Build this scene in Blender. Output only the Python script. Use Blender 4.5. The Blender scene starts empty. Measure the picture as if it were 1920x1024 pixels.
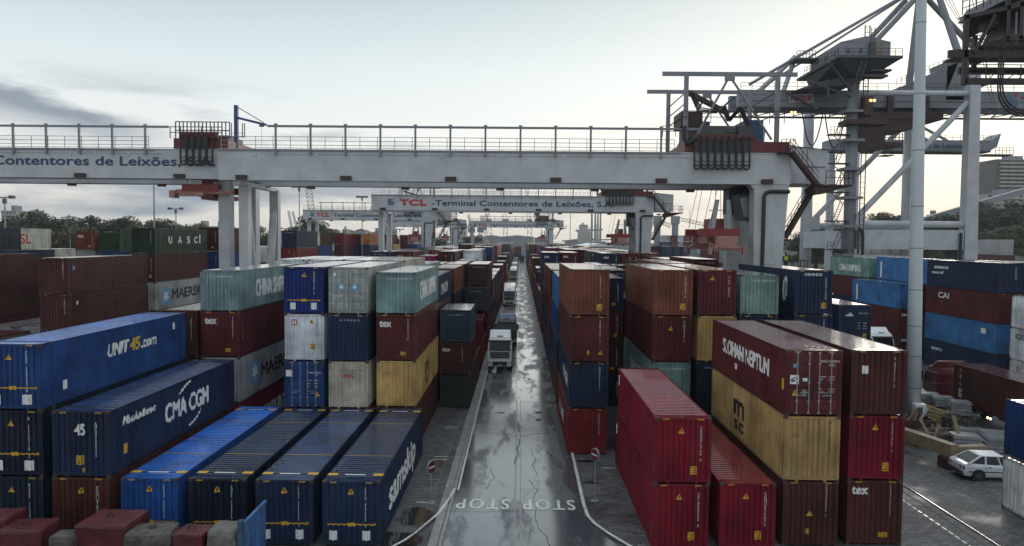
import bpy, bmesh, math, random
from math import radians as R, sin, cos, pi, sqrt
from mathutils import Vector, Matrix, Euler
random.seed(7)
sc = bpy.context.scene
col = sc.collection

# ---------------------------------------------------------------- camera
cam_d = bpy.data.cameras.new('camera'); cam = bpy.data.objects.new('camera', cam_d); col.objects.link(cam)
PITCH, YAW, ROLL, CAMH, FPX = R(2.642), R(0.649), R(0.532), 13.39, 1368.3
_F = Vector((-sin(YAW)*cos(PITCH), cos(YAW)*cos(PITCH), -sin(PITCH)))
_Rt = Vector((cos(YAW), sin(YAW), 0)); _U = _Rt.cross(_F)
_R2 = cos(ROLL)*_Rt + sin(ROLL)*_U; _U2 = -sin(ROLL)*_Rt + cos(ROLL)*_U
M = Matrix(((_R2.x,_U2.x,-_F.x,0),(_R2.y,_U2.y,-_F.y,0),(_R2.z,_U2.z,-_F.z,CAMH),(0,0,0,1)))
cam.matrix_world = M
cam_d.sensor_width = 36; cam_d.lens = 36*FPX/1920; cam_d.clip_start = 0.3; cam_d.clip_end = 9000
sc.camera = cam

# ---------------------------------------------------------------- world, sun, exposure
SUN_EL, SUN_AZ = R(14), R(28)      # azimuth clockwise from +Y (the road's direction)
w = bpy.data.worlds.new('World'); sc.world = w; w.use_nodes = True
nt = w.node_tree; nt.nodes.clear()
def N(nt, t, **k):
    n = nt.nodes.new(t)
    for a, b in k.items():
        if a.startswith('i_'): n.inputs[a[2:].replace('_', ' ')].default_value = b
        else: setattr(n, a, b)
    return n
L = lambda nt, a, b: nt.links.new(a, b)
sky = N(nt, 'ShaderNodeTexSky', sky_type='NISHITA', sun_disc=False, sun_elevation=SUN_EL, sun_rotation=SUN_AZ, altitude=10, air_density=1.2, dust_density=3.0, ozone_density=1.5)
bgs = N(nt, 'ShaderNodeBackground'); bgs.inputs['Strength'].default_value = 0.07
L(nt, sky.outputs[0], bgs.inputs['Color'])
# the overcast: a high pale cloud veil with darker banks low down, lit brighter round the hidden sun
tc = N(nt, 'ShaderNodeTexCoord')
nrm = N(nt, 'ShaderNodeVectorMath', operation='NORMALIZE'); L(nt, tc.outputs['Generated'], nrm.inputs[0])
sep = N(nt, 'ShaderNodeSeparateXYZ'); L(nt, nrm.outputs[0], sep.inputs[0])
veil = N(nt, 'ShaderNodeValToRGB')
cr = veil.color_ramp
cr.elements[0].position = 0.0; cr.elements[0].color = (0.74, 0.70, 0.64, 1)
cr.elements[1].position = 1.0; cr.elements[1].color = (0.88, 0.95, 1.02, 1)
for p_, c_ in ((0.05, (0.86, 0.84, 0.79, 1)), (0.14, (0.90, 0.93, 0.92, 1)), (0.22, (0.76, 0.85, 0.88, 1)), (0.31, (0.53, 0.64, 0.70, 1)), (0.55, (0.68, 0.79, 0.88, 1))):
    e = cr.elements.new(p_); e.color = c_
L(nt, sep.outputs['Z'], veil.inputs[0])
# glow around the sun's place
sd = Vector((sin(SUN_AZ)*cos(SUN_EL), cos(SUN_AZ)*cos(SUN_EL), sin(SUN_EL)))
dot = N(nt, 'ShaderNodeVectorMath', operation='DOT_PRODUCT'); dot.inputs[1].default_value = sd; L(nt, nrm.outputs[0], dot.inputs[0])
glow = N(nt, 'ShaderNodeMapRange'); glow.inputs[1].default_value = 0.55; glow.inputs[2].default_value = 1.0; glow.inputs[3].default_value = 0.0; glow.inputs[4].default_value = 1.0
L(nt, dot.outputs['Value'], glow.inputs[0])
gp = N(nt, 'ShaderNodeMath', operation='POWER'); gp.inputs[1].default_value = 2.0; L(nt, glow.outputs[0], gp.inputs[0])
gm = N(nt, 'ShaderNodeMix', data_type='RGBA', blend_type='ADD'); gm.inputs[0].default_value = 1
gcol = N(nt, 'ShaderNodeMix', data_type='RGBA', blend_type='MULTIPLY'); gcol.inputs[0].default_value = 1
gcol.inputs[6].default_value = (0.17, 0.14, 0.09, 1)
L(nt, gp.outputs[0], gcol.inputs[7])
L(nt, veil.outputs[0], gm.inputs[6]); L(nt, gcol.outputs[2], gm.inputs[7])
# cloud banks: noise stretched sideways, only low in the sky
mp = N(nt, 'ShaderNodeMapping'); mp.inputs['Scale'].default_value = (2.2, 2.2, 13.0); mp.inputs['Location'].default_value = (3.1, 0.4, 0.2)
L(nt, nrm.outputs[0], mp.inputs[0])
cn = N(nt, 'ShaderNodeTexNoise'); cn.inputs['Scale'].default_value = 1.5; cn.inputs['Detail'].default_value = 8; cn.inputs['Roughness'].default_value = 0.55
L(nt, mp.outputs[0], cn.inputs['Vector'])
cm = N(nt, 'ShaderNodeMapRange'); cm.inputs[1].default_value = 0.50; cm.inputs[2].default_value = 0.66; L(nt, cn.outputs[0], cm.inputs[0])
lowm = N(nt, 'ShaderNodeMapRange'); lowm.inputs[1].default_value = 0.21; lowm.inputs[2].default_value = 0.13; L(nt, sep.outputs['Z'], lowm.inputs[0])
# thicker banks towards the west (negative X)
wm = N(nt, 'ShaderNodeMapRange'); wm.inputs[1].default_value = 0.35; wm.inputs[2].default_value = -0.45; wm.inputs[3].default_value = 0.22; L(nt, sep.outputs['X'], wm.inputs[0])
cf = N(nt, 'ShaderNodeMath', operation='MULTIPLY'); L(nt, cm.outputs[0], cf.inputs[0]); L(nt, lowm.outputs[0], cf.inputs[1])
cf2 = N(nt, 'ShaderNodeMath', operation='MULTIPLY'); L(nt, cf.outputs[0], cf2.inputs[0]); L(nt, wm.outputs[0], cf2.inputs[1])
cmix = N(nt, 'ShaderNodeMix', data_type='RGBA'); 
# one long slate bank low on the left
ns = N(nt, 'ShaderNodeTexNoise'); ns.inputs['Scale'].default_value = 5.5; ns.inputs['Detail'].default_value = 7; ns.inputs['Roughness'].default_value = 0.6
mp2 = N(nt, 'ShaderNodeMapping'); mp2.inputs['Scale'].default_value = (1, 1, 3.5); L(nt, nrm.outputs[0], mp2.inputs[0]); L(nt, mp2.outputs[0], ns.inputs['Vector'])
xx = N(nt, 'ShaderNodeMath', operation='MULTIPLY_ADD'); L(nt, sep.outputs['X'], xx.inputs[0]); xx.inputs[1].default_value = 0.26; xx.inputs[2].default_value = 0.26*0.56
uu = N(nt, 'ShaderNodeMath', operation='ADD'); L(nt, sep.outputs['Z'], uu.inputs[0]); L(nt, xx.outputs[0], uu.inputs[1])
un = N(nt, 'ShaderNodeMath', operation='MULTIPLY_ADD'); L(nt, ns.outputs[0], un.inputs[0]); un.inputs[1].default_value = 0.07; L(nt, uu.outputs[0], un.inputs[2])
hi_ = N(nt, 'ShaderNodeMapRange'); hi_.inputs[1].default_value = 0.203; hi_.inputs[2].default_value = 0.188; L(nt, un.outputs[0], hi_.inputs[0])
lo_ = N(nt, 'ShaderNodeMapRange'); lo_.inputs[1].default_value = 0.135; lo_.inputs[2].default_value = 0.180; L(nt, un.outputs[0], lo_.inputs[0])
bk = N(nt, 'ShaderNodeMath', operation='MULTIPLY'); L(nt, hi_.outputs[0], bk.inputs[0]); L(nt, lo_.outputs[0], bk.inputs[1])
xl_ = N(nt, 'ShaderNodeMapRange'); xl_.inputs[1].default_value = -0.41; xl_.inputs[2].default_value = -0.50; L(nt, sep.outputs['X'], xl_.inputs[0])
bk2 = N(nt, 'ShaderNodeMath', operation='MULTIPLY'); L(nt, bk.outputs[0], bk2.inputs[0]); L(nt, xl_.outputs[0], bk2.inputs[1])
bk3 = N(nt, 'ShaderNodeMath', operation='MAXIMUM'); L(nt, bk2.outputs[0], bk3.inputs[0]); L(nt, cf2.outputs[0], bk3.inputs[1])
L(nt, bk3.outputs[0], cmix.inputs[0]); L(nt, gm.outputs[2], cmix.inputs[6]); cmix.inputs[7].default_value = (0.31, 0.36, 0.43, 1)
bgc = N(nt, 'ShaderNodeBackground'); bgc.inputs['Strength'].default_value = 1.06; L(nt, cmix.outputs[2], bgc.inputs['Color'])
ms = N(nt, 'ShaderNodeMixShader'); ms.inputs[0].default_value = 0.93
L(nt, bgs.outputs[0], ms.inputs[1]); L(nt, bgc.outputs[0], ms.inputs[2])
wo = N(nt, 'ShaderNodeOutputWorld'); L(nt, ms.outputs[0], wo.inputs['Surface'])

sun_d = bpy.data.lights.new('sun', 'SUN'); sun_d.energy = 0.7; sun_d.angle = R(14); sun_d.color = (1.0, 0.93, 0.84)
sun = bpy.data.objects.new('sun', sun_d); col.objects.link(sun)
sun.rotation_euler = (-sd).to_track_quat('-Z', 'Y').to_euler(); sun.location = (60, 40, 80)
sc.view_settings.view_transform = 'Standard'; sc.view_settings.look = 'None'; sc.view_settings.gamma = 1; sc.view_settings.exposure = 0.0
sc.cycles.max_bounces = 6; sc.cycles.diffuse_bounces = 3; sc.cycles.glossy_bounces = 3; sc.cycles.volume_bounces = 0; sc.cycles.transparent_max_bounces = 6

# ---------------------------------------------------------------- materials
MATS = {}
def mat(name, base=(0.5, 0.5, 0.5), rough=0.5, metal=0.0, spec=0.5, coat=0.0, noise=0.0, nscale=3.0, bump=0.0, bscale=40.0, emit=None, estr=0.0, dirt=0.0, dirtcol=(0.09, 0.05, 0.03)):
    if name in MATS: return MATS[name]
    m = bpy.data.materials.new(name); m.use_nodes = True; nt = m.node_tree
    b = nt.nodes['Principled BSDF']
    b.inputs['Roughness'].default_value = rough; b.inputs['Metallic'].default_value = metal
    b.inputs['Specular IOR Level'].default_value = spec; b.inputs['Coat Weight'].default_value = coat; b.inputs['Coat Roughness'].default_value = 0.08
    tc = N(nt, 'ShaderNodeTexCoord')
    src = None
    rgb = N(nt, 'ShaderNodeRGB'); rgb.outputs[0].default_value = (*base, 1); src = rgb.outputs[0]
    if noise > 0:
        n = N(nt, 'ShaderNodeTexNoise'); n.inputs['Scale'].default_value = nscale; n.inputs['Detail'].default_value = 6; n.inputs['Roughness'].default_value = 0.62
        L(nt, tc.outputs['Object'], n.inputs['Vector'])
        mr = N(nt, 'ShaderNodeMapRange'); mr.inputs[1].default_value = 0.3; mr.inputs[2].default_value = 0.7; mr.inputs[3].default_value = 1-noise; mr.inputs[4].default_value = 1+noise
        L(nt, n.outputs[0], mr.inputs[0])
        mx = N(nt, 'ShaderNodeMix', data_type='RGBA', blend_type='MULTIPLY'); mx.inputs[0].default_value = 1
        L(nt, src, mx.inputs[6]); L(nt, mr.outputs[0], mx.inputs[7]); src = mx.outputs[2]
    if dirt > 0:
        n = N(nt, 'ShaderNodeTexNoise'); n.inputs['Scale'].default_value = nscale*2.3; n.inputs['Detail'].default_value = 9; n.inputs['Roughness'].default_value = 0.7
        mpn = N(nt, 'ShaderNodeMapping'); mpn.inputs['Scale'].default_value = (1, 1, 0.25); L(nt, tc.outputs['Object'], mpn.inputs[0]); L(nt, mpn.outputs[0], n.inputs['Vector'])
        mr = N(nt, 'ShaderNodeMapRange'); mr.inputs[1].default_value = 0.56; mr.inputs[2].default_value = 0.72; mr.inputs[4].default_value = dirt
        L(nt, n.outputs[0], mr.inputs[0])
        mx = N(nt, 'ShaderNodeMix', data_type='RGBA'); L(nt, mr.outputs[0], mx.inputs[0]); L(nt, src, mx.inputs[6]); mx.inputs[7].default_value = (*dirtcol, 1); src = mx.outputs[2]
    L(nt, src, b.inputs['Base Color'])
    if bump > 0:
        n = N(nt, 'ShaderNodeTexNoise'); n.inputs['Scale'].default_value = bscale; n.inputs['Detail'].default_value = 4; L(nt, tc.outputs['Object'], n.inputs['Vector'])
        bp = N(nt, 'ShaderNodeBump'); bp.inputs['Strength'].default_value = bump; bp.inputs['Distance'].default_value = 0.02; L(nt, n.outputs[0], bp.inputs['Height']); L(nt, bp.outputs[0], b.inputs['Normal'])
    if emit: b.inputs['Emission Color'].default_value = (*emit, 1); b.inputs['Emission Strength'].default_value = estr
    MATS[name] = m; return m

def paint_mat(name, rough=0.42, coat=0.0, rust=0.5, wet=False):
    """container paint: colour from each object's own colour, faded in patches, rust by scratches and seams"""
    m = bpy.data.materials.new(name); m.use_nodes = True; nt = m.node_tree; b = nt.nodes['Principled BSDF']
    oi = N(nt, 'ShaderNodeObjectInfo'); tc = N(nt, 'ShaderNodeTexCoord')
    off = N(nt, 'ShaderNodeVectorMath', operation='MULTIPLY_ADD'); L(nt, oi.outputs['Location'], off.inputs[0]); off.inputs[1].default_value = (1.37, 1.91, 2.3); L(nt, tc.outputs['Object'], off.inputs[2])
    n1 = N(nt, 'ShaderNodeTexNoise'); n1.inputs['Scale'].default_value = 0.55; n1.inputs['Detail'].default_value = 7; n1.inputs['Roughness'].default_value = 0.6; L(nt, off.outputs[0], n1.inputs['Vector'])
    mr = N(nt, 'ShaderNodeMapRange'); mr.inputs[1].default_value = 0.32; mr.inputs[2].default_value = 0.7; mr.inputs[3].default_value = 0.62; mr.inputs[4].default_value = 1.42; L(nt, n1.outputs[0], mr.inputs[0])
    mx = N(nt, 'ShaderNodeMix', data_type='RGBA', blend_type='MULTIPLY'); mx.inputs[0].default_value = 1; L(nt, oi.outputs['Color'], mx.inputs[6]); L(nt, mr.outputs[0], mx.inputs[7])
    # streaks that run down the walls
    st = N(nt, 'ShaderNodeMapping'); st.inputs['Scale'].default_value = (3.6, 3.6, 0.14) if not wet else (0.5, 1.9, 1.0); L(nt, off.outputs[0], st.inputs[0])
    n2 = N(nt, 'ShaderNodeTexNoise'); n2.inputs['Scale'].default_value = 2.1; n2.inputs['Detail'].default_value = 8; n2.inputs['Roughness'].default_value = 0.7; L(nt, st.outputs[0], n2.inputs['Vector'])
    m2 = N(nt, 'ShaderNodeMapRange'); m2.inputs[1].default_value = 0.46; m2.inputs[2].default_value = 0.72; m2.inputs[4].default_value = 0.5; L(nt, n2.outputs[0], m2.inputs[0])
    mg = N(nt, 'ShaderNodeMix', data_type='RGBA'); L(nt, m2.outputs[0], mg.inputs[0]); L(nt, mx.outputs[2], mg.inputs[6]); mg.inputs[7].default_value = (0.05, 0.04, 0.035, 1)
    # rust spots
    n3 = N(nt, 'ShaderNodeTexNoise'); n3.inputs['Scale'].default_value = 3.2; n3.inputs['Detail'].default_value = 10; n3.inputs['Roughness'].default_value = 0.78; L(nt, off.outputs[0], n3.inputs['Vector'])
    m3 = N(nt, 'ShaderNodeMapRange'); m3.inputs[1].default_value = 0.585; m3.inputs[2].default_value = 0.66; m3.inputs[4].default_value = rust; L(nt, n3.outputs[0], m3.inputs[0])
    mr3 = N(nt, 'ShaderNodeMix', data_type='RGBA'); L(nt, m3.outputs[0], mr3.inputs[0]); L(nt, mg.outputs[2], mr3.inputs[6]); mr3.inputs[7].default_value = (0.075, 0.035, 0.02, 1)
    L(nt, mr3.outputs[2], b.inputs['Base Color'])
    if wet:
        rr = N(nt, 'ShaderNodeMapRange'); rr.inputs[1].default_value = 0.4; rr.inputs[2].default_value = 0.62; rr.inputs[3].default_value = 0.08; rr.inputs[4].default_value = rough; L(nt, n2.outputs[0], rr.inputs[0]); L(nt, rr.outputs[0], b.inputs['Roughness'])
    else:
        rr = N(nt, 'ShaderNodeMapRange'); rr.inputs[1].default_value = 0.3; rr.inputs[2].default_value = 0.7; rr.inputs[3].default_value = rough-0.08; rr.inputs[4].default_value = rough+0.16; L(nt, n1.outputs[0], rr.inputs[0]); L(nt, rr.outputs[0], b.inputs['Roughness'])
    b.inputs['Specular IOR Level'].default_value = 0.5 if wet else 0.18
    b.inputs['Coat Weight'].default_value = coat; b.inputs['Coat Roughness'].default_value = 0.09
    bn = N(nt, 'ShaderNodeTexNoise'); bn.inputs['Scale'].default_value = 1.6; bn.inputs['Detail'].default_value = 3; L(nt, off.outputs[0], bn.inputs['Vector'])
    bp = N(nt, 'ShaderNodeBump'); bp.inputs['Strength'].default_value = 0.12 if wet else 0.5; bp.inputs['Distance'].default_value = 0.03; L(nt, bn.outputs[0], bp.inputs['Height']); L(nt, bp.outputs[0], b.inputs['Normal'])
    MATS[name] = m; return m
PAINT = paint_mat('container_paint'); ROOFP = paint_mat('container_roof_wet', rough=0.26, coat=1.0, rust=0.35, wet=True); ROOFD = paint_mat('container_roof_damp', rough=0.36, coat=0.25, rust=0.5, wet=True); FRAMEP = paint_mat('container_frame_paint', rough=0.5, rust=0.85)
CAST = mat('corner_casting_steel', (0.045, 0.033, 0.028), 0.7, noise=0.3)
WHITE = mat('crane_white_paint', (0.41, 0.43, 0.455), 0.45, noise=0.16, nscale=0.45, dirt=0.38, dirtcol=(0.22, 0.18, 0.15))
GREYP = mat('crane_grey_backlit', (0.17, 0.185, 0.205), 0.5, noise=0.12, nscale=0.4, dirt=0.15, dirtcol=(0.15, 0.11, 0.09))  # grey darkened for the backlit quay crane: its shade is in the colour
DARKG = mat('dark_grey_steel', (0.05, 0.054, 0.06), 0.55, noise=0.2)
DKRED = mat('dark_red_steel', (0.10, 0.010, 0.010), 0.5, noise=0.25, dirt=0.3)
BRNRED = mat('rust_red_steel', (0.045, 0.018, 0.017), 0.6, noise=0.25)
BLACK = mat('black_rubber', (0.012, 0.012, 0.014), 0.5)
STEEL = mat('galvanised_steel', (0.28, 0.30, 0.32), 0.42, metal=0.3, noise=0.15)
GLASS = mat('dark_glass', (0.012, 0.014, 0.018), 0.08, spec=0.35)
NAVYT = mat('navy_lettering', (0.018, 0.04, 0.11), 0.5)
REDT = mat('red_lettering', (0.42, 0.03, 0.025), 0.5)
WHITET = mat('white_lettering', (0.72, 0.72, 0.70), 0.55, noise=0.15, nscale=6)
BLKT = mat('black_lettering', (0.015, 0.015, 0.017), 0.55)
YEL = mat('yellow_sticker', (0.62, 0.36, 0.03), 0.5, noise=0.12, nscale=9)
LBLUE = mat('light_blue_panel', (0.10, 0.33, 0.55), 0.5)
ORNG = mat('orange_red_steel', (0.33, 0.16, 0.13), 0.55, noise=0.25, dirt=0.4)
LAMP = mat('sodium_lamp_glow', (0.9, 0.6, 0.3), 0.4, emit=(1.0, 0.55, 0.2), estr=2.5)

# ---------------------------------------------------------------- mesh helpers
class MB:
    def __init__(s): s.v = []; s.f = []; s.m = []
    def face(s, pts, mi=0):
        b = len(s.v); s.v.extend([tuple(p) for p in pts]); s.f.append(tuple(range(b, b+len(pts)))); s.m.append(mi)
    def box(s, x0, y0, z0, x1, y1, z1, mi=0):
        if x1 < x0: x0, x1 = x1, x0
        if y1 < y0: y0, y1 = y1, y0
        if z1 < z0: z0, z1 = z1, z0
        b = len(s.v)
        s.v += [(x0,y0,z0),(x1,y0,z0),(x1,y1,z0),(x0,y1,z0),(x0,y0,z1),(x1,y0,z1),(x1,y1,z1),(x0,y1,z1)]
        for q in ((3,2,1,0),(4,5,6,7),(0,1,5,4),(1,2,6,5),(2,3,7,6),(3,0,4,7)): s.f.append(tuple(b+i for i in q)); s.m.append(mi)
        return s
    def hexa(s, p, mi=0):
        """eight points: bottom loop 0-3, top loop 4-7"""
        b = len(s.v); s.v += [tuple(q) for q in p]
        for q in ((3,2,1,0),(4,5,6,7),(0,1,5,4),(1,2,6,5),(2,3,7,6),(3,0,4,7)): s.f.append(tuple(b+i for i in q)); s.m.append(mi)
        return s
    def bar(s, p, q, w, h=None, mi=0, w2=None, h2=None):
        p = Vector(p); q = Vector(q); h = w if h is None else h; d = q-p
        if d.length < 1e-6: return s
        d.normalize(); up = Vector((0,0,1)) if abs(d.z) < 0.95 else Vector((0,1,0))
        a = d.cross(up).normalized(); c = a.cross(d).normalized(); w2 = w2 or w; h2 = h2 or h
        def ring(o, ww, hh): return [o-a*ww/2-c*hh/2, o+a*ww/2-c*hh/2, o+a*ww/2+c*hh/2, o-a*ww/2+c*hh/2]
        return s.hexa(ring(p, w, h)+ring(q, w2, h2), mi)
    def tube(s, pts, r, n=8, mi=0, cap=True):
        pts = [Vector(p) for p in pts]; rs = r if isinstance(r, (list, tuple)) else [r]*len(pts)
        rings = []
        pa = None
        for i, p in enumerate(pts):
            d = (pts[min(i+1, len(pts)-1)]-pts[max(i-1, 0)])
            d = d.normalized() if d.length > 1e-9 else Vector((0,0,1))
            if pa is None:
                up = Vector((0,0,1)) if abs(d.z) < 0.9 else Vector((1,0,0))
                a = d.cross(up).normalized()
            else:
                a = (pa-d*pa.dot(d)); a = a.normalized() if a.length > 1e-6 else pa
            pa = a; c = d.cross(a)
            b = len(s.v); rings.append(b)
            for k in range(n):
                t = 2*pi*k/n; s.v.append(tuple(p+a*cos(t)*rs[i]+c*sin(t)*rs[i]))
        for i in range(len(rings)-1):
            for k in range(n):
                k2 = (k+1) % n; s.f.append((rings[i]+k, rings[i]+k2, rings[i+1]+k2, rings[i+1]+k)); s.m.append(mi)
        if cap:
            s.f.append(tuple(rings[0]+k for k in reversed(range(n)))); s.m.append(mi)
            s.f.append(tuple(rings[-1]+k for k in range(n))); s.m.append(mi)
        return s
    def prism(s, poly, z0, z1, axis='z', mi=0):
        """poly: 2D list; extruded between z0 and z1 along axis"""
        def P(u, v, t): return {'z': (u, v, t), 'y': (u, t, v), 'x': (t, u, v)}[axis]
        n = len(poly); b = len(s.v)
        s.v += [P(u, v, z0) for u, v in poly]+[P(u, v, z1) for u, v in poly]
        s.f.append(tuple(b+i for i in reversed(range(n)))); s.m.append(mi)
        s.f.append(tuple(b+n+i for i in range(n))); s.m.append(mi)
        for i in range(n):
            j = (i+1) % n; s.f.append((b+i, b+j, b+n+j, b+n+i)); s.m.append(mi)
        return s
    def grid(s, fn, nu, nv, mi=0):
        b = len(s.v)
        for j in range(nv+1):
            for i in range(nu+1): s.v.append(tuple(fn(i/nu, j/nv)))
        for j in range(nv):
            for i in range(nu):
                a = b+j*(nu+1)+i; s.f.append((a, a+1, a+nu+2, a+nu+1)); s.m.append(mi)
        return s
    def mesh(s, name, mats, smooth=False):
        me = bpy.data.meshes.new(name); me.from_pydata(s.v, [], s.f); me.update()
        for m in (mats if isinstance(mats, (list, tuple)) else [mats]): me.materials.append(m)
        me.polygons.foreach_set('material_index', s.m)
        bm = bmesh.new(); bm.from_mesh(me); bmesh.ops.recalc_face_normals(bm, faces=bm.faces); bm.to_mesh(me); bm.free()
        if smooth: me.polygons.foreach_set('use_smooth', [True]*len(me.polygons))
        return me
    def build(s, name, mats, parent=None, smooth=False):
        return ob(name, s.mesh(name, mats, smooth), parent)
def ob(name, me, parent=None, loc=None):
    o = bpy.data.objects.new(name, me); col.objects.link(o)
    if parent is not None: o.parent = parent
    if loc is not None: o.location = loc
    return o
def tag(o, label=None, cat=None, group=None, kind=None):
    if label: o['label'] = label
    if cat: o['category'] = cat
    if group: o['group'] = group
    if kind: o['kind'] = kind
    return o
def thing(name, label, cat, loc=(0,0,0), rz=0, group=None, kind=None):
    o = bpy.data.objects.new(name, None); col.objects.link(o); o.empty_display_size = 0.5
    o.location = loc; o.rotation_euler = (0, 0, rz); return tag(o, label, cat, group, kind)
def kids(o): return [c for c in bpy.data.objects if c.parent is o]
_txt = {}
def text_mesh(s, w=None, h=1.0, bold=0.02, italic=0.0, spacing=1.0, stack=False, mat_=None, align='LEFT'):
    """flat lettering in the XZ plane facing -Y; cap height h; total width w when given"""
    key = (s, w, h, bold, italic, spacing, stack, mat_.name if mat_ else '')
    if key in _txt: return _txt[key].copy()
    cu = bpy.data.curves.new('t', 'FONT'); cu.body = '\n'.join(s) if stack else s
    cu.size = 1.0; cu.shear = italic; cu.space_character = spacing; cu.resolution_u = 3; cu.fill_mode = 'FRONT'
    if stack: cu.align_x = 'CENTER'; cu.space_line = 0.78
    o = bpy.data.objects.new('t', cu); col.objects.link(o)
    dg = bpy.context.evaluated_depsgraph_get(); me = bpy.data.meshes.new_from_object(o.evaluated_get(dg))
    bpy.data.objects.remove(o); bpy.data.curves.remove(cu)
    xs = [v.co.x for v in me.vertices]; ys = [v.co.y for v in me.vertices]
    if not xs: return me
    x0, x1, y0, y1 = min(xs), max(xs), min(ys), max(ys)
    sy = h/0.73 if not stack else h/(y1-y0)
    sx = w/(x1-x0) if w else sy
    for v in me.vertices:
        x, y = v.co.x, v.co.y
        v.co = ((x-x0)*sx, 0, (y-(0 if not stack else y0))*sy)
    if bold > .004 and h > .13:      # heavier strokes: shifted copies, each a hair behind the last
        vs = [tuple(v.co) for v in me.vertices]; fs = [tuple(p.vertices) for p in me.polygons]; n = len(vs); V = []; F = []
        b_ = bold*(h if not stack else h/len(s)*1.2)*1.35
        for k, (dx, dz) in enumerate(((0,0),(b_,0),(-b_,0),(0,b_*.8),(0,-b_*.8))):
            V += [(x+dx, y+k*.0009, z+dz) for x, y, z in vs]; F += [tuple(i+k*n for i in f) for f in fs]
        bpy.data.meshes.remove(me); me = bpy.data.meshes.new('lettering'); me.from_pydata(V, [], F); me.update()
    me.materials.clear(); me.materials.append(mat_ or WHITET)
    _txt[key] = me
    return me.copy()
HAZE = 0.0002
# ---------------------------------------------------------------- container kit
HC, STD = 2.896, 2.591
PW = 0.16
far = []
def prof(n, p, t, depth):
    t = t % p; f = t/p
    if f < .36: return 0.0
    if f < .48: return depth*(f-.36)/.12
    if f < .86: return depth
    return depth*(1-(f-.86)/.14)
def side_par(Ln): n = round((Ln-2*PW)/.278); return PW, (Ln-2*PW)/n, n, .036
def end_par(W): n = 9; return PW+.01, (W-2*PW-.02)/n, n, .062
_cm = {}
def c_walls(W, Ln, H, door):
    k = ('w', W, Ln, H, door)
    if k in _cm: return _cm[k]
    m = MB(); u0, p, n, d = side_par(Ln); z0, z1 = .16, H-.08
    br = []
    for i in range(n):
        for f in (0, .36, .48, .86): br.append(u0+(i+f)*p)
    br.append(u0+n*p)
    for X, sgn in ((.012, 1), (W-.012, -1)):
        prev = None
        for y in br:
            x = X+sgn*prof(n, p, min(y-u0, n*p-1e-6) if y < br[-1] else 0, d); 
            if prev: m.face([(prev[0], prev[1], z0), (x, y, z0), (x, y, z1), (prev[0], prev[1], z1)])
            prev = (x, y)
    u0, p, n, d = end_par(W); z0, z1 = .2, H-.11
    br = [u0+(i+f)*p for i in range(n) for f in (0, .36, .48, .86)]+[u0+n*p]
    for Y, sgn in ((.02, 1), (Ln-.02, -1)):
        if door and sgn == 1: continue
        prev = None
        for x in br:
            y = Y+sgn*prof(n, p, (x-u0) if x < br[-1] else 0, d)
            if prev: m.face([(prev[0], prev[1], z0), (x, y, z0), (x, y, z1), (prev[0], prev[1], z1)])
            prev = (x, y)
    m.face([(.05,.05,.14),(W-.05,.05,.14),(W-.05,Ln-.05,.14),(.05,Ln-.05,.14)])
    _cm[k] = m.mesh('wall', PAINT); return _cm[k]
def c_roof(W, Ln, H, deep=False, damp=False):
    k = ('r', W, Ln, H, deep, damp)
    if k in _cm: return _cm[k]
    m = MB(); n = int((Ln-.9)/.30); p = (Ln-.9)/n; X0, X1 = .05, W-.05; zt = H-.012
    m.box(.02, .04, zt-.03, W-.02, .45, zt-.004); m.box(.02, Ln-.45, zt-.03, W-.02, Ln-.04, zt-.004)
    prev = None
    br = [(.45+(i+f)*p, z) for i in range(n) for f, z in (((0,0),(.3,0),(.42,-.02),(.88,-.02)) if deep else ((0,0),(.25,0),(.5,-.004),(.75,-.004)))]+[(Ln-.45, 0)]
    for y, dz in br:
        z = zt+dz
        if prev: m.face([(X0, prev[0], prev[1]), (X1, prev[0], prev[1]), (X1, y, z), (X0, y, z)])
        prev = (y, z)
    _cm[k] = m.mesh('roof', ROOFD if damp else ROOFP); return _cm[k]
def c_frame(W, Ln, H, door):
    k = ('f', W, Ln, H, door)
    if k in _cm: return _cm[k]
    m = MB(); c = (.165, .178, .118)
    for x in (0, W-c[0]):
        for y in (0, Ln-c[1]):
            for z in (0, H-c[2]): m.box(x, y, z, x+c[0], y+c[1], z+c[2], 1)
    for x in (.003, W-.003-PW):
        for y in (.003, Ln-.003-PW):
            m.box(x, y, .118, x+PW, y+PW, H-.118)
    for x in (.008, W-.068):
        m.box(x, .178, .05, x+.06, Ln-.178, .165); m.box(x, .178, H-.085, x+.06, Ln-.178, H-.008)
    for y in (.008, Ln-.09):
        m.box(.166, y, H-.118, W-.166, y+.08, H-.012)
        m.box(.166, y+.004, .085, W-.166, y+.08, .21)
        for x in (.55, W-.67): m.box(x, y+.002, .0, x+.12, y+.07, .09)
    if Ln > 13:
        for y in (.76, Ln-.76-PW):
            for x in (-.004, W-PW+.004): m.box(x, y, .118, x+PW, y+PW, H-.1)
            for x in (0, W-c[0]):
                for z in (0, H-c[2]): m.box(x-.006, y-.01, z+.001, x+c[0]+.006, y+c[1]-.01, z+c[2]+.004, 1)
            m.box(.17, y+.02, H-.02, W-.17, y+.14, H+.001)
    _cm[k] = m.mesh('frame', [FRAMEP, CAST]); return _cm[k]
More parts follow.
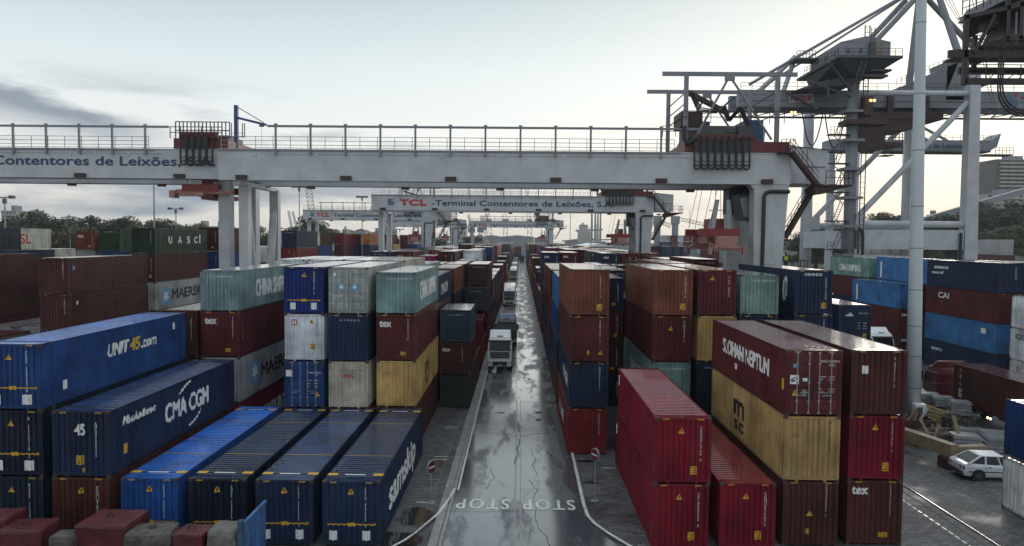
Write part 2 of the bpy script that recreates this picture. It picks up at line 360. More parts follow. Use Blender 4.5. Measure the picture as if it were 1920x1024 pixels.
def c_door(W, H):
    k = ('d', W, H)
    if k in _cm: return _cm[k]
    hw = (W-2*PW-.06)/2; z0, z1 = .22, H-.13; m = MB()
    m.box(0, .0, z0, hw, .04, z1)
    n = 5; hh = (z1-z0)/n
    for i in range(n):
        a = z0+i*hh+.05; b = z0+(i+1)*hh-.05
        m.hexa([(.07,-.022,a+.03),(hw-.07,-.022,a+.03),(hw-.04,.002,a),(.04,.002,a),(.07,-.022,b-.03),(hw-.07,-.022,b-.03),(hw-.04,.002,b),(.04,.002,b)])
    m.box(-.012, .01, z0, 0, .05, z1, 1); m.box(hw, .01, z0, hw+.012, .05, z1, 1)
    rods = MB()
    for f in (.30, .80):
        x = hw*f; rods.tube([(x,-.045,.12),(x,-.045,H-.06)], .021, 6)
        for z in (.16, z0+.45, (z0+z1)/2, z1-.45, H-.12): rods.box(x-.05, -.05, z-.035, x+.05, -.002, z+.035)
    for f in (.30, .80):
        x = hw*f; rods.bar((x, -.06, z0+.72+.12*(f>.5)), (x+.38*(1 if f < .5 else -1), -.055, z0+.70+.12*(f>.5)), .035, .03)
    hg = MB()
    for i in range(4): z = z0+.15+i*(z1-z0-.3)/3; hg.box(-.05, -.03, z-.05, .04, .01, z+.05)
    _cm[k] = (m.mesh('door', [PAINT, BLACK]), rods.mesh('lock_rod', STEEL), hg.mesh('hinge', FRAMEP), hw); return _cm[k]

def drape(me, W, Ln, H, face, u, z, off=.006):
    """lay a flat XZ mesh onto a corrugated wall: its origin at u along the wall, z up"""
    if face == 'end': u0, p, n, d = end_par(W)
    else: u0, p, n, d = side_par(Ln)
    bm = bmesh.new(); bm.from_mesh(me)
    bmesh.ops.translate(bm, verts=bm.verts, vec=(u, 0, z))
    xs = [v.co.x for v in bm.verts]; lo, hi = min(xs), max(xs)
    mir = (face == 'left')      # u runs from far end to near end on the left wall
    for i in range(n+1):
        for f in (0, .36, .48, .86):
            t = u0+(i+f)*p; t = Ln-t if mir else t
            if lo < t < hi:
                bmesh.ops.bisect_plane(bm, geom=bm.verts[:]+bm.edges[:]+bm.faces[:], plane_co=(t, 0, 0), plane_no=(1, 0, 0))
    for v in bm.verts:
        t = v.co.x; ly = v.co.y; a = Ln-t if mir else t
        q = prof(n, p, a-u0, d) if u0 <= a <= u0+n*p else 0
        if face == 'end': v.co = (t, .02+q-off+ly, v.co.z)
        elif face == 'right': v.co = (W-.012-q+off-ly, t, v.co.z)
        else: v.co = (.012+q-off+ly, Ln-t, v.co.z)
    bm.to_mesh(me); bm.free(); return me
def quad_mesh(w, h, m_): q = MB(); q.face([(0,0,0),(w,0,0),(w,0,h),(0,0,h)]); return q.mesh('sticker', m_)
def poly_mesh(pts, m_): q = MB(); q.face([(x,0,z) for x, z in pts]); return q.mesh('sticker', m_)
def join(mes, name):
    bm = bmesh.new(); mats = []
    for me in mes:
        off = []
        for m_ in me.materials:
            if m_ not in mats: mats.append(m_)
            off.append(mats.index(m_))
        k = len(bm.faces); bm.from_mesh(me); bm.faces.ensure_lookup_table()
        for f in bm.faces[k:]: f.material_index = off[f.material_index] if off else 0
    out = bpy.data.meshes.new(name)
    bm.to_mesh(out); bm.free()
    for m_ in mats: out.materials.append(m_)
    return out

COL = {  # name: (real-world paint colour)
 'maroon': (0.095,0.018,0.020), 'brown': (0.070,0.022,0.018), 'rust orange': (0.17,0.055,0.036), 'red': (0.16,0.014,0.018), 'crimson': (0.17,0.006,0.020),
 'navy': (0.012,0.026,0.066), 'dark navy': (0.007,0.016,0.036), 'blue': (0.014,0.052,0.17), 'bright blue': (0.013,0.065,0.25), 'royal blue': (0.009,0.026,0.15), 'sky blue': (0.05,0.17,0.38),
 'slate blue': (0.035,0.06,0.10), 'pale green': (0.19,0.30,0.29), 'dark green': (0.018,0.05,0.025), 'grey green': (0.035,0.045,0.04), 'grey': (0.34,0.35,0.36), 'white': (0.68,0.69,0.71), 'cream': (0.50,0.48,0.40),
 'yellow': (0.46,0.31,0.12), 'orange': (0.45,0.17,0.05), 'magenta': (0.30,0.02,0.09), 'olive': (0.14,0.10,0.03), 'slate': (0.045,0.055,0.065), 'pinkish brown': (0.20,0.09,0.075)}
def jit(c, a=.12):
    k = 1+random.uniform(-a, a); return tuple(min(1, v*k*(1+random.uniform(-.05,.05))) for v in c)+(1,)

HID = [35,50,51,54,55,58,69,70,71,73,74,75,77,78,79,81,82,83,93,96,97,98,100,101,102,107,109,110,111,112,113,114,119,120,121,123,124,125,126,127,135,137,138,139,140,141,142,147,148,149,151,153,155,160,162,164,166,168,174,176,177,178,180,182,187,189,191,193,194,195,199,200,201,202,203,205,207,212,214,216,218,220,221,224,225,226,228,230,231,232,236,237,238,239,240,242,244,249,250,251,253,255,257,262,263,264,265,266,267,268,270,274,276,278,279,280,281,282,283,284,288,290,291,292,294,295,298,300,301,302,303,304,306,307,308,311,313,314,315,316,317,318,319,320,324,325,326,328,330,331,332,333,337,339,340,341,342,343,344,345,347,349,351,352,353,355,356,357,359,363,368,369,373,374,375,378,379,380,382,383,384,387,388,389,392,397,401,403,405,409,410,411,412,413,416,417,418,421,422,423,426,427,428,431,432,433,436,437,441,442,446,447,451,452,453,454,455,456,458,459,460,461,463,464,465,468,469,470,472,473,474,475,476,477,478,479,480,483,484,485,487,488,489,490,505,509,510,511,514,515,517,518,520,521,522,523,524,525,527,528,529,530,531,532,533,535,536,537,538,539,540,541,542,543,546,547,550,551,554,555,558,559,560,562,563,564,566,567,568,569,570,571,577,587,588,594,595,596,597,598,599,602]   # buried containers nothing shows of: they join the distant mass
HIDDEN = set(HID)
HIDDEN_N = [0]
def container(X, Y, Z, color, label, H=HC, Ln=12.192, W=2.438, door=False, marks=(), rz=0, group='shipping containers in the yard', decals=True):
    HIDDEN_N[0] += 1
    if HIDDEN_N[0] in HIDDEN and rz == 0 and abs(Ln-12.192) < .01:
        far.append((X, Y, Z, color, H)); jit((.1,.1,.1), .06); return None
    if rz == 0: rz = ((HIDDEN_N[0]*37) % 11-5)*.0006
    t = thing('shipping_container', label, 'container', (X, Y, Z), rz, group)
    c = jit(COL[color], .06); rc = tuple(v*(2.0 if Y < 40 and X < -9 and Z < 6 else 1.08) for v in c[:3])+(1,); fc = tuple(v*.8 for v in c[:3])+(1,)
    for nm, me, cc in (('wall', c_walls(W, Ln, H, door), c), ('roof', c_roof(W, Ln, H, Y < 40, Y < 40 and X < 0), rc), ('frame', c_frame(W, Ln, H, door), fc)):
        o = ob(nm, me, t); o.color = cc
    if door:
        dm, rd, hg, hw = c_door(W, H)
        for s in (1, -1):
            d_ = ob('door', dm, t, (PW+.015 if s == 1 else W-PW-.015, .02, 0)); d_.scale = (s, 1, 1); d_.color = c
            r_ = ob('lock_rod', rd, d_); h_ = ob('hinge', hg, d_); h_.color = fc
    txt = []; S = {}; box_n = 0
    for mi_, mk in enumerate(marks):
        kd = mk[0]; stk = S.setdefault(({'tri': 'warning_sticker', 'box': 'panel_sticker', 'haz': 'hazard_ticks', 'arrow': 'height_band', 'plates': 'roof_plate'}.get(kd, 'sticker'), mi_), [])
        if kd == 'id':       # vertical stacked number on the near end: ('id', string, x, ztop, height)
            _, s_, x, zt, h = mk[:5]; mt = mk[5] if len(mk) > 5 else WHITET
            txt.append(drape(text_mesh(s_, w=.085, h=h, bold=.006, stack=True, mat_=mt), W, Ln, H, 'end', x, zt-h))
        elif kd == 'tx':     # ('tx', face, string, u, z, h, w, mat, bold, italic)
            _, fc_, s_, u, z, h, w_, mt = mk[:8]; b = .045 if len(mk) > 8 and mk[8] > .015 else .02; it = mk[9] if len(mk) > 9 else 0
            me = text_mesh(s_, w=w_, h=h, bold=b, italic=it, mat_=mt)
            txt.append(drape(me, W, Ln, H, fc_, u, z) if not (door and fc_ == 'end') else flat(me, u, z))
        elif kd == 'vt':     # stacked letters on a side wall
            _, fc_, s_, u, zt, h, w_, mt = mk
            txt.append(drape(text_mesh(s_, w=w_, h=h, bold=.006, stack=True, mat_=mt), W, Ln, H, fc_, u, zt-h))
        elif kd == 'tri':
            _, x, z = mk; s = .15
            stk.append((drape if not door else flat2)(poly_mesh([(0,0),(2*s,0),(s,2*s*.9)], YEL), W, Ln, H, 'end', x, z))
            b_ = poly_mesh([(s-.028,.07),(s+.028,.07),(s+.02,.19),(s-.02,.19)], BLKT); stk.append((drape2 if not door else flat3)(b_, W, Ln, H, x, z))
        elif kd == 'box':    # ('box', face, u, z, w, h, mat)
            _, fc_, u, z, ww, hh, mt = mk
            q = quad_mesh(ww, hh, mt)
            stk.append(drape(q, W, Ln, H, fc_, u, z) if not (door and fc_ == 'end') else flat(q, u, z, -.026))
            if mt is YEL and fc_ == 'end':
                for r_ in range(3):
                    for c_ in range(3):
                        if (r_*3+c_) % 4 != 3:
                            b_ = poly_mesh([(ww*(.12+.28*c_), hh*(.14+.28*r_)), (ww*(.32+.28*c_), hh*(.14+.28*r_)), (ww*(.32+.28*c_), hh*(.30+.28*r_)), (ww*(.12+.28*c_), hh*(.30+.28*r_))], BLKT)
                            stk.append(drape2(b_, W, Ln, H, u, z) if not door else flat(b_, u, z, -.03))
        elif kd == 'haz':    # black and yellow ticks on the top rail
            for x in (.34, .44, .54, W-.62, W-.52, W-.42):
                q = poly_mesh([(x, H-.10), (x+.05, H-.10), (x+.085, H-.03), (x+.035, H-.03)], YEL)
                for v in q.vertices: v.co.y = .004
                stk.append(q)
        elif kd == 'arrow':  # yellow height band across the end
            _, z = mk
            stk.append(drape(poly_mesh([(.22, z), (W-.26, z), (W-.26, z+.055), (.22, z+.055)], YEL), W, Ln, H, 'end', 0, 0))
            stk.append(drape2(poly_mesh([(W/2-.17, z-.05), (W/2+.17, z-.05), (W/2+.17, z+.11), (W/2-.17, z+.11)], YEL), W, Ln, H, 0, 0))
            stk.append(drape(poly_mesh([(W-.30, z-.05), (W-.17, z+.03), (W-.30, z+.11)], YEL), W, Ln, H, 'end', 0, 0))
        elif kd == 'poly':
            _, fc_, pts, u, z, mt = mk
            me = poly_mesh(pts, mt); txt.append(drape(me, W, Ln, H, fc_, u, z, .012) if not (door and fc_ == 'end') else flat(me, u, z, -.03))
        elif kd == 'plates': # yellow plates and a white bar on the roof by the near end of a 45 foot box
            for y0 in (.76, Ln-.76-.3):
                for x in (.02, W-.47):
                    q = MB(); q.face([(x, y0, H+.006), (x+.45, y0, H+.006), (x+.45, y0+.3, H+.006), (x, y0+.3, H+.006)]); stk.append(q.mesh('s', YEL))
                q = MB(); q.face([(.78, y0+.06, H+.006), (W-.8, y0+.06, H+.006), (W-.8, y0+.17, H+.006), (.78, y0+.17, H+.006)]); stk.append(q.mesh('s', WHITET))
            for y0 in (3.7, Ln-3.9):
                q = MB(); q.face([(.06, y0, H+.0), (W-.06, y0, H+.0), (W-.06, y0+.05, H+.0), (.06, y0+.05, H+.0)]); stk.append(q.mesh('s', YEL))
        elif kd == 'rid':    # number painted along the roof's left edge
            me = text_mesh(mk[1], w=mk[2], h=.22, bold=.03, mat_=WHITET)
            for v in me.vertices: v.co = (.32-v.co.z, 1.3+v.co.x, H+.002)
            txt.append(me)
    for me in txt: ob('lettering', me, t)
    for (nm, _), l_ in S.items():
        if l_: ob(nm, join(l_, nm), t)
    return t
def flat(me, u, z, y=-.012):
    for v in me.vertices: v.co = (v.co.x+u, y+v.co.y, v.co.z+z)
    return me
def flat2(me, W, Ln, H, f, u, z): return flat(me, u, z, -.026)
def flat3(me, W, Ln, H, u, z): return flat(me, u, z, -.03)
def drape2(me, W, Ln, H, u, z):
    me = drape(me, W, Ln, H, 'end', u, z)
    for v in me.vertices: v.co.y -= .004
    return me
# ---------------------------------------------------------------- container stacks
RX = [3.08, 5.84, 8.5, 11.3, 14.08, 17.4]
LX = [-6.3, -9.1, -11.8, -14.5, -17.3, -20.1, -22.9]
BAY = lambda b: 31.3+14*b
W45 = 2.5
ORD = ['first', 'second', 'third', 'fourth', 'fifth', 'sixth', 'seventh', 'eighth', 'ninth', 'tenth', 'eleventh', 'twelfth', 'thirteenth', 'fourteenth', 'fifteenth', 'sixteenth', 'seventeenth', 'eighteenth', 'nineteenth', 'twentieth']
LV = ['bottom', 'second up', 'third up', 'fourth up', 'fifth up']
_gen = {}
def shared_marks(kind, H):
    k = (kind, round(H, 2))
    if k not in _gen:
        W, Ln = 2.438, 12.192
        if kind == 'a': ms = [drape(text_mesh('TGHU4105327', w=.085, h=1.35, bold=.03, stack=True, mat_=WHITET), W, Ln, H, 'end', 1.95, H-1.85)]; st = [drape(poly_mesh([(0,0),(.28,0),(.14,.25)], YEL), W, Ln, H, 'end', 1.0, H-.75)]
        elif kind == 'b': ms = [drape(text_mesh('CCLU 408213 6', w=1.5, h=.11, bold=.03, mat_=WHITET), W, Ln, H, 'end', .5, H-.42)]; st = []
        elif kind == 'c': ms = [drape(text_mesh('TEXU3821764', w=.085, h=1.35, bold=.03, stack=True, mat_=WHITET), W, Ln, H, 'end', 1.95, H-1.85), drape(text_mesh('tex', w=.72, h=.40, bold=.04, mat_=WHITET), W, Ln, H, 'end', .25, H-.75)]; st = [drape(quad_mesh(.3, .2, YEL), W, Ln, H, 'end', 1.5, .4)]
        else: ms = [drape(text_mesh('GESU 527190', w=.085, h=1.2, bold=.03, stack=True, mat_=WHITET), W, Ln, H, 'end', 1.95, H-1.7)]; st = [drape(quad_mesh(.25, .32, YEL), W, Ln, H, 'end', 1.75, .45)]
        _gen[k] = (join(ms, 'lettering'), join(st, 'sticker') if st else None)
    return _gen[k]
def generic(t, H, kind=None):
    if t is None: random.choice('abccd'); return
    a, b = shared_marks(kind or random.choice('abccd'), H); ob('lettering', a, t)
    if b: ob('sticker', b, t)
GROUPS = {'L': 'containers stacked on the tree side of the road', 'R': 'containers stacked on the crane side of the road', 'S': 'containers in the block by the trees', 'E': 'containers in the block under the tall cranes', 'Q': 'containers on the ship'}
def stack(X, Y, items, where, grp, H=HC, Ln=12.192, W=2.438, z=0, auto=True):
    """items bottom to top: colour or (colour, dict(label=, H=, door=, marks=, Ln=, W=, dx=, dy=)); None skips a level"""
    for i, it in enumerate(items):
        if it is None: z += H; continue
        c, k = (it, {}) if isinstance(it, str) else it
        k = dict(k); h = k.pop('H', H); lab = k.pop('label', None); ln = k.pop('Ln', Ln); w_ = k.pop('W', W); dx = k.pop('dx', random.uniform(-.03,.03)); dy = k.pop('dy', random.uniform(-.05,.05))
        if lab is None:
            lv = 'top' if i == len(items)-1 and len(items) > 1 else ('only' if len(items) == 1 else LV[min(i, 4)])
            lab = '%s container, %s %s' % (c, lv, where)
        plain = not k.get('marks') and not k.get('door')
        t = container(X+dx, Y+dy, z, c, lab, H=h, Ln=ln, W=w_, group=GROUPS[grp], **k)
        if plain and auto and Y < 150 and W == 2.438 and abs(ln-12.192) < .01: generic(t, h)
        z += h+.003
    return z
def star(face, u, z, s):
    pts = []
    for i in range(14):
        a = pi/2+pi*i/7; r = (.44 if i % 2 == 0 else .17)*s; pts.append((cos(a)*r+s/2, sin(a)*r+s/2))
    return [('box', face, u, z, s, s*1.0, LBLUE), ('poly', face, pts, u, z, WHITET)]
def where(side, c, b):
    return '%s stack %s the road, row %s' % (ORD[c], 'on tree side of' if side == 'L' else 'on crane side of', ORD[b])

# ---- front row, tree side: a row of 45 foot boxes seen from above
f45 = lambda n: [('haz',), ('tri', 1.08, 2.30), ('id', n, 1.82, 2.62, 1.75), ('arrow', .95), ('box', 'end', .28, .28, .34, .42, WHITET), ('box', 'end', 1.72, .28, .34, .42, WHITET), ('plates',)]
stack(-8.45, 31.0, [('navy', dict(label='navy 45 foot container with huge white lettering on its side facing the road', marks=f45('SKIU 457305 5')+[('tx', 'right', 'samskip', 2.4, .75, 1.45, 8.2, WHITET, .02), ('rid', '7511153', 1.7)]))], '', 'L', Ln=13.716, W=W45)
stack(-11.35, 31.0, [('navy', dict(label='navy blue 45 foot container with yellow roof bars, second from the road in front row', marks=f45('SVWU 722902 2')+[('rid', '73132502', 1.7)]))], '', 'L', Ln=13.716, W=W45)
stack(-14.3, 31.0, [('dark navy', dict(label='dark navy 45 foot container with worn dull roof, between the two brighter blue ones', marks=f45('SHEE 702015 2')))], '', 'L', Ln=13.716, W=W45)
stack(-17.25, 31.0, [('bright blue', dict(label='bright blue 45 foot container with patchy wet roof beside the long reddish one', marks=f45('GRUU 458094 0')))], '', 'L', Ln=13.716, W=W45)
arc = lambda p0, p1, bow, w0: [(p0[0]+(p1[0]-p0[0])*t+bow[0]*sin(pi*t), p0[1]+(p1[1]-p0[1])*t+bow[1]*sin(pi*t)) for t in [i/8 for i in range(9)]]
def arcpoly(p0, p1, bow, th):
    a = arc(p0, p1, bow, th); n = len(a)-1
    b = [(x+th*bow[0]/abs(sum(bow)+1e-6)*sin(pi*i/n)*2, z+th*sin(pi*i/n)*(1 if bow[1] > 0 else -1)) for i, (x, z) in enumerate(a)]
    return a+list(reversed(b))
stack(-20.2, 31.0, [('brown', dict(label='red brown container under the big navy one marked 45, front row', marks=[('haz',), ('tri', 1.1, 2.2), ('id', 'TGHU761324', 1.9, 2.5, 1.6)])),
  ('navy', dict(label='navy 45 foot container marked 45 with large white shipping line name on side', marks=[('haz',), ('tx', 'end', '45', .98, 1.85, .50, .42, WHITET, .03), ('id', 'AMCU4500556', 1.86, 2.42, 1.5), ('box', 'end', 1.0, .55, .34, .40, YEL), ('box', 'end', 1.25, .22, .16, .18, YEL),
     ('tx', 'right', 'MacAndrews', 1.15, 2.0, .40, 2.9, WHITET, .03, .25), ('tx', 'right', 'CMA CGM', 5.0, 1.12, .95, 5.0, WHITET, .02),
     ('poly', 'right', [(6.4,2.22),(6.7,2.45),(7.2,2.66),(7.8,2.78),(7.8,2.68),(7.3,2.55),(6.8,2.33)], 0, 0, WHITET), ('poly', 'right', [(7.6,.30),(8.2,.42),(8.7,.62),(9.1,.95),(9.0,.97),(8.6,.70),(8.1,.52),(7.6,.42)], 0, 0, WHITET), ('box', 'right', 1.2, .7, .3, .45, YEL)]))], '', 'L', Ln=13.716, W=W45)
u45 = lambda n: [('haz',), ('tri', .95, 2.2), ('id', n, 1.85, 2.6, 1.8), ('arrow', .95), ('box', 'end', 1.68, .25, .38, .44, WHITET), ('box', 'end', .35, .25, .38, .44, WHITET), ('tx', 'end', 'UNIT45.com', .75, 2.80, .07, .7, WHITET, .03)]
stack(-23.15, 31.0, [('dark navy', dict(label='dark navy 45 foot container at the bottom of the outermost front stack', marks=u45('WUBB 753332'))), ('dark navy', dict(label='dark navy 45 foot container in the middle of the outermost front stack', marks=u45('W 455075N 2'))),
  ('blue', dict(label='blue 45 foot container with white and orange name, topmost of the front row', marks=u45('PVDU 550752 N')+[('tx', 'right', 'UNIT', 5.2, 1.5, .66, 1.95, WHITET, .02, .25), ('tx', 'right', '45', 7.3, 1.5, .68, .95, YEL, .02, .1), ('tx', 'right', '.com', 8.45, 1.5, .62, 1.6, WHITET, .02, .1), ('box', 'right', 1.55, .6, .3, .42, WHITET), ('box', 'right', 12.0, 2.05, .25, .4, WHITET)]))], '', 'L', Ln=13.716, W=W45)

# ---- front row, crane side
rd = lambda n: [('haz',), ('tri', 1.0, 2.2), ('id', n, 1.95, 2.5, 1.5), ('box', 'end', 1.55, .42, .27, .36, YEL), ('poly', 'left', [(0,0),(.22,0),(.22,.34),(0,.34)], .35, 2.2, WHITET), ('poly', 'left', [(0,0),(.34,0),(.34,.2),(0,.2)], .22, 1.95, WHITET), ('box', 'left', 11.85, .6, .12, .45, YEL)]
stack(5.84, 31.14, [('crimson', dict(label='crimson container under another crimson one, nearest the road on crane side', marks=rd('CAIU809848 8'))), ('crimson', dict(label='crimson container on top of another crimson one, its roof shining pink red', marks=rd('CAAU870748 0')))], '', 'R')
stack(8.75, 31.3, [('crimson', dict(label='single crimson container low between the crimson pair and the yellow one', marks=rd('CAMU879874')))], '', 'R')
ndr = [('tx', 'end', 'SNSU', 1.48, 2.38, .11, .30, WHITET, .03), ('tx', 'end', '410027 6', 1.83, 2.38, .11, .48, WHITET, .03), ('tx', 'end', '45G1', 1.83, 2.22, .11, .27, WHITET, .03),
  ('tx', 'end', 'MAX GROSS', 1.42, 1.72, .07, .30, WHITET, .02), ('tx', 'end', '7120 5', 1.84, 1.72, .07, .25, WHITET, .02), ('tx', 'end', 'TARE', 1.42, 1.60, .07, .16, WHITET, .02), ('tx', 'end', '1280 5', 1.84, 1.60, .07, .25, WHITET, .02), ('tx', 'end', 'NET', 1.42, 1.18, .07, .12, WHITET, .02), ('tx', 'end', '2120 5', 1.84, 1.18, .07, .25, WHITET, .02), ('tx', 'end', 'CU.CAP', 1.42, 1.06, .07, .2, WHITET, .02), ('tx', 'end', '2.207', 1.84, 1.06, .07, .25, WHITET, .02),
  ('box', 'end', .17, 1.42, .38, .40, WHITET), ('poly', 'end', [(.05,.10),(.20,.10),(.25,.17),(.14,.17),(.12,.20),(.22,.27),(.33,.31),(.18,.31),(.07,.24),(.03,.19)], .17, 1.42, NAVYT), ('poly', 'end', [(.16,.13),(.30,.22),(.36,.30),(.29,.30),(.22,.20)], .17, 1.42, NAVYT), ('box', 'end', .72, 1.55, .20, .14, WHITET), ('box', 'end', .70, .90, .2, .28, GREYP), ('tri', .26, .92), ('box', 'end', .30, 2.15, .14, .16, LBLUE), ('haz',),
  ('tx', 'left', 'SLOMAN NEPTUN', 2.3, 1.35, .80, 7.6, WHITET, .025), ('poly', 'left', [(0,0),(.35,0),(.35,.3),(0,.3)], 4.6, .75, WHITET), ('box', 'left', 11.7, 1.1, .14, .5, YEL)]
stack(11.62, 31.65, [('brown', dict(label='dark brown container at ground level under the yellow one', marks=[('haz',), ('tri', 1.05, 1.35), ('box', 'end', 1.05, .55, .16, .24, YEL), ('id', 'TGBU306272 2', 1.88, 2.72, 1.4)])),
  ('yellow', dict(label='yellow container with large black letters between maroon and dark brown ones', marks=[('haz',), ('tx', 'end', 'CAUTION', .3, 2.05, .07, .34, BLKT, .03), ('tx', 'end', 'HIGH', .3, 1.95, .07, .34, BLKT, .03), ('id', 'MSCU1908173', 1.95, 2.65, 1.3, BLKT), ('tx', 'left', 'm', 4.6, 1.25, 1.25, 1.7, BLKT, .06), ('tx', 'left', 'sc', 4.7, .5, .75, 1.6, BLKT, .02)])),
  ('maroon', dict(label='maroon container with door rods and ship line logo, topmost near the mast', door=True, marks=ndr))], '', 'R')
stack(14.55, 31.9, [('brown', dict(label='brown container with three-letter white mark at ground level beside the rail', marks=[('haz',), ('tx', 'end', 'tex', .22, 2.28, .42, .68, WHITET, .02), ('id', 'TEXU7281146', 1.88, 2.68, 1.35), ('box', 'end', 1.45, .35, .36, .22, YEL)])),
  ('crimson', dict(label='crimson container between the white-marked one and the long brown one', marks=[('haz',), ('tri', 1.02, 2.25), ('id', 'CAIU878741 4', 1.88, 2.62, 1.35), ('box', 'end', 1.52, .42, .27, .38, YEL)])),
  ('brown', dict(label='dark maroon container, topmost of the stack next to the tall mast', marks=[('haz',), ('id', 'GLDU0770 0', 1.88, 2.6, 1.35), ('box', 'end', .48, 1.85, .3, .35, WHITET)]))], '', 'R')

# ---- second row, tree side
wsc = [('vt', 'right', 'CSLU498961', .55, 2.25, 1.7, .12, WHITET), ('tx', 'end', 'CCLU 498967 8', .45, 2.15, .11, 1.55, WHITET, .03)]
stack(-8.85, 44.8, ['brown', ('yellow', dict(label='yellow container under a white-marked maroon one, beside the road in second row', marks=[('haz',), ('tx', 'right', 'm', 4.6, 1.25, 1.2, 1.6, BLKT, .06), ('tx', 'right', 'sc', 4.7, .5, .7, 1.5, BLKT, .02), ('tx', 'end', 'CAUTION', .3, 2.05, .07, .34, BLKT, .03), ('id', 'MSCU4811', 1.95, 2.65, 1.3, BLKT)])),
  ('maroon', dict(label='maroon container with three-letter white mark under the pale green one beside the road', marks=[('haz',), ('tx', 'end', 'tex', .20, 2.12, .46, .70, WHITET, .02), ('id', 'TEXU7318', 1.90, 2.6, 1.3), ('box', 'end', 1.48, .35, .34, .22, YEL), ('vt', 'right', 'TEXU7', .5, 2.4, 1.8, .10, WHITET)])),
  ('pale green', dict(label='scuffed pale green container topmost beside the road in the second row', H=STD, marks=[('tx', 'end', 'CCLU 432988 8', .6, 2.15, .11, 1.6, WHITET, .03), ('vt', 'right', 'CSLU432988', .5, 2.2, 1.6, .12, WHITET), ('tx', 'right', 'CHINA SHIPPING', 2.2, .75, 1.2, 8.6, WHITET, .02)]))], where('L', 0, 1), 'L')
stack(-11.7, 44.4, ['maroon', ('cream', dict(label='cream container with red company letters on its end, above the roofs row', marks=[('haz',), ('tx', 'end', 'OOCU 7195749', .70, 2.32, .09, 1.4, BLKT, .02), ('tx', 'end', '4561', 1.25, 2.18, .09, .4, BLKT, .02), ('tx', 'end', 'OOCL', .80, 1.90, .20, .72, REDT, .07)])),
  ('navy', dict(label='plain navy container under the grey door one in second row', marks=[('tx', 'end', '6 1 5 0 6 0', .7, 2.5, .11, 1.2, WHITET, .03), ('haz',)])),
  ('grey', dict(label='grey container with two blue star panels on its doors', door=True, marks=[('haz',), ('tx', 'end', 'MSKU 750 975 0', 1.5, 2.42, .08, .7, BLKT, .03), ('tx', 'end', '45G1', 1.85, 2.25, .1, .25, BLKT, .03), ('box', 'end', .3, 2.35, .17, .2, WHITET)]+star('end', .60, 1.5, .38)+star('end', 1.42, 1.5, .38)))], where('L', 1, 1), 'L')
stack(-14.45, 44.4, ['navy', ('blue', dict(label='blue container with white door rods under the white one', door=True, marks=[('haz',), ('box', 'end', .12, 1.95, .40, .40, WHITET), ('tx', 'end', 'HNKU 362225 8', 1.5, 2.15, .10, .8, WHITET, .02), ('tx', 'end', '45K1', 1.85, 2.02, .1, .25, WHITET, .03), ('tx', 'end', 'MAX.GROSS', 1.4, 1.68, .07, .3, WHITET, .02), ('tx', 'end', '30480', 1.85, 1.68, .07, .25, WHITET, .02), ('tx', 'end', 'TARE', 1.4, 1.5, .07, .2, WHITET, .02), ('tx', 'end', '3900', 1.85, 1.5, .07, .25, WHITET, .02), ('tx', 'end', 'NET', 1.4, 1.3, .07, .2, WHITET, .02), ('tx', 'end', '26580', 1.85, 1.3, .07, .25, WHITET, .02), ('tri', 1.9, .75)])),
  ('white', dict(label='white container with small red and blue emblem above the blue door one', marks=[('haz',), ('box', 'end', .42, 2.18, .34, .38, REDT), ('tri', 1.5, 2.3), ('id', 'HAMU511151', 1.98, 2.6, 1.2, BLKT), ('box', 'end', 1.6, .72, .28, .36, YEL), ('poly', 'end', [(.05,.05),(.12,.05),(.2,.17),(.26,.05),(.30,.05),(.30,.33),(.22,.33),(.16,.2),(.1,.33),(.05,.33)], .42, 2.18, WHITET)])),
  ('royal blue', dict(label='deep blue container above the white one with yellow band across its end', marks=[('haz',), ('tri', 1.1, 2.28), ('id', 'UACU8115 5', 1.82, 2.62, 1.4), ('arrow', .82), ('box', 'end', .38, .28, .34, .42, WHITET), ('box', 'end', 1.66, .28, .34, .42, WHITET)]))], where('L', 2, 1), 'L')
stack(-20.05, 45.4, [('crimson', dict(label='dark crimson container under the grey star one, mostly in shade', marks=[('tx', 'right', 'HAMBURG SUD', 3.5, .7, 1.1, 8, WHITET, .02)])),
  ('grey', dict(label='grey container with blue star panel and black lettering under the white-marked maroon one', marks=star('right', 1.9, .75, 1.5)+[('tx', 'right', 'MAERSK', 3.9, .95, .95, 6.8, BLKT, .02), ('haz',)])),
  ('maroon', dict(label='maroon container with three-letter white mark under the outer pale green one', marks=[('haz',), ('tx', 'end', 'tex', .24, 2.12, .46, .72, WHITET, .02), ('id', 'TEXU7221', 1.92, 2.55, 1.35), ('box', 'end', 1.5, .35, .36, .22, YEL), ('vt', 'right', 'TEXM', .5, 2.4, 1.3, .12, WHITET)])),
  ('pale green', dict(label='pale green container with white name on its long side, outer stack second row', H=STD, marks=wsc+[('tx', 'right', 'CHINA SHIPPING', 3.0, .75, 1.15, 7.6, WHITET, .02)]))], where('L', 3, 1), 'L')
stack(-22.85, 45.8, ['brown', 'brown', 'brown'], where('L', 4, 1), 'L')

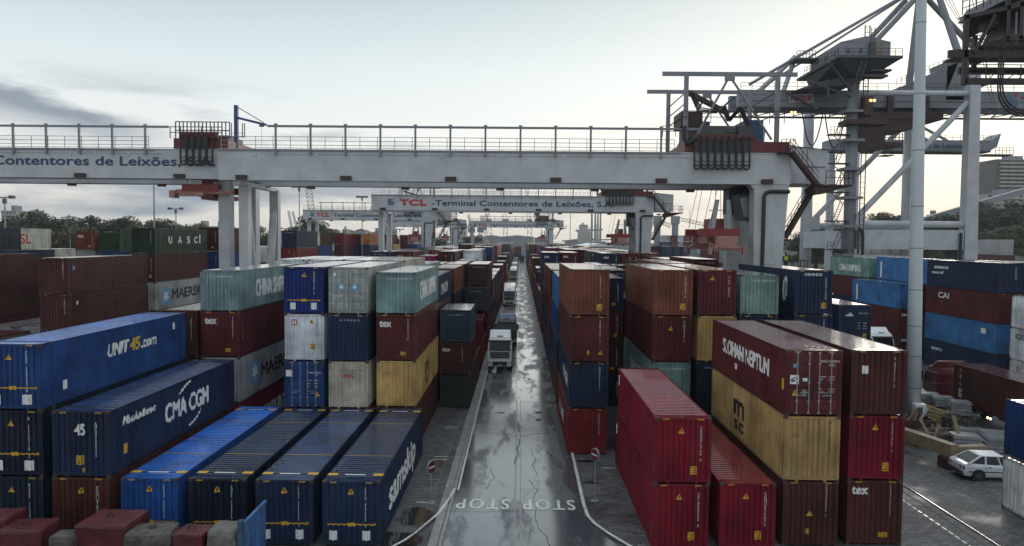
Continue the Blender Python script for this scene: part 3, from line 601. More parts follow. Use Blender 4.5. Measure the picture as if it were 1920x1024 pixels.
# ---- second row, crane side
stack(3.08, 45.0, [('red', dict(label='red container at ground level at the road corner behind the no entry sign', marks=[('haz',), ('id', 'CRXU97224', 1.9, 2.6, 1.35), ('tx', 'left', 'K LINE', 3.2, .9, .8, 4.4, WHITET, .02)])),
  ('navy', dict(label='navy container above the red one at the road corner', marks=[('haz',), ('id', 'AMPU55071', 1.85, 2.65, 1.6), ('tx', 'left', 'CMA CGM', 5.6, 1.0, .8, 4.6, WHITET, .02)])),
  ('maroon', dict(label='maroon container between navy and rusty orange ones at the road corner', marks=[('haz',), ('id', 'TGHU7682 2', 1.85, 2.65, 1.35), ('box', 'end', 1.1, .5, .16, .26, YEL), ('tri', 1.78, .5)])),
  ('rust orange', dict(label='faded rusty orange container topmost at the road corner on crane side', marks=[('id', 'TRLU751115 6', 1.85, 2.5, 1.35), ('box', 'end', 1.68, .32, .32, .42, YEL)]))], where('R', 0, 1), 'R')
stack(8.28, 45.4, ['brown', ('pale green', dict(label='pale green container under the maroon one, behind the crimson roof', marks=[('tx', 'end', 'CCLU 480458 8', .6, 2.45, .11, 1.5, WHITET, .03), ('tx', 'left', 'CHINA SHIPPING', 3, .8, 1.1, 7, WHITET, .02)])), ('maroon', dict(label='dark maroon container under the faded rusty brown one behind the crimson pair', marks=[('haz',), ('tri', 1.0, 2.0), ('id', 'GLDU430738 0', 1.95, 2.6, 1.3)])),
  ('rust orange', dict(label='faded rusty brown container with yellow sticker, topmost behind the crimson pair', marks=[('haz',), ('id', 'TRIU972432 8', 1.95, 2.5, 1.35), ('box', 'end', 1.68, .4, .34, .38, YEL)]))], where('R', 1, 1), 'R')
stack(11.15, 45.8, ['navy', 'dark navy', ('yellow', dict(label='yellow container under a maroon one behind the long maroon pair', marks=[('haz',), ('box', 'end', .5, 2.1, .36, .22, YEL), ('id', 'MSCU708', 1.9, 2.3, 1.2, BLKT)])), ('maroon', dict(label='maroon container with yellow triangle above the yellow one, second row', marks=[('haz',), ('tri', .8, 2.25), ('id', 'GLDU 08866', 1.95, 2.5, 1.3)]))], where('R', 2, 1), 'R')
stack(14.0, 46.5, ['brown', 'dark navy', ('navy', dict(marks=[('haz',)])), ('pale green', dict(label='pale green container with a rusty spot on its end, left of navy lettered one', H=STD, marks=[('tx', 'end', 'CCLU 869922 8', .8, 2.15, .11, 1.4, WHITET, .03), ('poly', 'end', [(0,0),(.1,.02),(.14,.12),(.06,.17),(-.02,.12)], 1.15, 1.35, YEL)]))], where('R', 3, 1), 'R')
stack(17.75, 47.2, ['brown', 'navy', ('navy', dict(marks=[('haz',), ('id', 'CR8', 1.9, 2.6, .6)])), ('navy', dict(label='navy container with white lettering on its end beside the crane leg', marks=[('haz',), ('tx', 'end', 'CRONOS', .62, 2.52, .17, 1.15, WHITET, .02), ('id', 'CRXU919558', 1.98, 2.4, 1.4), ('box', 'end', 1.75, .4, .3, .38, YEL), ('tx', 'left', 'Amex', 1.2, 1.7, .6, 2.6, WHITET, .02), ('poly', 'left', [(0,0),(.5,.5),(.7,1.3),(.4,1.9),(-.1,1.5),(-.2,.7)], 10.2, .6, WHITET), ('poly', 'left', [(.12,.35),(.42,.65),(.55,1.25),(.35,1.65),(0,1.4),(-.05,.7)], 10.2, .6, NAVYT)]))], where('R', 4, 1), 'R')
stack(24.0, 55.0, ['navy', 'maroon', ('navy', dict(label='dark navy container with white bear emblem behind the pair of long maroon roofs', door=False, marks=[('poly', 'end', [(0,.05),(.1,.16),(.25,.2),(.32,.3),(.42,.32),(.5,.2),(.62,.12),(.6,.06),(.45,.08),(.4,0),(.33,.08),(.2,0),(.15,.08)], .5, 2.0, WHITET), ('tx', 'end', 'PLBU 98571 8', 1.55, 2.22, .1, .75, WHITET, .03), ('tx', 'end', 'MGW', 1.45, 1.5, .08, .2, WHITET, .03), ('tx', 'end', '30480', 1.85, 1.5, .08, .3, WHITET, .03), ('tx', 'end', 'TARE', 1.45, 1.3, .08, .2, WHITET, .03), ('tx', 'end', '3900', 1.85, 1.3, .08, .3, WHITET, .03), ('tx', 'end', 'NET', 1.45, 1.1, .08, .2, WHITET, .03), ('tx', 'end', '26580', 1.85, 1.1, .08, .3, WHITET, .03), ('box', 'end', 1.85, .35, .3, .38, YEL)]))], 'stack beside the white crane leg', 'E', W=2.438)

# ---- third row onwards
D = dict
stack(-6.3, 57.3, [('grey green', D(Ln=6.058, H=STD, label='mossy grey green twenty foot container at ground level beside the road')), ('brown', D(Ln=6.058, H=STD, label='brown twenty foot container with three-letter white mark, middle of the short stack', marks=[('tx', 'end', 'tex', .22, 1.9, .36, .62, WHITET, .02), ('id', 'TGLU0728', 1.75, 2.3, 1.2)])), ('slate blue', D(Ln=6.058, H=STD, label='slate blue twenty foot container with wet shiny roof beside the road', marks=[('tx', 'end', 'TOLU 187501 0', .55, 2.15, .11, 1.3, WHITET, .03)]))], '', 'L', H=STD)
spec = {  # (side, column, bay): bottom-to-top colours, height, Y shift
 ('L',1,2): (['brown','maroon','maroon',('navy', D(H=STD, marks=[('tx','right','CMA CGM',3.5,.9,.9,5.5,WHITET,.05)]))], STD, -1.5),
 ('L',2,2): (['maroon','navy','grey','cream'], HC, 0), ('L',3,2): (['blue','brown','cream','white'], HC, 0), ('L',4,2): (['brown','navy','maroon','white'], HC, 0), ('L',5,2): (['navy','maroon','brown','white'], HC, 0),
 ('L',0,3): ([('red', D(H=STD)),('crimson', D(H=STD, Ln=6.058, label='small crimson container beside the road behind the slate blue one'))], STD, 0),
 ('L',1,3): (['navy','brown','dark navy','rust orange'], STD, .5), ('L',2,3): (['brown','navy','maroon','pale green'], STD+.1, 0), ('L',3,3): (['blue','maroon','pale green'], HC, 0), ('L',4,3): (['brown','brown','maroon'], HC, 0),
 ('L',0,4): (['navy','maroon',('slate', D(dy=-4.2)),('brown', D(dy=.3))], STD, 0), ('L',1,4): (['maroon','brown','brown','brown'], STD, 0), ('L',2,4): (['brown','navy','maroon','maroon'], STD, 0), ('L',3,4): (['brown','maroon','navy'], HC, 0), ('L',4,4): (['brown','maroon','maroon'], HC, 0), ('L',5,4): (['grey','maroon','navy'], HC, 0),
 ('L',0,5): (['brown','navy','maroon'], STD, 0), ('L',1,5): (['brown','navy','maroon','grey'], STD, 2), ('L',2,5): (['maroon','navy','brown','brown'], HC, 3), ('L',3,5): (['navy','maroon','maroon','magenta'], HC-.15, 0), ('L',4,5): (['brown','navy','maroon',('maroon', D(label='maroon container with three-letter white mark high in sixth row next to the magenta one', marks=[('tx','end','tex',.22,2.0,.45,.75,WHITET,.05),('id','TEXU3118',1.9,2.6,1.3)]))], HC, 0), ('L',5,5): (['brown','blue','maroon','navy'], HC, -4),
 ('L',0,6): (['navy','red','navy'], STD, 0), ('L',0,7): (['maroon','dark green','navy'], STD, 0), ('L',0,8): (['red','maroon'], STD, 0), ('L',0,9): (['navy','red','red'], STD, 0), ('L',0,10): (['maroon','navy'], STD, 0), ('L',0,11): (['maroon','maroon','maroon'], STD, 0), ('L',0,12): (['red','red','navy'], HC, 0),
 ('L',1,11): (['navy','maroon','brown'], STD, 0), ('L',1,12): (['navy','red','red'], HC, 6), ('L',1,9): (['navy','maroon'], HC, 0), ('L',2,12): (['red','navy','red'], HC, 8), ('L',2,11): (['navy','navy','brown','brown'], HC, 0), ('L',2,7): (['brown','maroon','brown','maroon'], HC+.2, 9),
 ('L',3,7): (['brown','maroon','brown','maroon'], HC, 9), ('L',4,8): (['brown','maroon','olive','brown'], HC, 0), ('L',5,8): (['maroon','brown','navy','olive'], HC, 4),
 ('R',0,2): (['brown','navy','blue','sky blue'], STD, 0), ('R',1,2): (['navy','maroon','maroon','navy'], STD, -1), ('R',2,2): (['brown','maroon','navy'], HC, 0), ('R',3,2): (['navy','brown','maroon','rust orange'], HC, 0), ('R',4,2): (['brown','navy','maroon'], HC, 0),
 ('R',0,3): (['navy','brown','maroon',('maroon', D(door=True, label='maroon container with doors and white sticker facing along the road edge', marks=[('box','end',.75,.9,.35,.3,GREYP)]))], STD, 0), ('R',1,3): (['navy','maroon','brown'], HC, 0), ('R',2,3): (['maroon','brown','navy','navy'], STD, 0), ('R',3,3): (['navy','maroon','maroon'], HC, 0), ('R',4,3): (['brown','navy','maroon'], HC, 0), ('R',5,3): (['navy','maroon','brown','maroon'], HC, 0),
 ('R',0,4): (['maroon','navy','maroon','maroon'], STD, -2), ('R',1,4): (['navy','brown','maroon'], HC, 0), ('R',2,4): (['brown','maroon','dark navy','dark navy'], STD, 0), ('R',3,4): (['navy','maroon','brown','maroon'], STD, 0), ('R',4,4): (['navy','maroon','brown','brown'], HC-.2, 4), ('R',5,4): (['maroon','navy','maroon','maroon'], HC-.1, 0),
 ('R',0,5): (['maroon','slate','navy','navy'], HC, 1), ('R',1,5): (['brown','navy','maroon','maroon'], HC, 3), ('R',2,5): (['brown','maroon','navy'], HC, 0), ('R',3,5): (['brown','maroon','slate','navy'], HC, 0), ('R',4,5): (['navy','brown','maroon','maroon'], HC, 0), ('R',5,5): (['maroon','navy','brown','maroon'], HC, 3),
 ('R',0,6): (['red','brown'], STD, 0), ('R',2,6): (['navy','brown','maroon'], HC, 0), ('R',3,6): (['brown','navy','maroon','slate'], HC, 2), ('R',4,6): (['brown','maroon','navy','navy'], HC, 2), ('R',1,6): (['navy','maroon','brown'], HC, 0),
 ('R',0,7): (['navy','red'], STD, 0), ('R',1,7): (['maroon','navy','brown'], HC, 0), ('R',2,7): (['navy','maroon','navy','maroon'], HC, 8), ('R',3,7): (['brown','navy','maroon','crimson'], HC, 8), ('R',0,8): (['navy','brown','maroon'], STD, 0), ('R',0,9): (['brown','navy'], STD, 0), ('R',0,10): (['maroon','red'], STD, 0), ('R',1,9): (['navy','brown','maroon','red'], HC, 4), ('R',0,11): (['brown','maroon','brown'], HC, 0),
 ('R',0,12): (['navy','red'], STD, 0), ('R',1,12): (['brown','royal blue','royal blue','royal blue'], HC, 0), ('R',2,12): (['navy','royal blue','brown'], HC, 0), ('R',2,8): (['brown','maroon','crimson','red'], HC, 0)}
pool = ['maroon','maroon','brown','brown','navy','navy','blue','red','rust orange','slate','crimson','pale green','white','yellow']
LASTB = 12
for b in range(2, 29):
    for side, XS in (('L', LX), ('R', RX)):
        for c, X in enumerate(XS):
            if side == 'L' and c == 6 and b > 3: continue
            key = (side, c, b); Y = BAY(b)
            if side == 'R' and c == 5 and b == 2: continue      # the crane leg stands close here
            if key in spec: items, H, dy = spec[key]
            else:
                if b < 4 and side == 'L' and c == 6: continue
                H = HC; dy = random.uniform(-.3, .5)
                n = random.choices([3, 4], [.3, .7])[0] if c else random.choices([1, 2, 3], [.3, .4, .3])[0]
                if b > 16 and c < 3: n = 4; 
                items = [random.choice(pool) for _ in range(n)]
                if b > 16: items = [random.choice(['navy','blue','navy','royal blue','brown','yellow','slate']) for _ in range(n)]
            if b <= LASTB:
                z = 0
                keep = len(items)-(2 if c else 4)
                low = [(it if isinstance(it, str) else it[0]) for it in items[:max(0, keep)]] if b >= 3 else []
                for it in low: far.append((X, Y+dy, z, it, H)); z += H+.003
                rest = items[len(low):]
                full = [None]*len(low)+rest
                # labels count from the ground, so hand over the whole list
                stack(X, Y+dy, full, where(side, c, b), side, H=H)
            else:
                z = 0
                for it in items: far.append((X, Y+dy, z, it if isinstance(it, str) else it[0], H)); z += H+.003
# ---- the block by the trees
stack(-38.2, 57.4, ['navy', 'brown', ('brown', D(marks=[('haz',), ('id','TGHU2157',1.9,2.55,1.3), ('box','right',.9,2.0,.25,.3,WHITET)], label='dark brown container under the one with a blue dot, by the trees')), ('brown', D(marks=[('haz',), ('id','TGHU5711',1.9,2.55,1.4), ('box','right',.6,1.9,.3,.35,LBLUE)], label='dark brown container with a blue dot on its side, by the trees'))], 'stack by the trees', 'S')
stack(-39.3, 73.2, ['navy', 'maroon', ('grey', D(label='grey container with blue star and black lettering under two others by trees', marks=star('right',1.4,.5,1.7)+[('tx','right','MAERSK',3.6,.95,1.1,7.2,BLKT,.05)])), ('brown', D(label='brown container between the dark green one and the grey star one')), ('dark green', D(H=STD, label='dark green container with spaced white letters, topmost by the trees', marks=[('tx','right','U',2.9,1.05,.75,.7,WHITET,.06),('tx','right','A',5.0,1.05,.75,.8,WHITET,.06),('tx','right','S',7.1,1.05,.75,.7,WHITET,.06),('tx','right','C',8.9,1.05,.75,.7,WHITET,.06),('box','right',10.1,1.0,.3,1.0,WHITET),('id','UACU3',1.9,2.3,1.2)]))], 'stack by the trees', 'S')
stack(-38.6, 87.2, ['brown','navy','maroon','blue','brown'], 'narrow stack beyond the dark green one', 'S')
stack(-49.1, 84.5, ['brown','navy','grey','blue',('dark green', D(H=STD, label='dark green container standing beyond the orange red one, by the trees'))], 'stack under the far green one by the trees', 'S')
stack(-46.2, 86.0, ['maroon','navy','grey','grey'], 'stack between the two green topped stacks', 'S')
stack(-53.2, 86.7, ['navy','brown','blue','grey',('rust orange', D(H=STD-.3, label='orange red container on top, alone against the trees'))], 'stack under the orange red one by the trees', 'S')
stack(-63.0, 87.5, ['maroon','navy','brown','cream',('cream', D(H=STD, Ln=6.058, label='cream container with two red letters in front of the trees', marks=[('tx','right','SL',.35,.75,1.2,1.9,REDT,.03)]))], 'stack under the red lettered cream one', 'S')
stack(-61.0, 79.0, ['brown','navy','maroon','navy',('dark navy', D(H=STD, Ln=6.058, label='dark navy container at the frame edge in front of the trees', marks=[('tx','end','HAMBURG',.6,2.05,.12,1.3,WHITET,.04)]))], 'stack at the frame edge by the trees', 'S')
stack(-50.1, 59.2, ['navy','maroon',('brown', D(label='long dark brown container, lower of the pair cut by the frame edge')), ('brown', D(label='long dark brown container, upper of the pair cut by the frame edge'))], 'stack cut by the frame edge', 'S')
stack(-41.2, 59.3, ['grey','grey'], 'low stack behind the brown pair by trees', 'S')
stack(-44.2, 59.3, ['maroon','grey'], 'second low stack behind the brown pair', 'S')
stack(-41.4, 45.3, ['navy','maroon'], 'low stack with reddish roof beyond the blue one', 'S')
stack(-38.4, 43.6, ['brown','dark green'], 'low stack with green roof beyond the blue one', 'S')
stack(-44.3, 45.3, ['navy','maroon'], 'outer low stack with reddish roof', 'S')
for X, Y, its, wh in ((-38.7,118,['brown','navy','maroon','red','navy'],'stack left of the white crane leg, navy top'), (-42.3,126,['maroon','brown','navy','maroon','grey'],'grey topped stack beyond the navy pair'), (-46,146,['brown','maroon','navy','navy','cream'],'cream topped stack near the third crane'),
   (-47.2,160,['maroon','navy','brown','blue','brown'],'brown topped stack near the third crane'), (-50.5,174,['navy','brown','maroon','maroon','navy'],'navy topped stack behind the third crane'), (-47.1,184,['navy','maroon','brown','maroon','red'],'red topped stack beyond the third crane'), (-42.8,195,['brown','maroon','orange','navy','orange'],'orange topped stack beyond the third crane'),
   (-45.8,195,['brown','maroon','brown','navy','maroon'],'maroon topped stack beside the orange one'), (-38.6,172,['navy','brown','dark green'],'low dark green stack before the red one'), (-39,209,['navy','brown','maroon','yellow'],'yellow topped stack beyond crane legs'), (-42,222,['brown','navy','grey','maroon','maroon'],'maroon topped stack beyond crane legs'), (-39,236,['brown','blue','grey','maroon','maroon'],'farther maroon topped stack by crane legs'),
   (-36,236,['navy','blue','white','blue'],'blue topped stack beyond crane legs'), (-40,260,['brown','navy','maroon','slate'],'slate topped stack far by the left cranes'), (-34,262,['maroon','maroon','red'],'red topped stack far by the left cranes'), (-50,130,['brown','navy','maroon','white'],'white topped stack hidden by cream one'), (-58,120,['brown','maroon','navy','brown'],'brown stack in front of the yellow shed'), (-55,150,['navy','maroon','brown','slate'],'slate stack behind the long green one')):
    stack(X, Y, its, wh, 'S')

# ---- the block under the tall cranes
stack(45.0, 69.0, [('navy', D(label='dark navy container at the bottom of the tall stack right of the mast', marks=[('tx','left','seaco',1.4,1.9,.42,2.0,WHITET,.05)])), ('sky blue', D(label='sky blue container above a dark navy one, right of the mast', marks=[('box','left',9.8,1.8,.7,.5,WHITET)])), ('maroon', D(label='maroon container with three white capitals between navy and sky blue ones', marks=[('tx','left','CAI',2.2,1.8,.6,2.0,WHITET,.05),('haz',)])),
  ('navy', D(label='navy container topmost of the tall stack right of the mast', marks=[('tx','left','seaco',1.3,2.0,.42,2.6,WHITET,.05),('tx','left','seacell',.9,1.45,.32,2.2,WHITET,.03),('id','SEGU4',1.5,2.5,1.2)]))], '', 'E')
stack(44.9, 54.8, [('white', D(label='white container at the bottom by the frame edge with vertical lettering', marks=[('vt','left','THA',.8,2.3,1.7,.5,REDT)])), ('white', D(label='white container with red and navy name, middle of the stack at frame edge', marks=[('tx','left','GEseaco',.7,1.9,.5,3.2,NAVYT,.05)])), ('white', D(label='plain white container topmost of the stack at the frame edge'))], '', 'E')
stack(43.4, 83.6, ['brown', ('maroon', D(H=HC)), ('sky blue', D(label='sky blue container with white strip, on maroon ones left of the mast', marks=[('box','left',1.2,.3,.4,2.0,WHITET)]))], 'stack left of the mast base', 'E')
stack(46.2, 83.0, ['navy','brown','maroon', ('sky blue', D(label='sky blue container, highest beside the mast, next to the pale green one', marks=[('box','left',1.0,.3,.4,2.0,WHITET)]))], 'stack behind the mast', 'E')
stack(46.2, 97.0, ['brown','navy','maroon', ('pale green', D(H=STD, label='dull green container with white name beyond the mast', marks=[('tx','left','CHINA SHIPPING',3.0,.75,.9,6.6,WHITET,.05)]))], 'stack under the dull green one', 'E')
stack(49.4, 97.0, ['brown','navy','maroon','white'], 'white roofed stack behind the dull green one', 'E')
stack(49.1, 69.2, ['navy','maroon','navy','navy'], 'second stack behind the tall one right of mast', 'E')
stack(44, 118, ['maroon','navy','white'], 'stack beside the person in yellow', 'E')
stack(36.5, 121, ['navy','brown','navy'], 'navy stack behind the person in yellow', 'E')
stack(67.6, 135, ['brown','maroon','grey',('grey', D(label='grey container with black lettering seen through the tall crane portal', marks=[('tx','left','MAERSK',3.2,.9,1.0,6.6,BLKT,.05)]+star('left',1.2,.7,1.5)))], 'stack seen through the portal', 'E', z=2.6)
stack(88, 135, ['brown','maroon','maroon',('grey', D(label='grey container with black lettering right of the tall crane leg', marks=[('tx','left','MAERSK',3.2,.9,1.0,6.6,BLKT,.05)]+star('left',1.2,.7,1.5)))], 'stack right of the tall crane leg', 'E', z=2.6)
stack(46.6, 178, ['brown','navy','sky blue',('maroon', D(door=True, label='maroon container topmost behind the hanging spreader'))], 'stack behind the hanging spreader', 'E')
stack(49.4, 180, ['brown','maroon','sky blue','navy'], 'navy topped stack behind the hanging spreader', 'E')
stack(43.6, 166, ['brown','navy','maroon'], 'maroon stack behind the hanging spreader', 'E')
stack(44, 150, ['brown','navy','brown','pale green'], 'teal stack between the crane legs', 'E')
for i in range(3): stack(48.0+2.7*i, 243, [('navy', D(door=True)) for _ in range(4)], '%s dark stack with doors, far crane side' % ORD[i], 'E')
stack(45.0, 250, ['brown','maroon','maroon','maroon'], 'maroon stack beside the dark door stacks', 'E')
stack(42.0, 250, ['navy','brown','blue','white'], 'white topped stack beside the second crane', 'E')
stack(36.0, 232, ['sky blue','white','white'], 'white stack under the second crane spreader', 'E')
stack(33.0, 232, ['navy','sky blue','sky blue'], 'sky blue stack under the second crane spreader', 'E')
# at ground level by the frame edge: a white box with a bright blue one above it
container(24.65, 24.8, 0, 'white', 'white ribbed container with rusty corner post beside the white car', H=STD, group=GROUPS['E'])
container(24.55, 24.6, STD+.25, 'blue', 'bright blue container on a steel frame above the white ribbed one', H=2.75, group=GROUPS['E'])
# ---------------------------------------------------------------- gantry cranes over the stacks
def railing(m, p, q, h=1.1, step=1.5, r=.025, rails=2):
    p = Vector(p); q = Vector(q); n = max(1, round((q-p).length/step))
    for i in range(n+1):
        a = p.lerp(q, i/n); m.bar(a, a+Vector((0,0,h)), r*2)
    for k in range(rails): dz = Vector((0,0,h*(k+1)/rails)); m.bar(p+dz, q+dz, r*2)
def stair(m, rl, p, q, wd=.8, side=Vector((0,1,0))):
    p = Vector(p); q = Vector(q); sv = side*wd
    m.bar(p, q, .06, .28); m.bar(p+sv, q+sv, .06, .28)
    n = max(2, int(abs(q.z-p.z)/.24))
    for i in range(1, n):
        a = p.lerp(q, i/n); m.bar(a, a+sv, .26, .04)
    for s in (Vector((0,0,0)), sv):
        rl.bar(p+s+Vector((0,0,1.0)), q+s+Vector((0,0,1.0)), .045); rl.bar(p+s+Vector((0,0,.55)), q+s+Vector((0,0,.55)), .035)
        for i in range(0, n+1, 4): a = p.lerp(q, i/n)+s; rl.bar(a, a+Vector((0,0,1.0)), .04)
def tcl_text(parent, x0, z, h, total, y=-.012, sname='TCL', white=False):
    """logo of small squares, TCL in red, the rest in navy"""
    s = h*1.15/3.3; q = MB(); q2 = MB()
    for i in range(3):
        for j in range(3):
            if i == 2 and j == 2: continue
            q.face([(x0+i*s*1.1, y, z+j*s*1.1), (x0+i*s*1.1+s, y, z+j*s*1.1), (x0+i*s*1.1+s, y, z+j*s*1.1+s), (x0+i*s*1.1, y, z+j*s*1.1+s)])
    cx, cz = x0+2.9*s, z+3.1*s
    q2.face([(cx, y, cz-.5*s), (cx+.55*s, y, cz), (cx, y, cz+.55*s), (cx-.5*s, y, cz)])
    mes = [q.mesh('s', mat('logo_blue', (.06,.12,.22), .5)), q2.mesh('s', REDT)]
    a = text_mesh('TCL', w=total*.115, h=h*1.05, bold=.09, mat_=REDT); b = text_mesh('-Terminal Contentores de Leixões, S.A.', w=total*.80, h=h, bold=.035, mat_=NAVYT)
    for v in a.vertices: v.co = (v.co.x+x0+total*.055, y-.006+v.co.y, v.co.z+z)
    for v in b.vertices: v.co = (v.co.x+x0+total*.195, y-.006+v.co.y, v.co.z+z)
    return ob('lettering', join(mes+[a, b], 'lettering'), parent)
def gantry(XL, XR, Y, xl, xr, tx, label, text=None, far=False, house=True, topg=20.7, left_legs=True, slim=False):
    ox, oy = (xl+xr)/2, Y+5; t = thing('gantry_crane', label, 'gantry crane', (ox, oy, 0), group='gantry cranes spanning the container stacks')
    T = lambda m, nm, ma, par=None, sm=False: (setattr(m, 'v', [(x-ox, y-oy, z) for x, y, z in m.v]), m.build(nm, ma, par or t, sm))[1]
    g0, g1 = topg-2.45, topg
    for nm, y0 in (('girder', Y), ('girder', Y+6.6)):
        m = MB(); m.box(XL, y0, g0, XR, y0+1.4, g1); m.box(XL-.05, y0-.06, g1, XR+.02, y0+1.46, g1+.09); m.box(XL-.02, y0-.05, g0-.08, XR, y0+1.45, g0)
        if y0 == Y:
            n = 5
            for i in range(1, n): x = XL+(XR-XL)*i/n; m.box(x-.025, y0-.012, g0, x+.025, y0, g1)
        if y0 == Y:
            m.box(XL+4, y0-.05, g1-.34, XR-5, y0, g1-.30); m.box(XL, y0-.008, g0+1.62, XR, y0, g0+1.635)
            for i in range(int((XR-XL)/5.2)): x = XL+3+i*5.2; m.box(x, y0-.07, g1-.52, x+.22, y0, g1-.24)
        T(m, nm, WHITE)
    m = MB()
    for x in (XL+.1, XR-1.3): m.box(x, Y+1.4, g0+.2, x+1.2, Y+6.6, g1-.3)
    T(m, 'cross_tie', WHITE)
    # spotlights under the girder
    m = MB(); n = int((XR-XL)/8.8)
    for i in range(n+1):
        x = XL+2+i*8.8
        if x < XR-1: m.box(x-.45, Y-.35, g0-.05, x+.45, Y+.1, g0+.32); m.box(x+3.6, Y+6.3, g0-.35, x+4.3, Y+6.7, g0-.1)
    T(m, 'floodlight', BRNRED)
    # walkway handrails and the festoon rail
    m = MB(); railing(m, (XL+.2, Y+.1, g1+.09), (tx-4.5, Y+.1, g1+.09), 1.05, 1.46, .02 if not far else .03, 3); railing(m, (XL+.2, Y+7.9, g1+.09), (tx-4.5, Y+7.9, g1+.09), 1.05, 1.46, .02 if not far else .03, 2)
    m.bar((XL, Y-.05, g1), (tx-4, Y-.05, g1), .12); T(m, 'handrail', GREYP)
    m = MB(); x = XL+4.9
    while x < tx-3: m.bar((x, Y-.12, g1-.45), (x, Y-.12, g1+2.1), .16, .14); m.box(x-.14, Y-.16, g1+1.95, x+.14, Y-.08, g1+2.2); x += 2.93
    m.bar((XL+4.2, Y-.12, g1+1.98), (tx-2.6, Y-.12, g1+1.98), .12, .18); T(m, 'festoon_rail', GREYP)
    # rigid portal on the right
    for y0 in (() if slim else (Y+.02, Y+8.0)):
        m = MB(); zb = 1.6
        m.hexa([(xr-.95,y0,zb),(xr+.55,y0,zb),(xr+.55,y0+1.5,zb),(xr-.95,y0+1.5,zb),(xr-1.2,y0,g0-.08),(xr+1.7,y0,g0-.08),(xr+1.7,y0+1.36,g0-.08),(xr-1.2,y0+1.36,g0-.08)])
        if y0 > Y+4: m.hexa([(xr-1.2,Y+6.7,g0-1.6),(xr+1.6,Y+6.7,g0-1.6),(xr+1.6,y0+1.4,g0-1.6),(xr-1.2,y0+1.4,g0-1.6),(xr-1.2,Y+6.7,g0-.09),(xr+1.6,Y+6.7,g0-.09),(xr+1.6,y0+1.4,g0-.09),(xr-1.2,y0+1.4,g0-.09)])
        T(m, 'leg', WHITE)
    for y0 in ((Y+1.6, Y+8.2) if slim else ()):
        m = MB(); m.box(xr-.5, y0, 1.6, xr+.5, y0+1.1, g0-.08); T(m, 'leg', WHITE)
    if not slim: m = MB(); m.tube([(xr-.45, Y-.1, 1.7), (xr-.4, Y-.1, g0-1.1), (xr-.25, Y-.1, g0-.8), (xr+.1, Y-.1, g0-.68), (xr+1.7, Y-.1, g0-.68)], .16, 8); T(m, 'cable_duct', BLACK)
    if not slim: m = MB(); m.prism([(xr-1.55, g0-.08), (xr-1.2, g0-.08), (xr-1.2, g0-.5)], Y+.05, Y+1.3, 'y'); T(m, 'gusset', WHITE)
    # sill beams and bogies
    for x in (xl, xr-.2):
        m = MB(); m.box(x-.6, Y-1, .95, x+.6, Y+11, 1.75); T(m, 'sill_beam', WHITE)
        for yy in (Y+.2, Y+9.2):
            m = MB(); m.box(x-.35, yy-1.2, .35, x+.35, yy+1.8, .94)
            for k in range(3): m.tube([(x-.25, yy-.8+k*1.1, .36), (x+.25, yy-.8+k*1.1, .36)], .32, 12)
            T(m, 'wheel_bogie', BRNRED)
    if left_legs:
        for y0 in (Y+1.8, Y+9.6):
            m = MB(); m.hexa([(xl-.38,y0,1.7),(xl+.38,y0,1.7),(xl+.38,y0+.8,1.7),(xl-.38,y0+.8,1.7),(xl-.42,y0,g0-.3),(xl+.42,y0,g0-.3),(xl+.42,y0+.8,g0-.3),(xl-.42,y0+.8,g0-.3)]); T(m, 'leg', WHITE)
        m = MB(); m.box(xl-.3, Y+.3, g0-.45, xl+.3, Y+10.4, g0-.09); T(m, 'head_beam', WHITE)
        for y0, yb in ((Y+2.6, Y+5.9), (Y+9.6, Y+6.5)):
            m = MB(); m.tube([(xl, y0, g0-2.4), (xl, yb, 1.75)], .36, 10); T(m, 'brace', WHITE)
    # trolley with its red carriage, frame, hoist and cables
    a, b = (tx-2.2, tx+2.6) if slim else (tx-3.7, tx+5.0)
    m = MB()
    for y0 in (Y-.1, Y+7.3): m.box(a, y0, g1+.12, b, y0+.7, g1+1.0)
    for x in (a, tx-.5, b-.8): m.box(x, Y+.6, g1+.2, x+.8, Y+7.3, g1+.9)
    if not slim: m.box(tx-2.4, Y+.2, g1+1.0, tx+2.4, Y+6.8, g1+1.35)
    cr_ = T(m, 'trolley_carriage', DKRED)
    m = MB()
    if slim: m.box(a+.4, Y+1.5, g1+.9, b-.6, Y+5, g1+1.5); railing(m, (a, Y+.3, g1+1.0), (b, Y+.3, g1+1.0), 1.5, .35, .04, 2)
    else: m.tube([(tx-1.6, Y+2, g1+2.0), (tx+1.0, Y+2, g1+2.0)], .62, 12); m.tube([(tx-1.6, Y+5, g1+2.0), (tx+1.0, Y+5, g1+2.0)], .62, 12); m.box(tx+1.1, Y+1.2, g1+1.36, tx+2.3, Y+6, g1+2.5); m.box(tx-3.1, Y+2.5, g1+1.0, tx-1.8, Y+5, g1+2.6)
    if not slim: m.box(tx-2.2, Y+.3, g1+1.4, tx-.2, Y+1.2, g1+2.3)
    m.box(a+.8, Y-.22, g1+.1, a+5.3-(2.4 if slim else 0), Y-.13, g1+1.0)
    T(m, 'hoist', DARKG)
    m = MB(); m.box(a+.7, Y-.35, g1+1.0, b-(.8 if slim else 4.4), Y-.1, g1+1.55)
    for i in range(5 if slim else 9): x = a+.9+i*.58; m.tube([(x, Y-.45, g1+1.35), (x, Y+.0, g1+1.35)], .17, 8)
    T(m, 'cable_hanger', DKRED)
    m = MB()
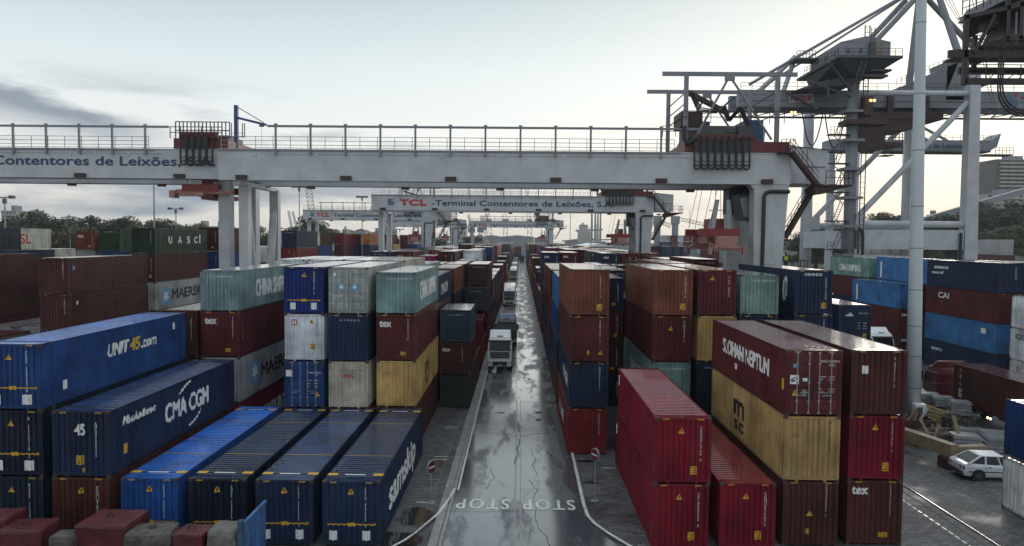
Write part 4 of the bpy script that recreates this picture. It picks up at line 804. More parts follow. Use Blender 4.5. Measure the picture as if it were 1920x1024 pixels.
    for i in range(5 if slim else 8):
        for k, (dz, r_) in enumerate(((0, .085), (.30, .06), (.62, .035)) if not far else ((0, .08),)):
            x0 = a+.75+i*.58; x1 = x0+.50; zt, zb = g1+1.4, g1-1.35+dz
            pts = [(x0, Y-.42-k*.04, zt)]+[(x0+.25-.25*cos(pi*j/8), Y-.42-k*.04, zb+.28-.28*sin(pi*j/8)) for j in range(9)]+[(x1, Y-.42-k*.04, zt)]
            m.tube(pts, r_, 6)
    T(m, 'festoon_cables', BLACK)
    if not far and not slim:
        m = MB(); m.tube([(a-.1, Y-.3, g1+2.2), (a-.1, Y-.3, g1+1.2), (a+.2, Y-.35, g1+.75), (a+.9, Y-.35, g1+1.25)], .2, 8); 
        for k in range(4):
            m.tube([(tx-.2+.12*k, Y+2, g1+4.3), (tx+.3+.1*k, Y+1.8, g1+3.0), (tx+1.2+.1*k, Y+1.6, g1+4.1), (tx+1.9+.1*k, Y+1.6, g1+2.6)], .09, 6)
            m.tube([(tx-3.0, Y+.5+.3*k, g1+5.2), (tx-2.2, Y+.7+.3*k, g1+3.9-.1*k), (tx-.6, Y+1+.3*k, g1+3.7), (tx+.8, Y+1.4+.3*k, g1+5.0)], .06, 6)
        T(m, 'power_cable', BLACK)
    # frame above the trolley
    zt = g1+6.6
    for y0 in (() if slim else (Y+.2, Y+7.6)):
        dx = 0; m = MB()
        m.bar((a-1.9+dx, y0, zt), (b+.6+dx, y0, zt), .18, .34)
        for x in (a+.1, b-1.0): m.bar((x, y0, g1+1.0), (x, y0, zt-.17), .34, .3)
        m.tube([(tx-.1, y0, zt-.3), (a+1.0, y0, g1+1.4)], .10, 8); m.tube([(tx+.1, y0, zt-.3), (b-1.4, y0, g1+1.2)], .10, 8); m.box(tx-.4, y0-.12, zt-.55, tx+.4, y0+.12, zt-.15)
        T(m, 'trolley_frame', GREYP)
    m = MB()
    for y0 in (Y-.1, Y+8): railing(m, (a-.3, y0, g1+2.5), (b-.5, y0, g1+2.5), 1.0, 1.2, .025, 2)
    if slim: m = MB(); railing(m, (a-.3, Y-.1, g1+1.0), (b-.5, Y-.1, g1+1.0), 1.0, .9, .03, 2)
    for k in (() if slim else range(3)): z = g1+3.4+k*.9; m.bar((a+.2, Y+.3, z), (a+.2, Y+7.5, z), .07); m.bar((b-1.0, Y+.3, z), (b-1.0, Y+7.5, z), .07)
    if not slim: m.box(a+.3, Y+3, g1+2.7, a+2.2, Y+6, g1+4.0); m.bar((a+.5, Y+1, g1+5.2), (tx+1, Y+4, g1+4.0), .3, .4)
    T(m, 'service_platform', BRNRED)
    if not far and not slim:
        m = MB(); m.box(tx-2.3, Y+4, g1+1.6, tx-.6, Y+6.4, g1+3.3); T(m, 'electric_cabinet', mat('blue_cabinet', (.02,.05,.12), .5, noise=.2)); m = MB(); m.box(tx+2.4, Y+3.6, g1+1.1, tx+4.0, Y+6.8, g1+3.4); T(m, 'electric_cabinet', mat('blue_cabinet', (.02,.05,.12), .5, noise=.2))
    # operator's cab and ladder cage under the trolley
    if slim: T_ = T; T = lambda *a_, **k_: None
    m = MB(); cx = tx+(.4 if slim else 2.5)
    m.hexa([(cx-.6,Y+2,g0-3.0),(cx+.9,Y+2,g0-3.0),(cx+.9,Y+4.4,g0-3.0),(cx-.6,Y+4.4,g0-3.0),(cx-1.0,Y+2,g0-.8),(cx+.9,Y+2,g0-.8),(cx+.9,Y+4.4,g0-.8),(cx-1.0,Y+4.4,g0-.8)]); cab = T(m, 'operator_cab', DARKG)
    m = MB(); m.hexa([(cx-.52,Y+1.97,g0-2.7),(cx+.1,Y+1.97,g0-2.8),(cx+.1,Y+1.99,g0-2.8),(cx-.52,Y+1.99,g0-2.7),(cx-.9,Y+1.97,g0-1.1),(cx-.2,Y+1.97,g0-1.0),(cx-.2,Y+1.99,g0-1.0),(cx-.9,Y+1.99,g0-1.1)]); T(m, 'window', STEEL, cab)
    m = MB(); m.box(cx+.9, Y+2, g0-3.3, cx+2.2, Y+5, g0-3.15); m.box(cx+.95, Y+3, g0-3.1, cx+1.6, Y+6, g0-.3); railing(m, (cx+.9, Y+2, g0-3.15), (cx+2.2, Y+2, g0-3.15), 1.0, .4, .025, 2); T(m, 'cab_platform', BRNRED)
    m = MB(); m.box(cx-1.0, Y+1.5, g0-.1, cx+1.4, Y+6.5, g0+.0)
    if not slim: m.box(cx-1.1, Y+4.5, g0-2.4, xr-1.15, Y+6.5, g0-.1); m.box(cx+.95, Y+2.5, g0-2.2, xr-1.15, Y+4.5, g0-.1)
    T(m, 'machine_floor', BLACK)
    if slim: T = T_
    # ropes, head block, spreader
    hz = g0-(.9 if slim else 4.2); m = MB()
    for yy in (Y+1.2, Y+6.6):
        for x in (tx-1.5, tx-.9, tx+.9, tx+1.5): m.bar((x-.2, yy, hz+.5), (x*.5+tx*.5+.3, yy, g1), .035)
    T(m, 'hoist_rope', BLACK)
    m = MB()
    for yy in (Y+.9, Y+6.2): m.box(tx-2.0, yy, hz-.2, tx+1.3, yy+.6, hz+.42)
    m.box(tx-1.3, Y+1.2, hz-.1, tx-.5, Y+6.6, hz+.3); m.box(tx+.1, Y+1.2, hz-.1, tx+.7, Y+6.6, hz+.3); m.box(tx-.75, Y+2.2, hz+.42, tx+.35, Y+4.8, hz+1.3); m.box(tx-.9, Y+2.4, hz+2.0, tx+.5, Y+2.5, hz+2.06)
    hb = T(m, 'head_block', mat('head_block_red', (.19,.016,.018), .45, noise=.2))
    m = MB()
    for s in (() if slim else (-1.0, .55)): m.hexa([(tx+s-.2,Y+1.4,hz+.4),(tx+s+.35,Y+1.4,hz+.4),(tx+s+.35,Y+1.6,hz+.4),(tx+s-.2,Y+1.6,hz+.4),(tx+s*.6,Y+1.4,hz+2.9),(tx+s*.6+.3,Y+1.4,hz+2.9),(tx+s*.6+.3,Y+1.6,hz+2.9),(tx+s*.6,Y+1.6,hz+2.9)])
    if not slim: T(m, 'sheave_guard', STEEL, hb)
    sp = MB(); s0 = hz-.35
    if slim: sp.box(tx-2.6, Y+1, s0-.1, tx+2.4, Y+1.6, s0+.3); sp.box(tx-3.1, Y+.8, s0-.45, tx-2.6, Y+1.7, s0+.2); sp.hexa([(tx-2.6,Y+1,s0-.3),(tx-1,Y+1,s0-.3),(tx-1,Y+1.5,s0-.3),(tx-2.6,Y+1.5,s0-.3),(tx-2.2,Y+1,s0-.1),(tx-1,Y+1,s0-.1),(tx-1,Y+1.5,s0-.1),(tx-2.2,Y+1.5,s0-.1)])
    for yy, s in (() if slim else ((Y-.4, -1), (Y+8.2, 1))):
        sp.hexa([(tx-1.6,yy,s0-1.1),(tx+1.5,yy,s0-1.1),(tx+1.5,yy+.5,s0-1.1),(tx-1.6,yy+.5,s0-1.1),(tx-.7,yy,s0-.5),(tx+.6,yy,s0-.5),(tx+.6,yy+.5,s0-.5),(tx-.7,yy+.5,s0-.5)])
        sp.box(tx-.9, yy+.05, s0-.5, tx+.8, yy+.6, s0+.15)
        for x in (tx-1.55, tx+1.25): sp.box(x, yy-.1, s0-1.4, x+.2, yy+.35, s0-.8); sp.bar((x+.1, yy, s0-.9), (x+.1+(.15 if x > tx else -.15), yy, s0-.35), .07)
    sp.box(tx-.5, Y-.2, s0-.35, tx+.4, Y+8.4, s0); sp.box(tx-1.0, Y+2.6, s0-.5, tx+.9, Y+5.4, s0+.1)
    spo = T(sp, 'spreader', ORNG)
    m = MB()
    for i in range(0 if slim else 14): x = tx-1.5+i*.215; m.face([(x, Y-.415, s0-1.08), (x+.09, Y-.415, s0-1.08), (x+.17, Y-.415, s0-.85), (x+.08, Y-.415, s0-.85)])
    if not slim: T(m, 'hazard_stripes', BLACK, spo)
    if house:
        hx = XR+.35; m = MB()
        m.box(xr+1.75, Y+.3, g0+.2, XR, Y+1.3, g1-.1)
        hm = MB(); hm.hexa([(hx,Y+1.0,g0+.1),(hx+3.1,Y+1.0,g0+.1),(hx+3.1,Y+5.5,g0+.1),(hx,Y+5.5,g0+.1),(hx,Y+1.0,g1+.75),(hx+3.1,Y+1.0,g1+.45),(hx+3.1,Y+5.5,g1+.45),(hx,Y+5.5,g1+.75)])
        h_ = T(hm, 'electric_house', WHITE)
        mm = MB(); mm.bar((hx-.1, Y+.95, g1+.79), (hx+3.2, Y+.95, g1+.49), .1, .07); mm.bar((hx+1.2, Y+.97, g0+.9+.6), (hx+2.9, Y+.97, g0+.9+.6), .06, .06); mm.bar((hx+1.35, Y+.97, g0+.2), (hx+1.35, Y+.97, g1+.5), .04); T(mm, 'house_trim', DARKG, h_)
        st = MB(); rl = MB(); stair(st, rl, (hx-.6, Y-1.0, g1+.1), (hx+1.6, Y-1.0, g0-.15))
        st.box(hx-1.6, Y-1.2, g1-.05, hx-.5, Y-.05, g1+.08); st.box(hx+1.5, Y-1.4, g0-.3, hx+4.2, Y+1.0, g0-.14); st.hexa([(hx+1.2,Y-1.2,g0-.9),(hx+1.9,Y-1.2,g0-.9),(hx+1.9,Y+.8,g0-.9),(hx+1.2,Y+.8,g0-.9),(hx+1.2,Y-1.2,g0-.31),(hx+3.9,Y-1.2,g0-.31),(hx+3.9,Y+.8,g0-.31),(hx+1.2,Y+.8,g0-.31)])
        railing(rl, (hx-1.6, Y-1.2, g1+.08), (hx-.5, Y-1.2, g1+.08), 1.0, .35); railing(rl, (hx+2.0, Y-1.4, g0-.14), (hx+4.2, Y-1.4, g0-.14), 1.1, .7); railing(rl, (hx+4.2, Y-1.4, g0-.14), (hx+4.2, Y+1.0, g0-.14), 1.1, .8)
        stair(st, rl, (hx+2.2, Y+1.2, g0-.3), (hx-.2, Y+1.2, g0-4.6)); st.box(hx-2.3, Y+.3, g0-4.8, hx-.1, Y+2.2, g0-4.62); st.bar((hx-2.3, Y+1, g0-6.4), (hx-.9, Y+1, g0-4.8), .12)
        railing(rl, (hx-2.3, Y+.3, g0-4.62), (hx-.1, Y+.3, g0-4.62), 1.1, .5); railing(rl, (hx-2.3, Y+2.2, g0-4.62), (hx-.1, Y+2.2, g0-4.62), 1.1, .5); st.box(hx-1.6, Y+1.2, g0-4.6, hx-1.2, Y+1.5, g0-3.2)
        st.box(hx-2.9, Y+.5, g0-9.0, hx-1.6, Y+2.2, g0-8.8); railing(rl, (hx-2.9, Y+.5, g0-8.8), (hx-1.6, Y+.5, g0-8.8), 2.3, .4, .03, 2); stair(st, rl, (hx-1.7, Y+1.4, g0-8.9), (hx-.2, Y+1.4, g0-15.5)); rl.bar((hx-2.6, Y+.7, g0-8.8), (hx-2.5, Y+.7, g0-4.8), .1)
        T(st, 'stairway', BRNRED); T(rl, 'stair_railing', BRNRED)
    if text: tcl_text(t, text[0]-ox, text[1], text[2], text[3], Y-oy-.02)
    return t
gantry(-25.5, 22.5, 61.5, -24.1, 20.7, 17.3, 'nearest white gantry crane with plain girder, red trolley and hanging spreader')
gantry(-25.4, 22.5, 124.0, -24.1, 20.7, 17.3, 'second white gantry crane across the road, red and navy lettering on girder', text=(-22.6, 19.0, .95, 38.5))
gantry(-58.5, -26.7, 64.4, -57.5, -26.9, -28.4, 'white gantry crane cut by the frame edge, navy lettering, beside the tree block', text=(-60.4, 19.6, .82, 33.6), house=False, topg=21.0, slim=True)
gantry(-58.0, -22.0, 194.0, -57.0, -25.2, -28.0, 'small lettered gantry crane on the tree side, beyond the second crane', text=(-56.0, 19.0, .95, 30), far=True, house=True, topg=20.7)
gantry(-21.6, 14.5, 305.0, -20.6, 12.0, 9.5, 'farthest lettered gantry crane across the end of the road', text=(-19.6, 18.9, .95, 33), far=True, topg=20.9)
gantry(-58.6, -26.0, 300.0, -57.0, -27.5, -31.0, 'farthest gantry crane on the tree side, seen under another girder', text=(-40, 18.9, .95, 20), far=True, topg=20.7)

# blue davit on the tree side crane and the aerial beside it
t = thing('davit_crane', 'small blue davit standing on the tree side gantry crane', 'davit', (-25.9, 66.5, 21.1)); m = MB()
m.bar((0,0,0), (0,0,4.2), .34, .30); m.bar((0,0,3.1), (2.75,0,2.45), .16, .20); m.bar((0,0,4.1), (2.5,0,2.65), .07); m.build('jib', mat('davit_blue', (.02,.05,.17), .45, noise=.15), t)
m = MB(); m.tube([(2.3,0,2.3),(2.3,0,2.45)], .22, 10); m.bar((2.3,0,2.3), (2.3,0,.1), .02); m.build('hoist_line', DARKG, t)
m = MB()
for x in (-.45, .55, .75): m.bar((x,0,1.3), (x,0,2.6), .07)
m.bar((-.45,0,1.35), (.75,0,1.35), .05); m.bar((-.45,0,1.7), (.75,0,1.7), .03); m.build('aerial', DARKG, t)

# ---------------------------------------------------------------- the tall quay crane
WIN_ = mat('window_dark', (.04,.045,.055), .2)
def leg(m, p, q, r, n=12, r2=None): m.tube([p, q], [r, r2 or r], n)
YA, YB = 113.0, 130.0; XT, XS = 50.5, 68.5
t = thing('quay_crane', 'tall white quay crane with machine house, slanting stays and portal legs', 'quay crane', (XT+9, YA+8, 0)); o3 = (XT+9, YA+8, 0)
def Q(m, nm, ma, par=None, sm=False):
    m.v = [(x-o3[0], y-o3[1], z) for x, y, z in m.v]; return m.build(nm, ma, par or t, sm)
m = MB(); leg(m, (XT,YA,1), (XT,YA,39), .85, 16); Q(m, 'leg', GREYP, sm=True)
m = MB(); leg(m, (XT,YB,1), (XT,YB,36), 1.05, 16, .85); Q(m, 'leg', WHITE, sm=True)
m = MB(); m.hexa([(XS-.75,YA-.8,1),(XS+1.45,YA-.8,1),(XS+1.45,YA+.8,1),(XS-.75,YA+.8,1),(XS-.75,YA-.8,39),(XS+.75,YA-.8,39),(XS+.75,YA+.8,39),(XS-.75,YA+.8,39)]); Q(m, 'leg', WHITE)
m = MB(); leg(m, (XS-.4,YB,1), (XS-.4,YB,36), 1.0, 16, .8); Q(m, 'leg', WHITE, sm=True)
for y in (YA, YB):
    m = MB(); m.box(XT+1, y-.9, 12.4, XS-1, y+.9, 15.4); Q(m, 'portal_beam', WHITE)
    m = MB(); leg(m, (XT+.6, y, 16.3), (XS-.7, y, 16.3), .48); leg(m, (XT+1.1, y, 17.2), (XS-.7, y, 34.8), .45); leg(m, (XT+.6, y, 36.2), (XS-.7, y, 36.2), .42); m.box(XT+.8, y-.5, 15.6, XT+2.2, y+.5, 17.8); Q(m, 'brace', WHITE)
for x in (XT, XS):
    m = MB(); m.box(x-.8, YA+1, 12.4, x+.8, YB-1, 15.2); Q(m, 'tie_beam', WHITE)
m = MB(); m.tube([(XT+1.6, YA-1.2, 2), (XT+1.6, YA-1.2, 14.5), (XT+1.4, YA-1.2, 15.2), (XT+1.0, YA-1.2, 15.6)], .22, 8); m.tube([(XS-1.6, YA-1.2, 2), (XS-1.6, YA-1.2, 15)], .22, 8); Q(m, 'cable_duct', BLACK)
# boom along X
yb0, yb1 = 119.0, 124.0; zb0, zb1 = 34.2, 37.6
m = MB()
for y in (yb0, yb1): m.box(34.8, y, zb0+.9, 130, y+1.0, zb1); m.box(34.8, y-.12, zb0+1.9, 130, y, zb0+2.15); m.box(34.8, y-.1, zb1, 130, y+1.1, zb1+.15)
Q(m, 'boom', GREYP)
m = MB()
for i in range(32):
    x = 35+i*3; m.bar((x, yb0+1, zb0+.3), (x+1.5, yb1, zb0+.3), .14); m.bar((x+1.5, yb1, zb0+.3), (x+3, yb0+1, zb0+.3), .14); m.bar((x, yb0+.5, zb0+.2), (x+1.5, yb0+.5, zb0+.9), .12); m.bar((x+1.5, yb0+.5, zb0+.9), (x+3, yb0+.5, zb0+.2), .12)
m.box(34.8, yb0, zb0, 130, yb0+.8, zb0+.22); m.box(34.8, yb1, zb0, 130, yb1+.8, zb0+.22); Q(m, 'boom_bracing', DARKG)
m = MB(); railing(m, (35, yb0-.5, zb1+.1), (120, yb0-.5, zb1+.1), 1.1, 1.8, .03, 2); Q(m, 'handrail', DARKG)
tx = text_mesh('MAGUE', w=3.3, h=.85, bold=.05, mat_=REDT); plate = quad_mesh(3.9, 1.45, WHITE)
for v in tx.vertices: v.co = (v.co.x+43.2-o3[0], yb0-.17-o3[1]+v.co.y, v.co.z+zb0+1.8)
for v in plate.vertices: v.co = (v.co.x+42.9-o3[0], yb0-.14-o3[1], v.co.z+zb0+1.5)
ob('name_plate', join([plate, tx], 'name_plate'), t)
tcl_text(t, 77.5-o3[0], zb0+1.25, 1.6, 48, yb0-.16-o3[1])
# cables hanging in loops under the boom
m = MB()
for i in range(4):
    x0 = 45.0+i*3.6; x1 = x0+3.3; d = (5.2, 5.6, 5.2, 4.8)[i]
    m.tube([(x0+(x1-x0)*k/12, yb0-.3, zb0-.1-d*(1-((k-6)/6)**2)) for k in range(13)], .10, 6)
Q(m, 'boom_cable', BLACK)
# trolley under the boom, with hook block house
m = MB(); m.box(54.5, yb0-1.2, zb0-1.2, 67, yb1+1.5, zb0-.1); m.hexa([(55,yb0-1,zb0-3.2),(62,yb0-1,zb0-2.8),(62,yb1,zb0-2.8),(55,yb1,zb0-3.2),(55,yb0-1,zb0-1.2),(66,yb0-1,zb0-1.2),(66,yb1,zb0-1.2),(55,yb1,zb0-1.2)])
for x in (58.5, 64.2): m.box(x, yb0-.6, zb0-1, x+.9, yb0-.3, zb1-.2)
Q(m, 'trolley', BRNRED)
m = MB(); m.box(53.0, yb0-2, zb0-6.0, 57.5, yb0+2, zb0-3.2); m.box(57.5, yb0-2, zb0-5.6, 60.2, yb0+2, zb0-4.9); cabq = Q(m, 'trolley_cab', BRNRED)
m = MB(); railing(m, (57.6, yb0-2, zb0-4.9), (60.2, yb0-2, zb0-4.9), 1.4, .5, .03, 2); m.box(57.2, yb0-2.2, zb0-7.0, 59.0, yb0, zb0-6.9); m.bar((57.6,yb0-2,zb0-6.9), (57.6,yb0-2,zb0-5.6), .08); m.bar((58.6,yb0-2,zb0-6.9), (58.6,yb0-2,zb0-5.6), .08); Q(m, 'cab_platform', BLACK, cabq)
m = MB()
for x in (63.3, 64.4, 65.5, 66.3): m.bar((x-1.5, yb0+1, zb0-1), (x-1.2, yb0+1, 15), .05)
Q(m, 'hoist_rope', DARKG)
# apex and stays
ap = (65.6, 121.5, 55.0)
m = MB(); leg(m, (XS, YA+1, 38), (ap[0]+.8, ap[1]-1, ap[2]), .62, 10, .45); leg(m, (63.0, 121, 38), (ap[0]-.5, ap[1]+1, ap[2]), .55, 10, .45); m.box(ap[0]-1.6, ap[1]-2, ap[2]-1.2, ap[0]+1.6, ap[1]+2, ap[2]+1); Q(m, 'apex_frame', GREYP)
m = MB(); leg(m, (ap[0]-1, yb0, ap[2]), (36.5, yb0, zb1+1.0), .24, 8); leg(m, (ap[0]-1, yb1, ap[2]), (38.5, yb1, zb1+.5), .18, 8)
for y in (yb0, yb1+1): leg(m, (ap[0]-1.5, y, ap[2]-1), (53.8+.02*(y-yb0), y, 42.6), .42, 8)
leg(m, (ap[0]+1, yb0-1, ap[2]+3), (87, yb0-1, 43.0), .5, 8); leg(m, (ap[0]+1, yb1, ap[2]-.5), (76, yb1, 45.0), .45, 8)
for k in range(3): m.bar((ap[0]-1, yb0+k, ap[2]), (53+k, yb0+k, 43.5), .05); m.bar((ap[0]+1, yb0+k, ap[2]+.6), (73+k, yb0+k, 43), .05)
Q(m, 'stay', GREYP)
m = MB(); leg(m, (41.5, yb0+2, zb0), (44.2, yb0+2, zb1+5.0), .4, 8); leg(m, (38.4, yb0+2, zb1), (44.5, yb0+2, zb1+6.0), .4, 8); leg(m, (41.8, YB, 20), (42.6, YB, 33), .3, 8); Q(m, 'back_strut', WHITE)
m = MB()
for k in range(5): z = 53-k*3.6; x = 68.2+(55.5-z)*.22; m.box(x+.4, 118, z, x+2.2, 120, z+.12); railing(m, (x+.6, 118, z), (x+2.2, 118, z), 1.0, .5, .03); m.bar((x+1.9,118,z), (x+2.9,118,z-3.5), .06); m.bar((x+2.4,118,z), (x+3.4,118,z-3.5), .06)
Q(m, 'apex_ladder', DARKG)
# machine house on the landside leg
Y0, Y1 = 109.5, 121.0; hx0, hx1 = 47.0, 54.2
m = MB(); m.box(hx0, Y0, 40.7, hx1, Y1, 42.9); m.prism([(hx0-.1,42.9),(hx1+.1,42.9),(50.6,43.75)], Y0-.05, Y1, 'y'); mh = Q(m, 'machine_house', GREYP)
m = MB(); m.box(51.9, Y0-.08, 40.9, 53.0, Y0-.02, 42.8); Q(m, 'notice_board', mat('faded_notice', (.20,.16,.12), .6, noise=.3, nscale=1.5), mh)
m = MB(); m.box(51.0, Y0-.5, 40.7, 51.8, Y0-.1, 42.7); Q(m, 'ladder_shaft', DARKG, mh)
m = MB()
for y in (111.5, 114.5, 118): m.box(hx0-.05, y, 41.5, hx0-.01, y+.9, 42.1)
for x in (47.8, 49.6): m.box(x, Y0-.05, 41.3, x+.5, Y0-.01, 41.9)
Q(m, 'window', WIN_, mh)
m = MB(); m.box(45.9, Y0-1.3, 40.25, 55.4, Y1+3, 40.65); m.hexa([(49.2,Y0+1,38.3),(52.4,Y0+1,38.3),(52.4,Y1,38.3),(47,Y1,38.3),(46.2,Y0-1,40.2),(55.2,Y0-1,40.2),(55.2,Y1,40.2),(46.2,Y1,40.2)])
m.hexa([(43,116,37.2),(50,112,37.2),(50,124,37.2),(43,124,37.2),(45.8,116,38.3),(50,112,38.9),(50,124,38.9),(45.8,124,38.3)]); m.box(51.5, Y0, 38.7, 54.5, Y0+3, 39.0); m.box(50.5, Y0, 37.9, 54, Y0+2, 38.2)
m.bar((45.2,Y0,39.9), (49.6,Y0+2,36), .3); m.bar((44,Y0+4,38), (50,Y0+3,35.5), .3); m.bar((42,118,37.2),(47,118,34.5),.3); m.bar((46.5,Y0+3,35.2),(46.5,Y0+3,38),.3)
for k in range(7): m.bar((44.0+k*.12,Y0+5,35.6+k*.35),(45.0+k*.12,Y0+5,35.6+k*.35),.1)
for k in range(9): m.bar((48.6+k*.12,Y0-.8,36.6+k*.38),(49.4+k*.12,Y0-.8,36.6+k*.38),.08)
m.bar((48.6,Y0-.8,36.4),(49.7,Y0-.8,40.2),.1); m.bar((49.4,Y0-.8,36.4),(50.5,Y0-.8,40.2),.1)
Q(m, 'house_platform', DARKG)
m = MB(); railing(m, (46,Y0-1.3,40.65), (55.3,Y0-1.3,40.65), 1.0, 1.0, .03); railing(m, (46,Y0-1.3,40.65), (46,Y1,40.65), 1.0, 1.2, .03)
for dx in (0, .6): m.bar((51.1+dx,Y0-.4,42.7), (51.1+dx,Y0-.4,44.9), .08)
for k in range(5): m.bar((51.1,Y0-.4,42.9+k*.42), (51.7,Y0-.4,42.9+k*.42), .05)
railing(m, (44.0,yb0,43.0), (47,yb0,43.0), 1.0, .5, .04); m.box(43.6,yb0-1,42.4,47,yb0+2,42.7); Q(m, 'house_railing', DARKG)
# stair tower up the landside leg
m = MB(); rl = MB()
z = 8.0; s = 1
while z < 33:
    m.box(XT-4.0, YA-1.6, z-.15, XT-.8, YA-.2, z); m.box(XT-1.6, YA-1.5, z+3.3, XT+1.3, YA+1.5, z+3.7, 1)
    rl.bar((XT-3.2,YA-1.4,z), (XT-1.9,YA-1.4,z+3.4), .09); rl.bar((XT-2.6,YA-1.4,z), (XT-1.3,YA-1.4,z+3.4), .09)
    for k in range(9): f = (k+.5)/9; rl.bar((XT-3.2+1.3*f,YA-1.4,z+3.4*f), (XT-2.6+1.3*f,YA-1.4,z+3.4*f), .05)
    rl.bar((XT-3.9,YA-1.5,z+3.6), (XT-1.3,YA-1.5,z+3.6), .05); rl.bar((XT-1.6,YA-1.2,z-1.9), (XT-3.4,YA-1.2,z-.1), .09)
    railing(rl, (XT-3.9,YA-1.6,z), (XT-2.9,YA-1.6,z), 1.1, .5, .03)
    z += 4.35
Q(m, 'stair_landing', [BRNRED, GREYP]); Q(rl, 'ladder', DARKG)
m = MB()
for dx in (0, .7): m.bar((XT+.9+dx,YA-1.3,2), (XT+.9+dx,YA-1.3,46), .12)
z = 2.5
while z < 46: m.bar((XT+.9,YA-1.3,z), (XT+1.6,YA-1.3,z), .06); z += .8
m.box(XT+1.0,YA-1.6,32.6,XT+2.3,YA-.2,35.4); m.box(XT-1.6,YA-2,31.2,XT+4.5,YA+1.4,31.9); Q(m, 'ladder', BRNRED)
for nm, x, y, z in (('lamp', 43.2, yb0-.5, 34.0), ('lamp', 52.3, YA-1.8, 34.6), ('lamp', 83.5, yb0-.5, 34.1)):
    m = MB(); 
    for k in (0, .55): m.tube([(x+k,y,z), (x+k,y-.15,z+.2)], .2, 8)
    Q(m, nm, LAMP)
# trapezoid link between boom root and seaside leg
m = MB(); m.hexa([(58.5,yb0,37.6),(68,yb0,37.6),(68,yb1,37.6),(58.5,yb1,37.6),(61.0,yb0,38.5),(69.8,yb0,42.4),(69.8,yb1,42.4),(61.0,yb1,38.5)]); m.box(68,yb0,36,71.3,yb1,42.5); Q(m, 'boom_root', GREYP)
m = MB(); railing(m, (60,yb0-.1,38.6), (69.5,yb0-.1,42.4), 1.1, .8, .03); Q(m, 'handrail', DARKG)

# ---------------------------------------------------------------- second quay crane, farther: its lettered boom runs across the picture
t = thing('quay_crane', 'far quay crane whose low lettered boom is seen between the tall legs', 'quay crane', (80, 178, 0)); o3 = (80, 178, 0)
yq = 172; zq = 35.0
m = MB(); m.box(72, yq, zq, 109, yq+5, zq+2.2); m.box(72, yq-.1, zq+2.2, 109, yq+5, zq+2.35); m.hexa([(109,yq,zq),(110.5,yq,zq+1),(110.5,yq+5,zq+1),(109,yq+5,zq),(109,yq,zq+2.2),(111.3,yq,zq+4),(111.3,yq+5,zq+4),(109,yq+5,zq+2.2)]); Q(m, 'boom', GREYP)
m = MB(); m.box(72, yq-.1, zq-.4, 109, yq+5, zq); m.box(107, yq-1, zq-1.2, 113.6, yq+2, zq-.9); railing(m, (109.5,yq-1,zq-.9), (113.6,yq-1,zq-.9), 1.6, .8, .04); railing(m, (72,yq,zq+2.35), (109,yq,zq+2.35), 1.2, 1.8, .035); Q(m, 'walkway', DARKG)
m = MB(); leg(m, (84,yq+2,46), (101,yq+2,zq+2), .35, 8); leg(m, (82,yq+2,43), (97,yq+2,zq+2), .35, 8); Q(m, 'stay', GREYP)
m = MB()
for x, y in ((76,yq-4),(76,yq+9)): leg(m, (x,y,1), (x,y,zq), .9, 10)
Q(m, 'leg', WHITE)
tcl_text(t, 74.0-o3[0], zq+.45, 1.25, 32, yq-.13-o3[1])

# ---------------------------------------------------------------- dark machinery gantry reaching in from the frame edge
t = thing('quay_crane', 'dark brown machinery platform of a nearer crane, thick cable loops hanging below', 'quay crane', (52, 66, 0)); o3 = (52, 66, 0)
Yd = 62.0
def P_(px, py, Y=Yd): return ((px-975.4)/1368*Y*1.0, (452-py)/1368*Y+13.39)
BRD = mat('dark_brown_steel', (.018,.010,.010), .55, noise=.3)
m = MB()
xL = 36.6; xR = 60
for z0, z1, xa in ((28.9,29.5,35.6), (26.7,27.2,37.0)):
    for y in ((Yd, Yd+6) if z0 > 28 else (Yd,)): m.box(xa+(4.4 if y > Yd else 0), y, z0, xR, y+.35, z1)
for x in (36.8, 46.8, 56):
    for y in (Yd, Yd+6): dx = 4.4 if y > Yd and x < 40 else 0; m.box(x+dx, y, 26.6 if y == Yd else 28.9, x+dx+.34, y+.34, 33.2 if x > 37 else 32.4)
m.hexa([(36.6,Yd,32.0),(42,Yd,33.2),(42,Yd+6,33.2),(40.6,Yd+6,32.0),(36.6,Yd,32.3),(42,Yd,33.6),(42,Yd+6,33.6),(40.6,Yd+6,32.3)])
m.box(41.3, Yd, 30.0, 60, Yd+6.3, 30.7); m.hexa([(38.3,Yd,29.9),(41.3,Yd,29.9),(41.3,Yd+6,29.9),(38.3,Yd+6,29.9),(38.6,Yd,30.1),(41.3,Yd,30.9),(41.3,Yd+6,30.9),(38.6,Yd+6,30.1)])
for x in (40.2, 41.3, 44.8): m.box(x, Yd, 30.2, x+.3, Yd+.3, 34.2)
m.bar((37.6,Yd,29.2), (39.2,Yd,32.4), .25); m.bar((38.6,Yd+1,29.2), (40.4,Yd+1,33.2), .25); Q(m, 'platform_frame', BRD)
m = MB(); m.box(41.7, Yd+1.2, 30.7, 44.7, Yd+5, 33.9); dh = Q(m, 'drive_house', GREYP)
m = MB(); m.hexa([(40.8,Yd,34.0),(60,Yd,34.6),(60,Yd+8,34.6),(40.8,Yd+8,34.0),(41.6,Yd,35.2),(60,Yd,36.4),(60,Yd+8,36.4),(41.6,Yd+8,35.2)]); Q(m, 'house_roof', DARKG, dh)
m = MB(); m.box(42.5,Yd+1.15,31,42.56,Yd+1.19,33.4); m.box(43.2,Yd+1.15,31,43.26,Yd+1.19,33.4); m.box(42.2,Yd+1.15,33.3,44.3,Yd+1.19,33.36); Q(m, 'house_door', DARKG, dh)
m = MB()
